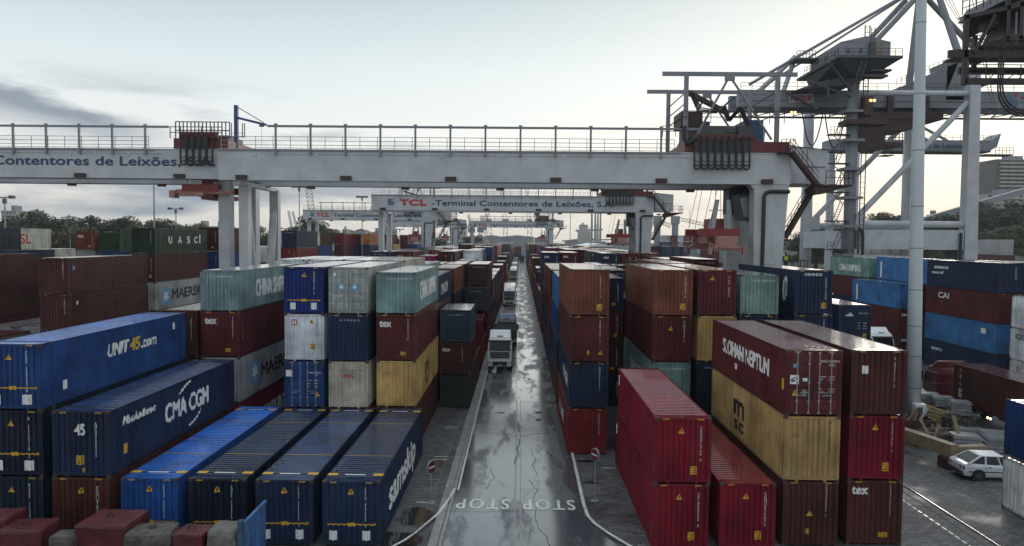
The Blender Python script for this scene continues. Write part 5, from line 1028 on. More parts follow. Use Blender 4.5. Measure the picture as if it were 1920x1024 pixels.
for x, z in ((45.6,31.5),(47.5,31.8),(50,31.5),(52.4,31.7),(46.5,33.2),(49,33)): m.tube([(x,Yd+1,z), (x,Yd+4,z)], .8, 10)
m.box(45.2,Yd+1,30.7,55,Yd+5,31.3); m.tube([(38.8,Yd+1,31.7),(39.9,Yd+1,31.9)], .5, 8); m.bar((45,Yd+.5,33.6),(49,Yd+.5,35.6),.4); Q(m, 'winch_machinery', BLACK)
m = MB(); railing(m, (36.4,Yd-.2,32.3), (41.5,Yd-.2,34.2), 1.6, .62, .03, 3); railing(m, (38,Yd+3,29.2), (41,Yd+3,29.2), 1.1, .5, .03); railing(m, (37.2,Yd,27.2), (56,Yd,27.2), 1.1, 1.4, .03, 3); railing(m, (37.5,Yd-.2,29.2), (44,Yd-.2,29.2), 1.1, .8, .03, 2)
for dx in (0,.7): m.bar((43.3+dx,Yd-.2,27.1), (43.3+dx,Yd-.2,29.2), .07)
for k in range(8): m.bar((43.3,Yd-.2,26.6+k*.34), (44.0,Yd-.2,26.6+k*.34), .05)
Q(m, 'handrail', BRD)
m = MB()
def loop(x0, x1, zt, zb, r, y): m.tube([(x0,y,zt)]+[((x0+x1)/2-(x1-x0)/2*cos(pi*k/10), y, zb+(zt-zb)*.45*(1-sin(pi*k/10))) for k in range(11)]+[(x1,y,zt)], r, 6)
for k in range(3): loop(39.5+.12*k, 43.6+.1*k, 29, 24.0+.2*k, .07, Yd-.3-.1*k)
for i, (a_, b_) in enumerate(((45.2,46.6),(46.9,48.2),(47.0,48.6),(49.2,50.6))):
    for k in range(2): loop(a_+.1*k, b_-.1*k, 30, 23.6+.3*k, .08, Yd-.3-.12*i)
for i in range(10): x = 44.9+i*.42; m.tube([(x,Yd+.5,30),(x+.05,Yd+.4,27.5),(x-.05,Yd+.4,26.8)], .06, 5)
for i in range(9): x = 38.6+i*1.3; m.bar((x,Yd+2,27.2),(x+.9+.2*(i%3),Yd+2.4,28.0+.3*(i%2)),.06); m.bar((x+.3,Yd+2,28.1),(x+1.6,Yd+2,27.9),.05)
Q(m, 'cable_loop', BLACK)
m = MB(); m.box(58,Yd+1,0,60,Yd+5,34); Q(m, 'leg', WHITE)

# ---------------------------------------------------------------- lighting mast
t = thing('light_mast', 'very tall pale jointed steel mast beside the crane rail', 'mast', (28.72, 53.0, 0)); m = MB()
lx = lambda z: -.0135*z
m.tube([(lx(z),0,z) for z in (0,9,18,27,36,45)], [.52,.47,.41,.35,.29,.22], 16); m.build('pole', mat('mast_paint', (.46,.50,.53), .4, noise=.08, nscale=.4), t, True)
m = MB()
for z in (2.9,5.2,7.4,10,13,16,20,24,29): m.tube([(lx(z),0,z),(lx(z),0,z+.045)], .527-.0063*z, 16)
m.build('joint_ring', DARKG, t)
m = MB(); m.box(-1.5,-.9,44,.8,.9,44.4); m.build('lamp_ring', DARKG, t)
# ---------------------------------------------------------------- ground, road, paving
def surf_mat(name, base, wet=0.5, brick=None, patch=.25, rough=(0.10, 0.55), stretch=(1, .35, 1), dark=.5, coat=.35):
    m = bpy.data.materials.new(name); m.use_nodes = True; nt = m.node_tree; b = nt.nodes['Principled BSDF']
    tc = N(nt, 'ShaderNodeTexCoord'); mp = N(nt, 'ShaderNodeMapping'); mp.inputs['Scale'].default_value = stretch; L(nt, tc.outputs['Object'], mp.inputs[0])
    n1 = N(nt, 'ShaderNodeTexNoise'); n1.inputs['Scale'].default_value = patch; n1.inputs['Detail'].default_value = 9; n1.inputs['Roughness'].default_value = .62; L(nt, mp.outputs[0], n1.inputs['Vector'])
    n2 = N(nt, 'ShaderNodeTexNoise'); n2.inputs['Scale'].default_value = 18; n2.inputs['Detail'].default_value = 6; n2.inputs['Roughness'].default_value = .7; L(nt, tc.outputs['Object'], n2.inputs['Vector'])
    wetm = N(nt, 'ShaderNodeMapRange'); wetm.inputs[1].default_value = wet-.07; wetm.inputs[2].default_value = wet+.05
    nf = N(nt, 'ShaderNodeMath', operation='MULTIPLY_ADD'); L(nt, n2.outputs[0], nf.inputs[0]); nf.inputs[1].default_value = .10; nf.inputs[2].default_value = -.05
    na = N(nt, 'ShaderNodeMath', operation='ADD'); L(nt, n1.outputs[0], na.inputs[0]); L(nt, nf.outputs[0], na.inputs[1])
    if coat > .5:     # the road drains better farther along: fewer wet patches there
        sp_ = N(nt, 'ShaderNodeSeparateXYZ'); L(nt, tc.outputs['Object'], sp_.inputs[0]); yr = N(nt, 'ShaderNodeMapRange'); yr.inputs[1].default_value = 62; yr.inputs[2].default_value = 100; yr.inputs[3].default_value = .05; yr.inputs[4].default_value = -.07; L(nt, sp_.outputs['Y'], yr.inputs[0])
        nb_ = N(nt, 'ShaderNodeMath', operation='ADD'); L(nt, na.outputs[0], nb_.inputs[0]); L(nt, yr.outputs[0], nb_.inputs[1]); na = nb_
    L(nt, na.outputs[0], wetm.inputs[0])
    rr = N(nt, 'ShaderNodeMapRange'); rr.inputs[3].default_value = rough[1]; rr.inputs[4].default_value = rough[0]; L(nt, wetm.outputs[0], rr.inputs[0]); L(nt, rr.outputs[0], b.inputs['Roughness'])
    c0 = N(nt, 'ShaderNodeMix', data_type='RGBA'); c0.inputs[6].default_value = (*base, 1); c0.inputs[7].default_value = (*[v*dark for v in base], 1); L(nt, wetm.outputs[0], c0.inputs[0])
    gr = N(nt, 'ShaderNodeMapRange'); gr.inputs[1].default_value = .3; gr.inputs[2].default_value = .7; gr.inputs[3].default_value = .6; gr.inputs[4].default_value = 1.4; L(nt, n2.outputs[0], gr.inputs[0])
    c1 = N(nt, 'ShaderNodeMix', data_type='RGBA', blend_type='MULTIPLY'); c1.inputs[0].default_value = 1; L(nt, c0.outputs[2], c1.inputs[6]); L(nt, gr.outputs[0], c1.inputs[7])
    src = c1.outputs[2]; hsrc = n2.outputs[0]; bd = .006
    if brick:
        br = N(nt, 'ShaderNodeTexBrick'); br.inputs['Scale'].default_value = 1; br.inputs['Brick Width'].default_value = brick[0]; br.inputs['Row Height'].default_value = brick[1]; br.inputs['Mortar Size'].default_value = .022; br.inputs['Mortar Smooth'].default_value = .3
        br.inputs['Color1'].default_value = (1, 1, 1, 1); br.inputs['Color2'].default_value = (.42, .42, .42, 1); br.inputs['Mortar'].default_value = (.12, .12, .12, 1); L(nt, tc.outputs['Object'], br.inputs['Vector'])
        c2 = N(nt, 'ShaderNodeMix', data_type='RGBA', blend_type='MULTIPLY'); c2.inputs[0].default_value = 1; L(nt, src, c2.inputs[6]); L(nt, br.outputs['Color'], c2.inputs[7]); src = c2.outputs[2]
        inv = N(nt, 'ShaderNodeMath', operation='SUBTRACT'); inv.inputs[0].default_value = 1; L(nt, br.outputs['Fac'], inv.inputs[1]); hsrc = inv.outputs[0]; bd = .015
    L(nt, src, b.inputs['Base Color'])
    bst = N(nt, 'ShaderNodeMapRange'); bst.inputs[3].default_value = .5; bst.inputs[4].default_value = .06 if not brick else .35; L(nt, wetm.outputs[0], bst.inputs[0])
    bp = N(nt, 'ShaderNodeBump'); bp.inputs['Distance'].default_value = bd; L(nt, bst.outputs[0], bp.inputs['Strength']); L(nt, hsrc, bp.inputs['Height']); L(nt, bp.outputs[0], b.inputs['Normal'])
    b.inputs['Specular IOR Level'].default_value = .6; cw = N(nt, 'ShaderNodeMath', operation='MULTIPLY'); L(nt, wetm.outputs[0], cw.inputs[0]); cw.inputs[1].default_value = coat*.85; ca = N(nt, 'ShaderNodeMath', operation='ADD'); L(nt, cw.outputs[0], ca.inputs[0]); ca.inputs[1].default_value = .10*(coat > .5); L(nt, ca.outputs[0], b.inputs['Coat Weight']); b.inputs['Coat Roughness'].default_value = .14 if coat > .5 else .25; b.inputs['Coat IOR'].default_value = 1.7 if coat > .5 else 1.4
    return m
ASPH = surf_mat('wet_asphalt', (.085, .09, .10), wet=.49, patch=.62, rough=(.14, .50), stretch=(1, .26, 1), dark=.78, coat=1.0)
YARD = surf_mat('yard_concrete', (.085, .087, .09), wet=.56, patch=.12, rough=(.32, .6), stretch=(1, 1, 1))
COBB = surf_mat('paving_sett', (.15, .15, .155), wet=.58, brick=(.42, .21), patch=.16, rough=(.30, .62), stretch=(1, 1, 1), dark=.6)
def sheet(name, x0, y0, x1, y1, z, m_, kind='structure'):
    q = MB(); q.face([(x0,y0,z),(x1,y0,z),(x1,y1,z),(x0,y1,z)]); return tag(q.build(name, m_), kind=kind)
sheet('ground', -3000, -40, 3000, 700, 0, YARD)
sheet('harbour_water', -4000, 700.5, 4000, 7000, -.6, mat('sea_water', (.03,.045,.05), .12, spec=.8, bump=.3, bscale=.3))
sheet('road', -3.3, 14, 3.26, 482, .004, ASPH)
q = MB(); q.face([(3.26,14,.004),(12,14,.004),(12,25,.004),(5.6,29.6,.004),(4.77,31.1,.004),(4.1,32.3,.004),(3.6,33.5,.004),(3.27,35,.004)]); q.face([(-3.3,14,.004),(-3.3,35,.004),(-3.9,34.3,.004),(-4.7,31.9,.004),(-6.2,29.5,.004),(-9,25,.004),(-12,14,.004)]); tag(q.build('road_junction', ASPH), kind='structure')
sheet('paving', -8.6, 20, -3.92, 60, .002, COBB); sheet('paving', 3.3, 20, 12, 46, .002, COBB); sheet('paving', 17.2, 20, 42, 52.5, .002, COBB)
CONC = mat('kerb_concrete', (.24,.24,.235), .5, noise=.3, nscale=2, dirt=.5, dirtcol=(.06,.06,.06), coat=.3)
m = MB(); m.box(-3.90,14,0,-3.52,430,.10); m.box(-3.44,14,0,-3.31,430,.10); m.box(-3.52,14,-.2,-3.44,430,.006); tag(m.build('kerb', CONC), kind='structure')
m = MB(); m.box(3.27,35,0,3.42,430,.11); tag(m.build('kerb', CONC), kind='structure')
LINE = mat('road_marking_paint', (.62,.62,.60), .35, noise=.35, nscale=3.5, dirt=.75, dirtcol=(.08,.08,.085), coat=.3)
YLINE = mat('yellow_line_paint', (.17,.13,.07), .5, noise=.5, nscale=3, dirt=1.0, dirtcol=(.08,.08,.08))
def ribbon(name, pts, wd, z, m_, jit_=0):
    q = MB(); pts = [Vector((x, y, z)) for x, y in pts]; L_, R_ = [], []
    for i, p in enumerate(pts):
        d = (pts[min(i+1, len(pts)-1)]-pts[max(i-1, 0)]).normalized(); n = Vector((-d.y, d.x, 0)); ww = wd*(1+random.uniform(-jit_, jit_))/2
        L_.append(p+n*ww); R_.append(p-n*ww)
    for i in range(len(pts)-1): q.face([L_[i], R_[i], R_[i+1], L_[i+1]])
    return tag(q.build(name, m_), kind='structure')
ribbon('road_marking', [(3.34,180),(3.34,72.7),(3.34,52.6),(3.35,43.4),(3.32,38.9),(3.30,36.2),(3.38,34.6),(3.62,33.7),(4.12,32.6),(4.8,31.4),(5.7,30.0)], .15, .118, LINE, .15)
ribbon('road_marking', [(-3.24,200),(-3.24,72.3),(-3.22,43.4),(-3.2,38.3)], .11, .010, LINE, .2)
ribbon('road_marking', [(-3.38,38.3),(-3.5,36.9),(-3.85,34.7),(-4.15,33.8),(-4.65,32.3),(-5.0,31.5),(-5.9,30)], .13, .112, LINE, .3)
m = MB(); y = 60
while y < 400: m.box(-.32, y, .005, -.20, y+(1.6 if y < 140 else 4.5), .010); y += 2.4 if y < 140 else 5.4
tag(m.build('lane_dashes', LINE), kind='structure')
ribbon('road_marking', [(-.16,60),(-.15,30)], .10, .008, mat('worn_line_paint', (.20,.20,.20), .4, noise=.5, nscale=3, coat=.3), .3)
ribbon('road_marking', [(.12,60),(.13,30)], .05, .008, MATS['worn_line_paint'], .3)
# inverted STOP words: they face drivers coming towards the camera
for x, w_ in ((2.86, 2.6), (-.45, 2.65)):
    me = text_mesh('STOP', w=w_, h=1.45, bold=.012, spacing=1.25, mat_=LINE)
    for v in me.vertices: v.co = (x-v.co.x, 37.0-v.co.z, .016-v.co.y)
    o = ob('road_marking', me); tag(o, kind='structure')
CRK = mat('crack_dark', (.012,.012,.013), .7)
def crack(pts, wd=.035):
    out = []
    for (x0, y0), (x1, y1) in zip(pts, pts[1:]):
        n = max(2, int(sqrt((x1-x0)**2+(y1-y0)**2)/.35))
        for i in range(n): t = i/n; out.append((x0+(x1-x0)*t+random.uniform(-.09,.09), y0+(y1-y0)*t+random.uniform(-.07,.07)))
    out.append(pts[-1]); ribbon('road_crack', out, wd, .009, CRK, .6)
crack([(.55,40),(1.0,38.6),(.75,36.9),(1.0,35.9),(.75,34.6),(1.05,33.2),(1.3,31.8),(1.6,30)], .03); crack([(.75,36.9),(1.25,36.4),(1.4,35.9)], .02); crack([(.75,34.6),(.3,34.0),(.1,33.2)], .02); crack([(-3.2,35.3),(-1.5,35.2),(.8,35.5),(3.1,35.6)], .02)
crack([(.95,38.6),(.1,38.5)], .03); crack([(-2.7,50.2),(-1.2,49.6),(.2,49.3),(1.5,49.9),(2.9,50.3)], .05); crack([(.2,49.3),(.8,48.6),(1.6,48.9),(2.2,48.4)], .03); crack([(-.6,49.5),(-.2,48.4),(.3,47.9)], .03); crack([(.1,51.5),(.7,50.9),(1.5,51.3),(2.4,51.0)], .03); crack([(-2.6,50.8),(.3,50.4),(2.8,50.9)], .025); crack([(.2,49.3),(.0,46.8),(-.05,45.0),(-.2,43)], .06); crack([(0,52.5),(.1,50)], .04)
crack([(.8,46),(1.0,44.2),(.85,42.5),(1.1,41)], .03); crack([(1.8,45.6),(2.0,44.5),(1.8,44)], .05); crack([(-1.6,42),(-1.4,40.5),(-1.7,38.4)], .02); crack([(-2.2,36.5),(-1.9,38)], .02); crack([(-3,59.5),(2.9,59.7)], .05); crack([(-3,52.8),(-.5,52.6)], .03); crack([(.6,56),(.8,54.6),(2.6,54.3)], .03)
TARP = mat('tar_patch', (.022,.022,.024), .5, noise=.2, coat=.15)
q = MB(); q.face([(2.45,58,.008),(2.95,58,.008),(3.2,45,.008),(2.7,44.2,.008)]); q.face([(2.75,44.5,.0085),(3.2,44.5,.0085),(3.2,40.5,.0085),(2.9,41,.0085)]); tag(q.build('tar_patch', TARP), kind='structure')
for (cx, cy, rx, ry) in ((1.5,56,.28,.5),(1.45,53.7,.25,.4),(-1.4,55.8,.35,.22),(4.2,43.7,.6,.3),(4.0,39.8,.5,.25),(-4.9,34.6,.9,1.0),(-5.4,31.6,1.0,1.3)):
    pts = [(cx+rx*cos(a)*(1+.25*sin(3*a+cx)), cy+ry*sin(a)*(1+.2*cos(2*a+cy)), .0115) for a in [2*pi*i/18 for i in range(18)]]
    q = MB(); q.face(pts); tag(q.build('puddle' if cx < -4 or cx > 4 else 'tar_patch', mat('puddle_water', (.015,.015,.016), .05, spec=.8) if cx < -4 or cx > 4 else TARP), kind='structure')
# marks on the paving by the kerb
m = MB()
for y in (36.4, 43.6, 44.2, 51.0, 51.4, 58.2): m.box(-5.2, y, .004, -4.35, y+.10, .009)
for y in (42.4,): m.box(4.9, y, .004, 5.7, y+.10, .009)
m.box(6.0, 37.2, .004, 6.8, 37.32, .009); m.box(3.6, 58, .004, 3.7, 60, .009)
tag(m.build('bay_marking', LINE), kind='structure')
ribbon('bay_line', [(-4.4,60),(-4.38,48),(-4.4,36.5)], .07, .008, YLINE, .5)
m = MB()
for y in (38.5, 45.2, 52.0, 58.5, 65.2, 72.2):
    me = text_mesh('10', w=.3, h=.42, bold=.06, mat_=LINE)
    for v in me.vertices: v.co = (-3.86+v.co.x, y+v.co.z, .106)
    tag(ob('kerb_number', me), kind='structure')
# crane rail, its slots and the lines beside it
RAIL = mat('rail_steel', (.35,.35,.36), .22, metal=.9)
for x in (21.35, -24.1, -27.9, 12.2e3):
    if x > 1e3: continue
    m = MB(); m.box(x-.035, 14, .0, x+.035, 430, .035); m.build('crane_rail', RAIL)['kind'] = 'structure'
    m = MB(); m.box(x-.14, 14, .0, x-.04, 430, .007); m.box(x+.04, 14, .0, x+.14, 430, .007); m.build('rail_slot', CRK)['kind'] = 'structure'
ribbon('cable_slot', [(20.75,60),(20.75,20)], .06, .009, CRK); ribbon('yellow_line', [(24.25,60),(24.22,45),(24.2,24)], .11, .009, YLINE, .3)
m = MB(); y = 26
while y < 40: m.box(20.0, y, .004, 20.1, y+.34, .010); y += .52
tag(m.build('dash_line', LINE), kind='structure')
ribbon('cable_on_ground', [(21.9,47.5),(23.2,47.2),(24.8,45.8),(26,44.6)], .06, .02, CRK)

# ---------------------------------------------------------------- no entry signs
def sign(label, X, Y, rz, hh=2.35):
    t = thing('no_entry_sign', label, 'road sign', (X, Y, .0), rz, 'no entry signs at the road mouth')
    m = MB(); m.tube([(0,0,0),(0,0,hh)], .03, 8); m.tube([(0,0,0),(0,0,.03)], .22, 14); m.build('post', STEEL, t)
    m = MB(); m.tube([(0,-.055,hh+.1),(0,-.035,hh+.1)], .33, 32); pl = m.build('plate', mat('sign_white', (.42,.43,.45), .5), t)
    m = MB(); m.tube([(.02,.0,hh+.12),(.02,.03,hh+.12)], .33, 32); m.build('back_plate', STEEL, t)
    m = MB(); m.tube([(0,-.064,hh+.1),(0,-.057,hh+.1)], .31, 32); m.build('red_disc', mat('sign_red', (.085,.008,.010), .5), pl)
    m = MB(); m.box(-.25,-.072,hh+.05,.25,-.066,hh+.15); m.build('white_bar', MATS['sign_white'], pl)
sign('round red no entry sign on thin post, beside the navy container with huge lettering', -4.42, 36.39, R(58), 1.75); sign('round red no entry sign on thin post, by the crimson containers', 3.95, 37.0, R(-60), 2.3)

# ---------------------------------------------------------------- trucks
VP = bpy.data.materials.new('vehicle_paint'); VP.use_nodes = True; nt = VP.node_tree; b_ = nt.nodes['Principled BSDF']; oi = N(nt, 'ShaderNodeObjectInfo')
vn = N(nt, 'ShaderNodeTexNoise'); vn.inputs['Scale'].default_value = 2.2; vn.inputs['Detail'].default_value = 6; vt_ = N(nt, 'ShaderNodeTexCoord'); L(nt, vt_.outputs['Object'], vn.inputs['Vector'])
vm = N(nt, 'ShaderNodeMapRange'); vm.inputs[1].default_value = .3; vm.inputs[2].default_value = .7; vm.inputs[3].default_value = .86; vm.inputs[4].default_value = 1.0; L(nt, vn.outputs[0], vm.inputs[0])
vx = N(nt, 'ShaderNodeMix', data_type='RGBA', blend_type='MULTIPLY'); vx.inputs[0].default_value = 1; L(nt, oi.outputs['Color'], vx.inputs[6]); L(nt, vm.outputs[0], vx.inputs[7]); L(nt, vx.outputs[2], b_.inputs['Base Color']); b_.inputs['Roughness'].default_value = .3; b_.inputs['Coat Weight'].default_value = .5; b_.inputs['Coat Roughness'].default_value = .22
def hx(m, x0, x1, y0, y1, z0, z1, tx=0, ty0=0, ty1=0):
    m.hexa([(x0,y0,z0),(x1,y0,z0),(x1,y1,z0),(x0,y1,z0),(x0+tx,y0+ty0,z1),(x1-tx,y0+ty0,z1),(x1-tx,y1-ty1,z1),(x0+tx,y1-ty1,z1)])
def bev(o, w_=.05, seg=2):
    md = o.modifiers.new('bevel', 'BEVEL'); md.width = w_; md.segments = seg; md.limit_method = 'ANGLE'; md.angle_limit = R(30); return o
def wheel(parent, x, y, r=.5, wd=.3):
    m = MB(); m.tube([(x-wd/2,y,r),(x-wd/2+.04,y,r),(x+wd/2-.04,y,r),(x+wd/2,y,r)], [r*.9,r,r,r*.9], 20); w_ = m.build('wheel', BLACK, parent)
    s = 1 if x > 0 else -1; m = MB(); m.tube([(x+s*(wd/2-.02),y,r),(x+s*(wd/2+.01),y,r)], r*.5, 14); m.build('rim', STEEL, w_)
def make_truck(label, X, Y, color, rz=0, accent=None, trailer=True, load=None):
    t = thing('truck', label, 'truck', (X, Y, 0), rz, 'trucks waiting in the yard')
    col_ = (*color, 1); parts = []
    m = MB(); hx(m, -1.24, 1.24, 0, 2.1, .95, 2.15, .0, .03, 0); hx(m, -1.24, 1.24, .03, 2.1, 2.15, 3.0, .06, .28, 0); hx(m, -1.18, 1.18, .31, 2.1, 3.0, 3.42, .10, .35, .1)
    hx(m, -1.2, 1.2, -.05, .5, .42, .95, .03, -.0, 0)
    cab_ = bev(m.build('cab', VP, t), .07, 3); cab_.color = col_
    m = MB(); hx(m, -1.05, 1.05, .85, 2.0, 3.40, 3.95, .08, .75, .02); m.hexa([(-1.12,1.0,3.3),(-.95,1.0,3.3),(-.95,2.1,3.3),(-1.12,2.1,3.3),(-1.06,1.7,3.95),(-.95,1.7,3.95),(-.95,2.15,3.95),(-1.06,2.15,3.95)]); m.hexa([(.95,1.0,3.3),(1.12,1.0,3.3),(1.12,2.1,3.3),(.95,2.1,3.3),(.95,1.7,3.95),(1.06,1.7,3.95),(1.06,2.15,3.95),(.95,2.15,3.95)])
    f_ = bev(m.build('roof_fairing', VP, t), .05); f_.color = (*(accent or color), 1)
    m = MB(); m.hexa([(-1.10,-.03,2.02),(1.10,-.03,2.02),(1.10,.03,2.02),(-1.10,.03,2.02),(-1.05,.23,2.92),(1.05,.23,2.92),(1.05,.31,2.92),(-1.05,.31,2.92)]); ws = m.build('windscreen', GLASS, t)
    m = MB()
    for s in (-.5, .45): m.bar((s-.45,-.02,2.12), (s+.4,.03,2.22), .03)
    m.build('wiper', BLACK, ws)
    m = MB(); m.box(-1.15, .16, 2.93, 1.15, .36, 3.08); m.build('sun_visor', DARKG, t)
    m = MB(); m.box(-.30, .6, 3.43, .3, .7, 3.49); m.build('roof_lamp_bar', BLACK, t)
    m = MB(); 
    for k in range(4): m.box(-.98, -.06, 1.28+k*.17, .98, .02, 1.39+k*.17)
    g_ = m.build('grille', BLACK, t); m = MB(); m.box(-.75, -.075, .5, .75, -.04, .93); m.build('lower_grille', BLACK, g_)
    for s in (-1, 1):
        m = MB(); m.hexa([(s*.80,-.08,.66),(s*1.17,-.05,.66),(s*1.17,.0,.66),(s*.80,.0,.66),(s*.84,-.08,.90),(s*1.17,-.05,.93),(s*1.17,.0,.93),(s*.84,.0,.90)]); m.build('headlight', mat('headlight_glass', (.55,.57,.6), .1, coat=1), t)
        m = MB(); m.box(s*1.27, .05, 2.05, s*1.47, .17, 2.85); m.bar((s*1.2,.2,2.8), (s*1.37,.12,2.8), .05); m.build('mirror', BLACK, t)
        m = MB(); m.box(s*1.245, .45, 2.12, s*1.21, 1.25, 2.85); m.build('side_window', GLASS, t)
    m = MB(); m.box(-.26, -.09, .50, .26, -.07, .62); m.build('number_plate', mat('plate_white', (.6,.6,.58), .4), t)
    for s in (-1, 1): wheel(t, s*1.08, 1.35)
    m = MB(); m.box(-.45, 1.2, .65, .45, 6.0, .95); m.box(-1.2, 2.2, .9, -.5, 3.4, 1.0); m.box(.6, 2.3, .45, 1.2, 3.3, .9); m.tube([(0,4.8,.95),(0,4.8,1.15)], .55, 16)
    ch = m.build('chassis', DARKG, t)
    for s in (-1, 1): wheel(t, s*1.0, 4.9, .5, .5)
    if trailer:
        m = MB(); 
        for s in (-.45, .45): m.box(s-.08, 4.0, 1.0, s+.08, 15.6, 1.22)
        for y in (3.9, 9.6, 10.0, 15.4): m.box(-1.2, y, 1.08, 1.2, y+.22, 1.25)
        for y in (6, 7.5, 11.5, 13): m.box(-.9, y, 1.0, .9, y+.1, 1.15)
        m.box(-1.2, 15.5, .55, 1.2, 15.6, .75); m.build('trailer_bed', mat('trailer_frame_paint', (.05,.02,.02), .6, noise=.3), t)
        for y in (12.0, 13.3, 14.6):
            for s in (-1, 1): wheel(t, s*1.0, y, .5, .4)
    return t
WH = (.93,.94,.95)
make_truck('white truck heading the queue on the road, its grille facing the camera', -2.0, 73.9, WH)
make_truck('black truck with blue and white roof right behind the white leading one', -1.62, 90.4, (.012,.012,.014), accent=(.03,.09,.26))
make_truck('white truck alone in the middle of the queue, beige load behind its cab', -2.12, 144.9, WH)
for i, (y, c_, nm) in enumerate(((241,WH,'white truck at the front of the distant tight queue'), (258,WH,'white truck second in the distant tight queue'), (276,(.03,.09,.2),'dark blue truck in the distant tight queue'), (295,WH,'white truck fourth in the distant tight queue'), (337,(.02,.08,.09),'teal truck near the far end of the queue'), (388,(.35,.27,.2),'beige truck at the very end of the queue'))): make_truck(nm, -2.3, y, c_)
make_truck('dark truck driving away in the far lane near the end of the road', 1.0, 430, (.02,.02,.025), rz=pi)
container(-3.4, 146.2+2.6, 1.26, 'pinkish brown', 'beige brown container carried by the lone white truck in the queue', H=STD)
for y, c_, lb in ((243.8+1,'white','white roofed container on the first truck of the distant queue'), (297.8+1,'white','white roofed container on the fourth truck of the distant queue'), (339.8+1,'blue','blue container on the teal truck of the distant queue')): container(-3.5, y, 1.26, c_, lb, H=STD)
container(-4.9, 482, 0, 'slate', 'slate container across the end of the road, bottom one', Ln=6.058, rz=-pi/2); 
container(-5.4, 478, 5.8, 'red', 'bright red container high across the very end of the road', Ln=6.058, rz=-pi/2); container(-5.4, 478, 2.9, 'slate', 'slate container under the bright red one at the end of the road', Ln=6.058, rz=-pi/2)
make_truck('white truck facing the camera beside the sky blue container stack', 40.0, 80.2, WH, trailer=False)
rt = make_truck('dark red truck with a long brown container, behind the pallets of slabs', 34.75, 60.6, (.09,.008,.012), rz=pi, trailer=True)
container(33.55, 44.2, 1.26, 'brown', 'long brown container with white sideways name carried by the dark red truck', H=HC, marks=[('vt','left','TRITON',.7,2.55,2.1,.34,WHITET)])
m = MB(); m.tube([(33.45,51.9,1.0),(33.40,51.9,1.0)], .09, 8); m.tube([(33.45,51.6,1.0),(33.40,51.6,1.0)], .09, 8); o = m.build('marker_lamp', mat('marker_lamp_glow', (1,.8,.5), .4, emit=(1,.75,.4), estr=4), None); o.location = (-34.75*-1*0, 0, 0)
o.parent = rt; o.matrix_parent_inverse = (Matrix.Translation((34.75,60.6,0)) @ Matrix.Rotation(pi, 4, 'Z')).inverted()

# ---------------------------------------------------------------- white saloon hatchback
def loft(m, secs, mi=0):
    b = len(m.v); n = len(secs[0])
    for s in secs: m.v += [tuple(p) for p in s]
    for i in range(len(secs)-1):
        for k in range(n): k2 = (k+1) % n; m.f.append((b+i*n+k, b+i*n+k2, b+(i+1)*n+k2, b+(i+1)*n+k)); m.m.append(mi)
    m.f.append(tuple(b+k for k in range(n))); m.m.append(mi); m.f.append(tuple(b+(len(secs)-1)*n+k for k in range(n))); m.m.append(mi)
car = thing('parked_car', 'white hatchback car parked tail first beside the ribbed container, dark wheels', 'car', (25.15, 41.75, 0), R(-3))
def sec(x, hw, z0, zb, zt): return [(x,-hw*.92,z0),(x,-hw,z0+.18),(x,-hw,zb-.08),(x,-hw*.93,zt),(x,hw*.93,zt),(x,hw,zb-.08),(x,hw,z0+.18),(x,hw*.92,z0)]
m = MB(); loft(m, [sec(0,.72,.36,.80,.86), sec(.10,.80,.28,.88,.95), sec(.55,.835,.24,.90,.98), sec(1.5,.84,.22,.88,.93), sec(2.9,.84,.22,.86,.90), sec(3.6,.82,.24,.80,.84), sec(4.15,.76,.28,.66,.70), sec(4.28,.66,.34,.55,.58)])
body = bev(m.build('body', VP, car), .03, 2); body.color = (.62,.64,.68,1)
def cs(x, hw0, z0, hw1, z1): return [(x,-hw0,z0),(x,-hw1,z1),(x,hw1,z1),(x,hw0,z0)]
m = MB(); b = len(m.v)
m.hexa([(.30,-.76,.93),(3.15,-.76,.90),(3.15,.76,.90),(.30,.76,.93),(1.05,-.60,1.38),(2.35,-.60,1.37),(2.35,.60,1.37),(1.05,.60,1.38)]); gh = m.build('cabin', GLASS, car)
m = MB(); m.hexa([(1.0,-.62,1.365),(2.4,-.62,1.355),(2.4,.62,1.355),(1.0,.62,1.365),(1.1,-.55,1.415),(2.3,-.55,1.405),(2.3,.55,1.405),(1.1,.55,1.415)])
for s in (-1, 1):
    for (xa, za, xb, zb_, w_) in ((.30,.94,1.05,1.38,.10),(3.13,.91,2.36,1.37,.07),(1.25,.93,1.30,1.38,.09),(2.05,.92,1.95,1.38,.07)): m.bar((xa, s*.765, za), (xb, s*.605, zb_), w_, .05)
rf = m.build('roof', VP, car); rf.color = (.62,.64,.68,1)
for s in (-1, 1):
    m = MB(); m.hexa([(-.02,s*.45,.66),(.03,s*.45,.66),(.10,s*.80,.66),(.02,s*.78,.66),(-.02,s*.45,.84),(.03,s*.45,.84),(.10,s*.80,.84),(.02,s*.78,.84)]); m.build('tail_light', mat('tail_light_red', (.10,.008,.008), .25, coat=.6), car)
m = MB(); m.box(-.09,-.74,.34,.10,.74,.54); bev(m.build('rear_bumper', mat('bumper_plastic', (.03,.03,.034), .6), car), .04)
m = MB(); m.box(.3,-.852,.50,3.9,-.838,.56); m.box(.3,.838,.50,3.9,.852,.56); m.build('side_trim', BLACK, car)
m = MB(); m.box(1.22,-.849,.3,1.235,-.842,.92); m.box(2.3,-.849,.3,2.315,-.842,.92); m.box(1.35,-.87,.78,1.52,-.84,.82); m.box(2.45,-.87,.78,2.62,-.84,.82); m.build('door_handle', BLACK, car)
q = MB(); q.face([(2.85,-.850,.62),(3.15,-.850,.62),(3.15,-.850,.80),(2.85,-.850,.80)]); q.build('door_emblem', mat('emblem_blue', (.03,.2,.4), .4), car)
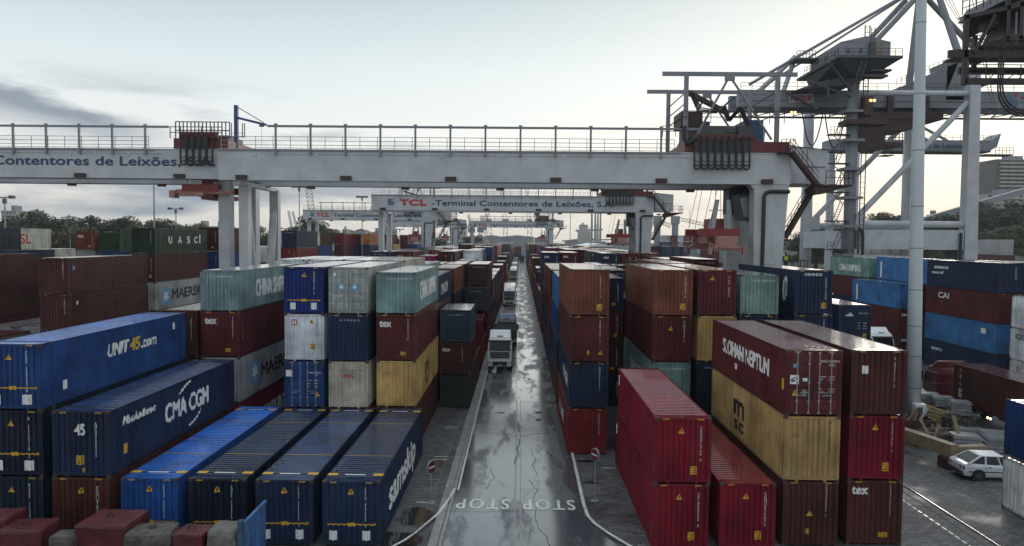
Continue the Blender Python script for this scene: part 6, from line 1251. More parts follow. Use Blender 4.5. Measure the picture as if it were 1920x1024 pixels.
for x in (.85, 3.45):
    for s in (-1, 1):
        m = MB(); m.tube([(x,s*.66,.31),(x,s*.845,.31)], .31, 20); w_ = m.build('wheel', BLACK, car); m = MB(); m.tube([(x,s*.84,.31),(x,s*.855,.31)], .17, 14); m.build('rim', DARKG, w_)
        m = MB(); m.tube([(x,s*.70,.33),(x,s*.852,.33)], .36, 20); m.build('wheel_arch', BLACK, car)

# ---------------------------------------------------------------- yard clutter by the mast
SLAB = mat('grey_slab', (.24,.255,.27), .35, noise=.25, nscale=2, coat=.35, dirt=.3)
def slabs(X, Y, z, rz, nx, ny, layers, label, s=1.25):
    t = thing('slab_bundle', label, 'slab bundle', (X, Y, z), rz, 'bundles of grey slabs on the yard')
    for k in range(layers):
        m = MB(); j = random.uniform(-.05,.05)
        for a in range(nx):
            for b in range(ny): m.box(a*s+j, b*s*.8-j, k*.24+.06, a*s+s-.04+j, b*s*.8+s*.8-.04-j, k*.24+.16); m.box(a*s+j+.05, b*s*.8-j+.04, k*.24+.165, a*s+s-.1+j, b*s*.8+s*.8-.1-j, k*.24+.265)
        m.build('slab_layer', SLAB, t)
    m = MB()
    for a in range(nx*2+1): m.bar((a*s*.5,-.02,.02), (a*s*.5, ny*s*.8, .02), .08)
    m.build('pallet', mat('wood_pallet', (.14,.10,.06), .7, noise=.3), t)
tt = [(31.0,57.6,'far end'),(31.35,56.3,'second'),(31.7,55.0,'third'),(32.05,53.6,'near end')]
for x, y, nm in tt: slabs(x-.55, y-.5, 0, R(-15), 1, 1, 4, 'lower grey slab bundle, %s of the raised row beside the dark red truck' % nm, 1.4)
for x, y, nm in tt: slabs(x-.5, y-.45, 1.12, R(-15), 1, 1, 3, 'upper grey slab bundle, %s of the raised row beside the dark red truck' % nm, 1.4)
for x, y, z, rz, nx, ny, ly, lb in ((29.0,54.6,0,R(-12),1,1,5,'grey slab bundle half hidden behind the mast'),(29.6,56.4,0,R(-12),1,1,5,'second grey slab bundle half hidden behind the mast'),(28.1,46.9,0,R(-14),1,1,4,'single grey slab bundle by the timber'),(30.0,46.6,0,R(-18),1,2,4,'large grey slab bundle under the truck trailer lamps'),(29.8,49.6,0,R(-22),1,1,3,'grey slab bundle behind the large one near the truck wheels'),(26.9,45.2,0,R(-18),1,1,1,'flat thin layer of grey slabs behind the white car')): slabs(x, y, z, rz, nx, ny, ly, lb, 1.7)
WRAP = mat('dirty_wrap', (.045,.038,.034), .6, noise=.7, nscale=3.5, bump=1.0, bscale=12, dirt=.6, dirtcol=(.13,.10,.09))
t = thing('wrapped_bale', 'dark strapped bale of crushed scrap in front of the slab bundles', 'bale', (31.0, 51.3, 0), R(62))
bm = bmesh.new(); bmesh.ops.create_cube(bm, size=1, matrix=Matrix.Diagonal((1.7, 2.0, 1.45, 1)) @ Matrix.Translation((0,0,.5))); bmesh.ops.bevel(bm, geom=bm.edges[:], offset=.22, segments=2, affect='EDGES'); bmesh.ops.subdivide_edges(bm, edges=bm.edges[:], cuts=4, use_grid_fill=True)
from mathutils import noise as nz_
for v in bm.verts: v.co += nz_.noise_vector(v.co*2.6)*.10+nz_.noise_vector(v.co*8)*.05
me = bpy.data.meshes.new('wrap'); bm.to_mesh(me); bm.free(); me.materials.append(WRAP); ob('wrap', me, t)
m = MB()
for y in (-.5, .5): m.tube([(-.93,y,0),(-.93,y,1.3),(-.75,y,1.52),(.75,y,1.52),(.93,y,1.3),(.93,y,0)], .025, 5)
m.build('strap', BLACK, t)
BEIGE = mat('beige_steel', (.24,.19,.12), .55, noise=.25, dirt=.5, nscale=1.5)
t = thing('lifting_beam', 'long beige box beam lying across the yard behind the white car', 'steel beam', (25.2, 42.6, 0)); m = MB()
m.bar((-.9,6.6,1.05), (.75,.6,1.05), .55, .75); m.bar((-3.2,6.4,1.1), (-.4,6.9,1.1), .5, .6); m.bar((.5,.9,1.0), (3.0,1.3,1.0), .5, .5); m.build('beam', BEIGE, t)
m = MB(); m.box(.1,.3,0,1.1,1.2,.66); m.box(-1.5,6.0,0,-.6,7.0,.66); m.box(2.3,.9,0,2.8,1.6,.7); m.build('support', BRNRED, t)
WOOD = mat('raw_timber', (.14,.09,.045), .65, noise=.4, nscale=3)
t = thing('timber_heap', 'heap of broken yellow brown boards and steel scrap beside the mast', 'scrap heap', (27.6, 48.3, 0)); 
for i in range(24):
    m = MB(); a = random.uniform(0, pi); x, y, z = random.uniform(-1.6,1.6), random.uniform(-1.3,1.6), random.uniform(.1,1.1); l = random.uniform(.8,2.3); tl = random.uniform(-.35,.7)
    m.bar((x-cos(a)*l/2, y-sin(a)*l/2, max(.05,z-tl)), (x+cos(a)*l/2, y+sin(a)*l/2, z+tl+.1), random.uniform(.10,.24), random.uniform(.03,.08)); m.build('board', random.choice([WOOD, WOOD, BRNRED, DARKG]), t)
m = MB(); m.hexa([(-1.5,-.9,0),(1.6,-.9,0),(1.4,1.5,0),(-1.5,1.4,0),(-1.1,-.5,.9),(1.0,-.6,.8),(.9,1.0,1.0),(-1.0,.9,.8)]); m.build('scrap_pile', mat('scrap_dark', (.05,.04,.035), .6, noise=.5, nscale=4), t)
t = thing('scrap_bin', 'rusty open scrap bin with odd steel bits, at the foot of the mast', 'scrap bin', (26.1, 49.6, 0)); m = MB(); m.box(0,0,0,2.4,1.8,.1); m.box(0,0,.1,2.4,.1,1.3); m.box(0,1.7,.1,2.4,1.8,1.3); m.box(0,.1,.1,.1,1.7,1.3); m.box(2.3,.1,.1,2.4,1.7,1.3); m.build('bin', BRNRED, t)
for i in range(16):
    m = MB(); x, y = random.uniform(.2,2.1), random.uniform(.2,1.5); m.bar((x,y,.9), (x+random.uniform(-1,1), y+random.uniform(-.6,.6), 1.5+random.uniform(-.2,.5)), .2, .09); m.build('steel_offcut', random.choice([WOOD, STEEL, DKRED, BRNRED]), t)
t = thing('cooling_unit', 'small white cooling unit standing at the foot of the mast', 'cooling unit', (28.7, 52.2, 0)); m = MB(); m.box(-.4,-.3,0,.4,.3,1.9); bev(m.build('casing', mat('unit_white', (.6,.62,.64), .4), t)); m = MB(); m.box(-.3,-.31,.9,.1,-.30,1.7); m.build('grille', DARKG, t)
t = thing('yellow_girders', 'stacked yellow black steel girders leaning by the slab bundles', 'girders', (29.3, 52.2, 0)); m = MB()
for k in range(4): m.bar((-.5+.1*k,1.2,1.9-.32*k), (1.6+.1*k,-1.0,1.2-.28*k), .10, .14)
m.build('girder', mat('yellow_girder', (.35,.24,.06), .5, noise=.3), t); m = MB(); m.bar((-.6,1.3,0), (-.6,1.3,2.0), .12); m.bar((1.7,-1.0,0), (1.7,-1.0,1.2), .12); m.build('rack_post', BLACK, t)
t = thing('flat_rack', 'white railed steel frame squeezed under the bright blue container', 'frame', (24.9, 36.8, STD)); m = MB()
for x in (0, 2.2): m.bar((x,0,.12), (x,-11.8,.12), .1, .22)
m.bar((0,-.1,.2), (2.2,-1.6,.2), .06); m.bar((0,-1.6,.2), (2.2,-.1,.2), .06); m.build('rail', STEEL, t)

# ---------------------------------------------------------------- ballast blocks at the near left corner
BRED = mat('ballast_red_paint', (.075,.008,.010), .55, noise=.5, nscale=1.4, dirt=.8, dirtcol=(.035,.028,.026), bump=1.0, bscale=9)
BGRY = mat('ballast_concrete', (.075,.07,.058), .7, noise=.7, nscale=2.6, dirt=.8, dirtcol=(.02,.02,.018), bump=1.0, bscale=10)
BLT = mat('ballast_pale_concrete', (.13,.125,.11), .75, noise=.35, nscale=2.5, bump=.8, bscale=9)
def block(X, Y, w_, d, h, m_, label, rz=0, eye=True, hole=False, ch=.22, round_=False):
    t = thing('ballast_block', label, 'ballast block', (X, Y, 0), rz, 'ballast blocks along the near edge')
    bm = bmesh.new(); bmesh.ops.create_cube(bm, size=1, matrix=Matrix.Diagonal((w_, d, h, 1)) @ Matrix.Translation((0,0,.5)))
    bmesh.ops.bevel(bm, geom=bm.edges[:], offset=ch*(2.2 if round_ else 1), segments=4 if round_ else 2, profile=.6, affect='EDGES')
    bmesh.ops.subdivide_edges(bm, edges=bm.edges[:], cuts=5, use_grid_fill=True)
    from mathutils import noise
    for v in bm.verts: n_ = noise.noise_vector(v.co*1.7+Vector((X,Y,0))); v.co += n_*.03; n_ = noise.noise_vector(v.co*5+Vector((X,Y,0))); v.co += n_*.025
    me = bpy.data.meshes.new('block'); bm.to_mesh(me); bm.free(); me.materials.append(m_); ob('block', me, t)
    if eye: m = MB(); m.tube([(-.10+.14*cos(a)*1.0, 0, h-.02+.17*sin(a)) for a in [pi*k/8 for k in range(9)]], .022, 6); m.build('lifting_eye', BLACK, t)
    if hole: m = MB(); m.tube([(0,0,h-.02),(0,0,h+.028)], .16, 12); m.build('lifting_hole', BLACK, t)
    return t
block(-16.1, 28.35, 2.05, 1.75, 2.22, BRED, 'largest dark red ballast block with iron eye, tallest of the row', R(-2), ch=.12); block(-14.3, 27.9, 1.8, 1.35, 2.0, BGRY, 'dark mossy grey ballast block with a round hole on top', R(8), False, True, .26); block(-12.68, 27.95, 1.2, 1.1, 1.95, BRED, 'smaller dark red ballast block between two grey ones', R(-5), ch=.10)
block(-11.4, 27.95, 1.25, 1.25, 2.15, BLT, 'pale rounded concrete ballast block beside the blue steel plate', 0, False, False, .18, True); block(-19.3, 28.1, 1.7, 1.4, 1.98, BRED, 'dark red ballast block with iron eye, left of the tall red one', R(6), ch=.12); block(-17.5, 27.6, .95, .9, 1.88, BGRY, 'mossy ballast block squeezed between two dark red ones', R(-6), False, ch=.2)
block(-20.9, 28.6, 1.5, 1.4, 2.2, BRED, 'dull red ballast block cut by the frame edge', R(4), False, ch=.12)
q = MB(); q.face([(-.3,-.02,.0),(.3,-.02,.05),(.25,-.02,.5),(-.1,-.02,.45)])
t = thing('steel_plate', 'scratched blue steel side plate with a rusty corner post near the ballast blocks', 'steel plate', (-10.65, 27.4, 0)); m = MB(); m.box(-.03,.18,0,.03,2.7,2.28); m.box(-.05,.15,2.22,.07,2.75,2.32); m.build('plate', mat('scratched_blue', (.05,.13,.30), .4, noise=.5, nscale=2.5, dirt=.95, dirtcol=(.30,.33,.36)), t)
m = MB(); m.box(-.10,-.02,0,.10,.17,2.5); m.build('corner_post', mat('rusty_blue_post', (.04,.08,.16), .5, noise=.4, dirt=.9), t)

# ---------------------------------------------------------------- person on the access platform
t = thing('person', 'person in a yellow hi vis vest seen from behind on a railed platform', 'person', (23.9, 66.0, 10.65), R(165))
def skin(name, verts, edges, rad, m_, parent, sub=2):
    me = bpy.data.meshes.new(name); me.from_pydata(verts, edges, []); me.update(); o = ob(name, me, parent)
    sk = o.modifiers.new('skin', 'SKIN'); sk.use_smooth_shade = True
    if not me.skin_vertices: 
        bm = bmesh.new(); bm.from_mesh(me); bm.verts.layers.skin.verify(); bm.to_mesh(me); bm.free()
    for i, r_ in enumerate(rad): d_ = me.skin_vertices[0].data[i]; d_.radius = (r_, r_*.8); d_.use_root = (i == 0)
    s_ = o.modifiers.new('sub', 'SUBSURF'); s_.levels = 1; s_.render_levels = sub; me.materials.append(m_); return o
V = [(0,0,.95),(0,0,1.15),(0,0,1.38),(0,0,1.50),(0,-.02,1.62),(0,-.02,1.72), (-.18,0,1.42),(-.26,.05,1.17),(-.20,-.14,1.02), (.18,0,1.42),(.27,.04,1.16),(.22,-.16,1.05), (-.09,0,.88),(-.11,-.02,.48),(-.12,.03,.09),(-.12,-.12,.04), (.09,0,.88),(.10,.0,.48),(.11,.05,.09),(.11,-.10,.04), (-.19,-.22,.98),(.21,-.24,1.02)]
E_ = [(0,1),(1,2),(2,3),(3,4),(4,5),(2,6),(6,7),(7,8),(8,20),(2,9),(9,10),(10,11),(11,21),(0,12),(12,13),(13,14),(14,15),(0,16),(16,17),(17,18),(18,19)]
Rd = [.15,.15,.17,.06,.09,.085,.07,.05,.04,.07,.05,.04,.10,.065,.05,.04,.10,.065,.05,.04,.03,.03]
skin('body', V, E_, Rd, mat('dark_clothes', (.02,.025,.05), .8), t)
skin('vest', [(0,.0,.92),(0,0,1.12),(0,0,1.40),(-.17,0,1.43),(.17,0,1.43)], [(0,1),(1,2),(2,3),(2,4)], [.18,.175,.19,.10,.10], mat('hi_vis_yellow', (.62,.75,.03), .6), t)
m = MB(); m.tube([(0,-.02,1.70),(0,-.02,1.78),(0,-.02,1.83)], [.12,.10,.03], 12); m.build('helmet', DARKG, t)
t = thing('access_platform', 'dark red railed steel platform beneath the person in yellow', 'platform', (23.9, 66.0, 0)); m = MB(); m.box(-1.6,-1,10.5,2.2,1.2,10.62)
for x, y in ((-1.4,-.9),(2.0,-.9),(-1.4,1.1),(2.0,1.1)): m.bar((x,y,0), (x,y,10.5), .16)
m.build('deck', BRNRED, t); m = MB(); railing(m, (-1.6,-1,10.62), (2.2,-1,10.62), 1.1, .6, .03); railing(m, (-1.6,1.2,10.62), (2.2,1.2,10.62), 1.1, .6, .03); m.build('railing', BRNRED, t)
# ---------------------------------------------------------------- light poles
def pole(px, Y, top, label, heads=3, r=.16):
    X = (px-975.4)/1368*Y
    t = thing('light_pole', label, 'light pole', (X, Y, 0), group='light poles over the yard'); m = MB(); m.tube([(0,0,0),(0,0,top)], [r, r*.6], 8); m.build('pole', STEEL, t)
    m = MB(); m.box(-.9,-.2,top-.1,.9,.2,top+.05)
    for k in range(heads): a = -1+2*k/(heads-1); m.box(a*1.2-.3,-.45,top-.15,a*1.2+.3,.25,top+.3)
    m.box(-.15,-.3,top-.9,.15,.3,top-.2); m.build('floodlight', DARKG, t); return t
pole(286, 108, 22.8, 'plain pole rising behind the container with spaced white letters'); pole(560, 150, 23.7, 'pole with flat head seen through the legs of the nearest crane'); pole(678, 190, 24.0, 'pole with a crown of floodlights left of the second crane', 4)
pole(1107, 228, 24, 'pole right of the road between the second crane legs'); pole(1068, 262, 24, 'pole beside the farthest crane, nearer the road'); pole(749, 300, 17, 'small far pole between the crane legs on the tree side'); pole(327, 150, 19, 'small pole with twin heads above the trees', 2); pole(3, 110, 19, 'pole at the frame edge in front of the trees', 2); pole(126, 160, 15.5, 'short pole beyond the low yellow shed', 2); pole(533, 260, 16.5, 'thin pole left of the slanting far jibs', 2)

# ---------------------------------------------------------------- trees
LEAF = {}
def leaf_mat(nm, c):
    m = mat(nm, c, .7, noise=.45, nscale=.35); return m
L1, L2, L3 = leaf_mat('foliage dark', (.045,.062,.03)), leaf_mat('foliage olive', (.10,.10,.045)), leaf_mat('foliage autumn', (.17,.11,.04))
BARK = mat('bark', (.05,.04,.03), .9, noise=.3)
_tv = {}
def tree_meshes(kind):
    if kind in _tv: return _tv[kind]
    rng = random.Random(hash(kind) % 1000 if not isinstance(kind, int) else kind*17+3)
    tr = MB(); tr.tube([(0,0,0),(.1,.05,2.5),(.0,.1,5)], [.38,.28,.2], 8); lobes = []
    nb = 9
    for i in range(nb):
        a = i*2.4+rng.random(); el = rng.uniform(.3,1.2); l = rng.uniform(2.0,3.9); p0 = (0,.05,rng.uniform(2.3,4.6)); p1 = (cos(a)*cos(el)*l, sin(a)*cos(el)*l, p0[2]+sin(el)*l*1.15)
        tr.tube([p0, ((p0[0]+p1[0])/2+.1, (p0[1]+p1[1])/2, (p0[2]+p1[2])/2+.15), p1], [.13,.09,.04], 5); lobes.append((Vector(p1), rng.uniform(1.1,2.0)))
    lobes += [(Vector((1.5*cos(a), 1.5*sin(a), rng.uniform(1.6,2.8))), rng.uniform(1.2,1.7)) for a in (0.4, 2.2, 4.1, 5.4)]; lobes.append((Vector((0,0,7.6)), 1.7)); lobes.append((Vector((.6,.4,5.6)), 1.9))
    m = MB()
    for c, r in lobes:
        n = int(260*r)
        for _ in range(n):
            d = Vector((rng.gauss(0,1), rng.gauss(0,1), rng.gauss(0,1))).normalized()*r*(rng.random()**.38)
            d.z *= .8; p = c+d; s = rng.uniform(.10,.24); u = Vector((rng.gauss(0,1), rng.gauss(0,1), rng.gauss(0,.6))).normalized()*s; v = u.cross(Vector((rng.gauss(0,1), rng.gauss(0,1), rng.gauss(0,1)))).normalized()*s*.8
            m.face([p-u-v, p+u-v*.4, p+u*.3+v])
    _tv[kind] = (tr.mesh('trunk', BARK), m); return _tv[kind]
_cv = {}
def tree(X, Y, Zb, h, kind, lm, label, group, wide=1.0):
    tm, cm = tree_meshes(kind); k = (kind, lm.name)
    if k not in _cv: _cv[k] = cm.mesh('crown', lm)
    s = h/9.2; t = thing('tree', label, 'tree', (X, Y, Zb), random.uniform(0, 6.28), group); t.scale = (s*wide, s*wide, s)
    ob('trunk', tm, t); ob('crown', _cv[k], t); return t
# wooded rise on the tree side: the profile of its tops read along the ridge
rid = [(-40,404),(15,401),(50,392),(75,396),(112,408),(128,402),(155,404),(190,406),(218,406),(238,402),(262,412),(290,410),(303,406),(330,418),(352,418),(375,420),(400,422),(440,424),(470,424)]
names = ['first','second','third','fourth','fifth','sixth','seventh','eighth','ninth','tenth','eleventh','twelfth','thirteenth','fourteenth','fifteenth','sixteenth','seventeenth','eighteenth','nineteenth','twentieth']
def hor(px): return 438.5+(px-960)*.0093+8.2 if False else 449-(960-px)*.0093-(.0)
for i, (px, py) in enumerate(rid):
    Y = 165+12*(i % 3)+i*4; X = (px-975)/1368*Y; zt = CAMH+(hor(px)-py)*Y/1368; gz = max(0, zt-13-(i % 3)); 
    tree(X, Y, gz, zt-gz, i % 4, L1 if i < 9 or i % 3 == 0 else L2, '%s tree from the frame edge along the wooded rise, dark crown' % names[i], 'trees of the wooded rise', 1.25)
for i, px in enumerate((-25,25,62,95,120,142,168,196,225,250,278,312,340,365,388)):
    Y = 150+7*(i % 4)+i*3; X = (px-975)/1368*Y; zt = CAMH+(hor(px)-(424 if i < 5 else 427)+random.uniform(-4,4))*Y/1368
    tree(X, Y, zt-9.5, 9.5, (i+1) % 4, (L3, L2, L2)[i % 3] if px > 80 else L1, '%s lower tree from the frame edge, in front of the wooded rise' % names[i], 'lower trees before the wooded rise', 1.5)
m = MB()
def hills(m, pts, Y0, Y1, z0=-1):
    for (xa, za), (xb, zb_) in zip(pts, pts[1:]):
        xm = (xa+xb)/2
        m.face([(xa,Y0,z0),(xb,Y0,z0),(xb,(Y0+Y1)/2,zb_),(xa,(Y0+Y1)/2,za)]); m.face([(xa,(Y0+Y1)/2,za),(xb,(Y0+Y1)/2,zb_),(xb,Y1,z0),(xa,Y1,z0)])
SCRUB = mat('hill_scrub', (.05,.055,.03), .85, noise=.5, nscale=.08, bump=1.0, bscale=.5)
hills(m, [(-260,14),(-150,15),(-118,12),(-95,10),(-70,8),(-55,5),(-40,0)], 155, 330); tag(m.build('wooded_rise_hill', SCRUB), kind='structure')
m = MB(); hills(m, [(120,0),(150,14),(180,22),(215,26),(260,32),(330,36),(420,34)], 270, 560); tag(m.build('crane_side_hill', SCRUB), kind='structure')
for i, (px, py) in enumerate(((1530,418),(1560,412),(1632,398),(1652,396),(1672,404),(1690,398),(1722,410),(1762,396),(1785,400),(1822,384),(1838,376),(1860,384),(1878,392),(1890,384),(1905,376),(1925,380))):
    Y = 255+9*(i % 3); X = (px-975)/1368*Y; zt = CAMH+(455-py)*Y/1368; h = 13 if px < 1800 else 15
    tree(X, Y, zt-h, h, i % 4, L1, '%s tree along the hill behind the tall cranes, counted from the crane' % names[i], 'trees on the hill behind the tall cranes', 1.35)
for i in range(18):
    px = 1500+i*26; Y = 225+(i % 3)*10; X = (px-975)/1368*Y; zt = CAMH+(455-(432+random.uniform(-5,8)-(10 if px > 1800 else 0)))*Y/1368
    tree(X, Y, zt-11, 11, (i+2) % 4, (L1, L2)[i % 2], '%s lower tree on the hill flank behind the tall cranes' % names[i], 'lower trees on the crane side hill', 1.6)

# ---------------------------------------------------------------- buildings
FAC = mat('pale_facade', (.38,.36,.33), .7, noise=.12, nscale=.1); FAC2 = mat('grey_facade', (.22,.23,.25), .7, noise=.15, nscale=.1); FAC3 = mat('brown_facade', (.12,.10,.09), .7, noise=.2, nscale=.15); WIN = mat('window_dark', (.04,.045,.055), .2)
def block_flat(label, px0, px1, pyt, Y, pyb=None, d=14, mat_=FAC, floors=8, bays=6, bal=False):
    X0 = (px0-975)/1368*Y; X1 = (px1-975)/1368*Y; zt = CAMH+(hor((px0+px1)/2)-pyt)*Y/1368; zb = 0 if pyb is None else CAMH+(hor((px0+px1)/2)-pyb)*Y/1368
    t = thing('building', label, 'building', ((X0+X1)/2, Y+d/2, zb)); hw = (X1-X0)/2; h = zt-zb
    m = MB(); m.box(-hw,-d/2,0,hw,d/2,h); m.build('wall', mat_, t)
    m = MB(); m.box(-hw-.2,-d/2-.2,h,hw+.2,d/2+.2,h+.5); m.box(-hw*.4,-d*.2,h+.5,hw*.1,d*.2,h+3); m.build('roof', FAC2, t)
    fh = h/floors; wme = MB().box(0,0,0,(2*hw/bays)*.55,.05,fh*.5).mesh('window', WIN) if floors*bays else None; n = 0
    for f in range(floors):
        for b_ in range(bays):
            if n >= 96: break
            n += 1; ob('window', wme, t, (-hw+(b_+.22)*2*hw/bays, -d/2-.04, (f+.3)*fh))
    if bal:
        bm_ = MB().box(-hw*.9,-1.2,0,hw*.9,0,.9).mesh('balcony', FAC)
        for f in range(1, floors): ob('balcony', bm_, t, (0, -d/2-.06, f*fh))
    return t
block_flat('tall pale apartment tower on the hill behind the tall crane', 1854, 1960, 303, 430, 395, 16, FAC3, 13, 7, True); block_flat('lower apartment block with balconies on the hill', 1838, 1950, 366, 400, 410, 16, FAC, 5, 8, True)
block_flat('white office block far behind the tree side crane legs', 842, 872, 424, 560, None, 20, FAC, 6, 7); block_flat('pale square block beside the domed silo', 788, 800, 428, 520, None, 15, FAC, 4, 3); block_flat('low block far left of the second crane leg', 702, 716, 429, 560, None, 15, FAC, 3, 3)
block_flat('two small towers on the far skyline between crane legs', 640, 648, 431, 600, None, 10, FAC2, 4, 2); block_flat('white house at the frame edge above the trees', -4, 24, 397, 330, 420, 12, FAC, 4, 6); block_flat('long low row house above the wooded rise', 358, 388, 426, 340, 436, 12, FAC, 2, 6); block_flat('long low house right of the wooded rise', 392, 418, 427, 350, 437, 12, FAC, 2, 5)
t = thing('yellow_shed', 'low yellow shed with flat roof beyond the cream container', 'shed', (-110, 175, 10)); m = MB(); m.box(-12,0,-10,18,12,3.6); m.build('wall', mat('yellow_render', (.35,.27,.12), .7, noise=.15), t); m = MB(); m.box(-12.4,-.4,3.6,18.4,12.4,4.1); m.build('roof', FAC2, t); m = MB(); 
for x in (-9,-3,4,10): m.box(x,-.06,.5,x+1.6,-.01,2.6)
m.build('door', FAC2, t)
t = thing('domed_silo', 'round grey silo with a low dome beyond the crane legs', 'silo', (-93, 520, 0)); m = MB(); m.tube([(0,0,0),(0,0,19),(0,0,21.5),(0,0,22.5)], [5,5,3.2,.5], 24); m.build('drum', FAC2, t)
t = thing('watch_tower', 'grey tapered stone tower with corner turrets behind the tall leg', 'tower', (169, 300, 13)); m = MB(); m.hexa([(-4.2,-3,-13),(5.0,-3,-13),(5.0,4,-13),(-4.2,4,-13),(-2.2,-2,12),(3.0,-2,12),(3.0,3,12),(-2.2,3,12)]); m.build('shaft', FAC2, t)
m = MB(); m.tube([(-2,-1.5,12),(-2,-1.5,13.6)], 1.1, 10); m.tube([(2.4,-1.5,12),(2.4,-1.5,13.2)], 1.2, 10); m.build('turret', FAC2, t); m = MB(); m.box(5.0,-1,2,7.2,1.5,6.5); m.box(4.9,-1.2,6.5,7.4,1.7,6.9); m.build('side_cabin', FAC, t); m = MB(); m.box(.2,-2.9,3.4,1.5,-2.4,5.4); m.build('window', WIN, t)
t = thing('conveyor', 'long grey conveyor slanting up behind the tall white leg', 'conveyor', (159, 280, 0)); m = MB(); m.bar((-6,0,22.0), (48,0,38.5), 2.5, 2.2); m.build('gallery', FAC2, t); m = MB(); m.bar((10,0,0),(10,0,27),1); m.bar((34,0,0),(34,0,34),1); m.build('trestle', FAC2, t)
# sheds at the quay end
def shed(label, px0, px1, pyt, Y, d, roofc, wallc=(.25,.26,.27)):
    X0 = (px0-975)/1368*Y; X1 = (px1-975)/1368*Y; zt = CAMH+(448-pyt)*Y/1368
    t = thing('warehouse', label, 'warehouse', ((X0+X1)/2, Y, 0)); hw = (X1-X0)/2; m = MB(); m.box(-hw,0,0,hw,d,zt-.9); m.build('wall', mat('shed_wall_%d' % int(px0), wallc, .7, noise=.2, nscale=.2), t)
    m = MB(); m.prism([(-hw-.4,zt-.9),(hw+.4,zt-.9),(0,zt+.4)], -.4, d, 'y'); m.build('roof', mat('shed_roof_%d' % int(px0), roofc, .4, noise=.2, nscale=.1), t)
    m = MB(); k = 3
    for i in range(k): x = -hw+2*hw*(i+.3)/k; m.box(x,-.08,0,x+2*hw*.4/k,-.02,(zt-.9)*.6)
    m.build('door', FAC2, t)
shed('wide grey warehouse closing the end of the road', 938, 1000, 441, 540, 30, (.35,.36,.37)); shed('grey warehouse beside the far crane leg', 1002, 1036, 442.5, 560, 30, (.3,.31,.33)); shed('long white roofed shed right of the farthest crane', 1096, 1150, 456, 300, 60, (.7,.7,.7)); shed('pale warehouse behind the scrap mound', 905, 938, 441, 600, 20, (.4,.4,.4)); shed('long pale shed far on the crane side', 1060, 1100, 447, 600, 20, (.35,.35,.34)); shed('white shed behind the second crane leg on the crane side', 1150, 1200, 449, 520, 20, (.5,.5,.5))
t = thing('scrap_mound', 'pale heap of scrap metal by the orange dock crane', 'scrap heap', (-28, 500, 0)); m = MB()
m.grid(lambda u, v: ((u-.5)*24, (v-.5)*18, max(0, 17*(1-((u-.5)*2)**2)*(1-((v-.5)*2)**2)+1.2*sin(31*u)*cos(23*v)-1)), 20, 16); m.build('mound', mat('scrap_pale', (.28,.25,.22), .8, noise=.6, nscale=.6, bump=1, bscale=2), t)
# ---------------------------------------------------------------- far dock cranes: lattice masts and jibs
def lattice(m, p, q, w0, n, r):
    p = Vector(p); q = Vector(q); d = (q-p).normalized(); a = d.cross(Vector((0,1,0))).normalized()*w0/2; pr = None
    for i in range(n+1):
        c = p.lerp(q, i/n); A, B = c+a, c-a
        if pr: m.bar(pr[0], A, r); m.bar(pr[1], B, r); m.bar(pr[0], B, r*.7)
        m.bar(A, B, r*.7); pr = (A, B)
def px3(px, py, Y): return ((px-975)/1368*Y, Y, CAMH+(hor(px)-py)*Y/1368)
for lb, Y, foot, pv, tip, wd, mt in (('orange lattice dock crane beside the scrap mound', 470, (908,452), (905,426), (912,402), 2.4, ORNG), ('pair of slanting boom bars high behind the farthest crane, first', 520, (918,448), (915,414), (904,346), 3.2, FAC2), ('slanting boom bars high behind the farthest crane, middle pair', 540, (947,446), (946,414), (938,346), 3.2, FAC2), ('slanting boom bars high behind the farthest crane, last pair', 560, (994,446), (991,414), (985,346), 3.2, FAC2),
   ('tall lattice jib leaning behind the tree side cranes', 400, (588,445), (584,412), (577,350), 4, ORNG), ('thin slanting jib left of the third crane, first', 420, (550,446), (546,430), (539,396), 1.2, FAC2), ('thin slanting jib left of the third crane, second', 420, (560,446), (555,430), (547,397), 1.2, FAC2), ('small dock crane with ball top left of the farthest crane', 430, (885,452), (883,430), (877,403), 1.6, FAC2), ('second small dock crane with ball top by the farthest crane', 440, (899,452), (900,430), (904,405), 1.4, FAC2)):
    f, v, tp = px3(*foot, Y), px3(*pv, Y), px3(*tip, Y); t = thing('dock_crane', lb, 'dock crane', (f[0], Y, 0)); m = MB()
    o = Vector((f[0], Y, 0)); lattice(m, Vector((f[0],Y,0))-o, Vector(v)-o, wd, 6, .35); m.build('mast', mt, t); m = MB(); lattice(m, Vector(v)-o, Vector(tp)-o, wd*.8, 9, .28); m.build('jib', mt, t); m = MB(); b_ = Vector(v)-o; m.box(b_.x-2,b_.y-1.5,b_.z-2,b_.x+2,b_.y+1.5,b_.z+1); m.build('crane_cab', FAC2, t)
# far span bridge with stays
t = thing('far_bridge', 'hazy harbour bridge with thin masts and stays at the horizon', 'bridge', (55, 700, 0)); m = MB()
o = Vector((55, 700, 0)); P = lambda a, b: Vector(px3(a, b, 700))-o
m.bar(P(1052,452), P(1235,447), 4, 1.2); m.bar(P(1078,433), P(1128,431), 3, 1.6); m.bar(P(1080,434), P(1112,449), 3, .8); m.build('deck', FAC2, t); m = MB()
for a, tz in ((1091,418),(1098,424),(1115,421)): m.bar(P(a,450), P(a,tz), 1.4); m.bar(P(a,tz), P(a-14,432), .3); m.bar(P(a,tz), P(a+14,432), .3)
m.build('mast', FAC2, t)
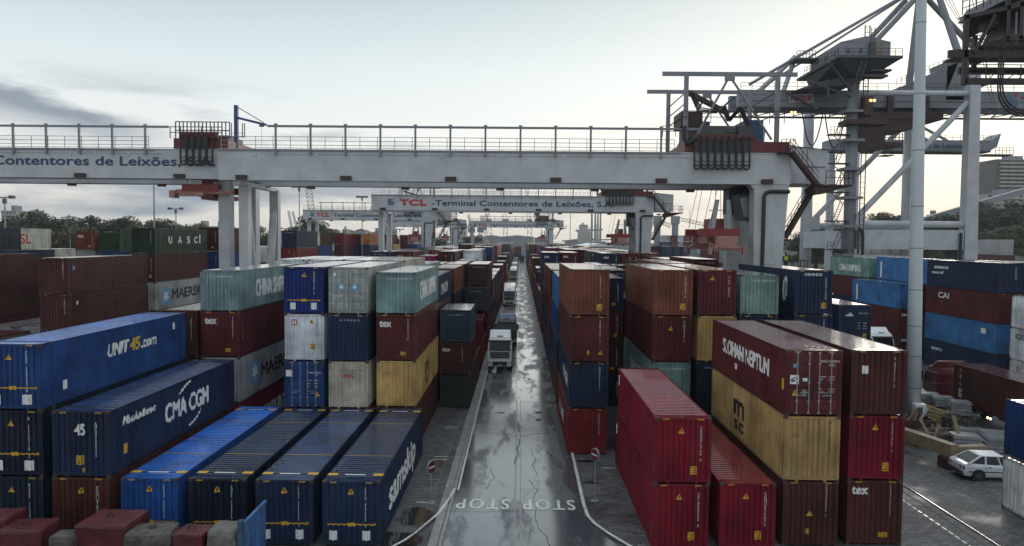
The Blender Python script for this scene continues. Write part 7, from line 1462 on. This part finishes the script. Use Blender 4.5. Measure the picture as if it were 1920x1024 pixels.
# far houses on the low skyline
rr = random.Random(5)
for i in range(26):
    px = (560+i*9.5) if i < 16 else (1140+(i-16)*9); Y = 620+rr.uniform(0,90); h = rr.uniform(2.5,6)+(6 if i < 16 else 2); w_ = rr.uniform(5,11); X = (px-975)/1368*Y
    t = thing('house', '%s far pale house on the skyline %s' % (names[i if i < 16 else i-16], 'behind the third crane' if i < 16 else 'beyond the second crane leg'), 'house', (X, Y, 8 if i < 16 else 3), group='far houses on the skyline'); m = MB(); m.box(-w_/2,0,-8,w_/2,8,h); m.build('wall', FAC if i % 3 else FAC2, t); m = MB(); m.prism([(-w_/2-.3,h),(w_/2+.3,h),(0,h+1.6)], -.3, 8.3, 'y'); m.build('roof', mat('roof_tile', (.20,.10,.07), .8), t)
m = MB(); hills(m, [(-420,2),(-330,12),(-250,11),(-200,13),(-150,10),(-110,12),(-60,9),(-20,8),(40,4),(110,8),(200,10),(260,4)], 610, 900); tag(m.build('far_shore_hill', mat('far_scrub', (.06,.065,.05), .9, noise=.5, nscale=.03)), kind='structure')
for i, (px, h, Y) in enumerate(((516,17,300),(500,15,290),(583,24,330),(592,22,335),(735,14,400),(750,15,400),(763,14,420),(815,14,420),(826,15,430),(884,16,430),(892,15,440),(655,11,420),(690,12,430))):
    tree((px-975)/1368*Y, Y, 0, h, i % 4, L1, '%s far dark tree on the flat between the tree side cranes' % names[i], 'far trees between the cranes', 1.5)

# ---------------------------------------------------------------- ships
t = thing('container_ship', 'container ship at the quay with white bridge house and grey deck cranes', 'ship', (88, 330, 0)); o3 = (88, 330, 0)
def S_(m, nm, ma, par=None): m.v = [(x-88, y-330, z) for x, y, z in m.v]; return m.build(nm, ma, par or t)
m = MB(); m.hexa([(52,322,-.5),(110,322,-.5),(110,350,-.5),(52,350,-.5),(50,320,9),(112,320,9),(112,352,9),(50,352,9)]); S_(m, 'hull', mat('hull_blue', (.03,.06,.12), .5, noise=.2, nscale=.1))
m = MB(); m.box(78,318,8,96,332,12.5); m.box(82,319,12.5,95,331,17); m.box(90,318.5,17,96,331,20.5); S_(m, 'bridge_house', mat('ship_white', (.62,.63,.64), .5, noise=.08, nscale=.1))
m = MB()
for x in (81,84.5,88,91.5): m.box(x,317.9,13.8,x+1.4,318.9,14.8)
S_(m, 'window', WIN)
m = MB(); m.bar((82.5,316.5,15.5),(87,316.5,8.5),2.2,2.0); S_(m, 'lifeboat', mat('lifeboat_orange', (.55,.09,.03), .5))
for x in (69.5, 61.5):
    m = MB(); m.tube([(x,330,9),(x,330,24.5)], 1.45, 14); m.box(x-1.7,328.5,21,x+1.7,331.5,24.5); c_ = S_(m, 'crane_column', FAC2); m = MB(); lattice(m, (x-2-88,0,20), (x-9-88,0,23), 1.6, 7, .22); m.build('crane_jib', FAC2, t)
m = MB(); lattice(m, (82-88,0,21), (70-88,0,23.5), 1.4, 8, .2); lattice(m, (64.5-88,0,22), (53-88,0,19), 1.4, 8, .2); m.bar((76-88,0,20),(76-88,0,27),.2); m.build('rigging', FAC2, t)
cc = [['grey','crimson','white','rust orange','red','blue','grey'],['navy','red','grey','brown','blue','white','grey'],['white','grey','grey','navy','grey','white','sky blue']]
for r_ in range(3):
    for i in range(7):
        nm = '%s container %s on the ship deck, %s from the second crane' % (cc[r_][i], ('top row','middle row','bottom row')[r_], names[i])
        container(61.5+i*2.75 if i < 6 else 78.2, 312.5, 7.9+(2-r_)*2.62, cc[r_][i], nm, H=STD, door=True, group=GROUPS['Q'])
t = thing('quay_wall', 'low concrete quay wall along the ship', 'wall', (80, 312, 0)); m = MB(); m.box(-30,-2,0,40,7.9,7.8); m.build('wall', CONC, t)
t = thing('cargo_ship', 'grey cargo ship bow pointing seaward beyond the farthest crane', 'ship', (52, 560, 0)); m = MB()
m.hexa([(-6,-6,0),(6,-6,0),(6,10,0),(-6,10,0),(-9,-8,11),(13,-8,12.5),(11,10,12.5),(-9,10,11)]); m.build('hull', FAC2, t); m = MB(); m.box(-8,-5,11,1,6,20); m.box(-7,-4,20,-1,5,25); m.build('bridge_house', FAC, t)
m = MB()
for x in (2.5,5,7,9): m.hexa([(x-.8,0,12),(x+.8,0,12),(x+.8,1.5,12),(x-.8,1.5,12),(x-.5,0,34),(x+.5,0,34),(x+.5,1.5,34),(x-.5,1.5,34)])
m.build('derrick', FAC2, t)
t = thing('round_tank_crane', 'white goods hoist with slanted arm near the ship', 'hoist', (74, 300, 0)); m = MB(); m.bar((0,0,0),(1,0,12.4),1.4,1.4); m.bar((1,0,11),(-4,0,16),.9,.9); m.build('arm', mat('ship_white', (.62,.63,.64)), t); m = MB(); m.box(-2,-2,0,3,2,6); m.build('base', MATS['blue_cabinet'], t)

container(67.6, 135, 0, 'brown', 'brown container at the bottom of the stack seen through the portal', H=STD, group=GROUPS['E']); container(88, 135, 0, 'brown', 'brown container at the bottom of the stack right of the tall crane leg', H=STD, group=GROUPS['E'])
# ---------------------------------------------------------------- haze
hm = bpy.data.materials.new('haze_air'); hm.use_nodes = True; nt = hm.node_tree; nt.nodes.clear()
pv = N(nt, 'ShaderNodeVolumePrincipled'); pv.inputs['Color'].default_value = (.82,.87,.92,1); pv.inputs['Density'].default_value = HAZE; pv.inputs['Anisotropy'].default_value = .2
oo = N(nt, 'ShaderNodeOutputMaterial'); L(nt, pv.outputs[0], oo.inputs['Volume'])
m = MB(); m.box(-700,-60,-1.6,700,1100,75); hz_ = m.build('haze', hm); tag(hz_, 'pale damp air that softens the far harbour', 'haze', kind='stuff')
# the far stacks and the buried lower levels: one mass
fm = {}
for X, Y, z, c, H in far: fm.setdefault(c, []).append((X, Y, z, H))
FAR = MB(); fmats = []
for ci, (c, lst) in enumerate(fm.items()):
    fmats.append(mat('paint '+c, COL[c], 0.45, noise=.35, nscale=.12)); 
    for X, Y, z, H in lst:
        FAR.box(X+.02, Y+.02, z+.06, X+2.41, Y+12.17, z+H-.035, ci)
        for x in (X, X+2.27):
            for y in (Y, Y+12.02): FAR.box(x, y, z, x+.165, y+.17, z+H, ci)
        FAR.box(X+.17, Y+.0, z+H-.12, X+2.27, Y+.1, z+H-.005, ci)
        FAR.box(X+.17, Y+.2, z+H-.03, X+2.27, Y+12.0, z+H-.012, ci)
        if Y > 190:
            for i in range(8): FAR.box(X+.24+i*.25, Y+.0, z+.2, X+.34+i*.25, Y+.03, z+H-.13, ci)
fo = FAR.build('distant_container_stacks', fmats); tag(fo, 'rows of stacked containers running on into the haze towards the harbour', 'container stacks', kind='stuff')
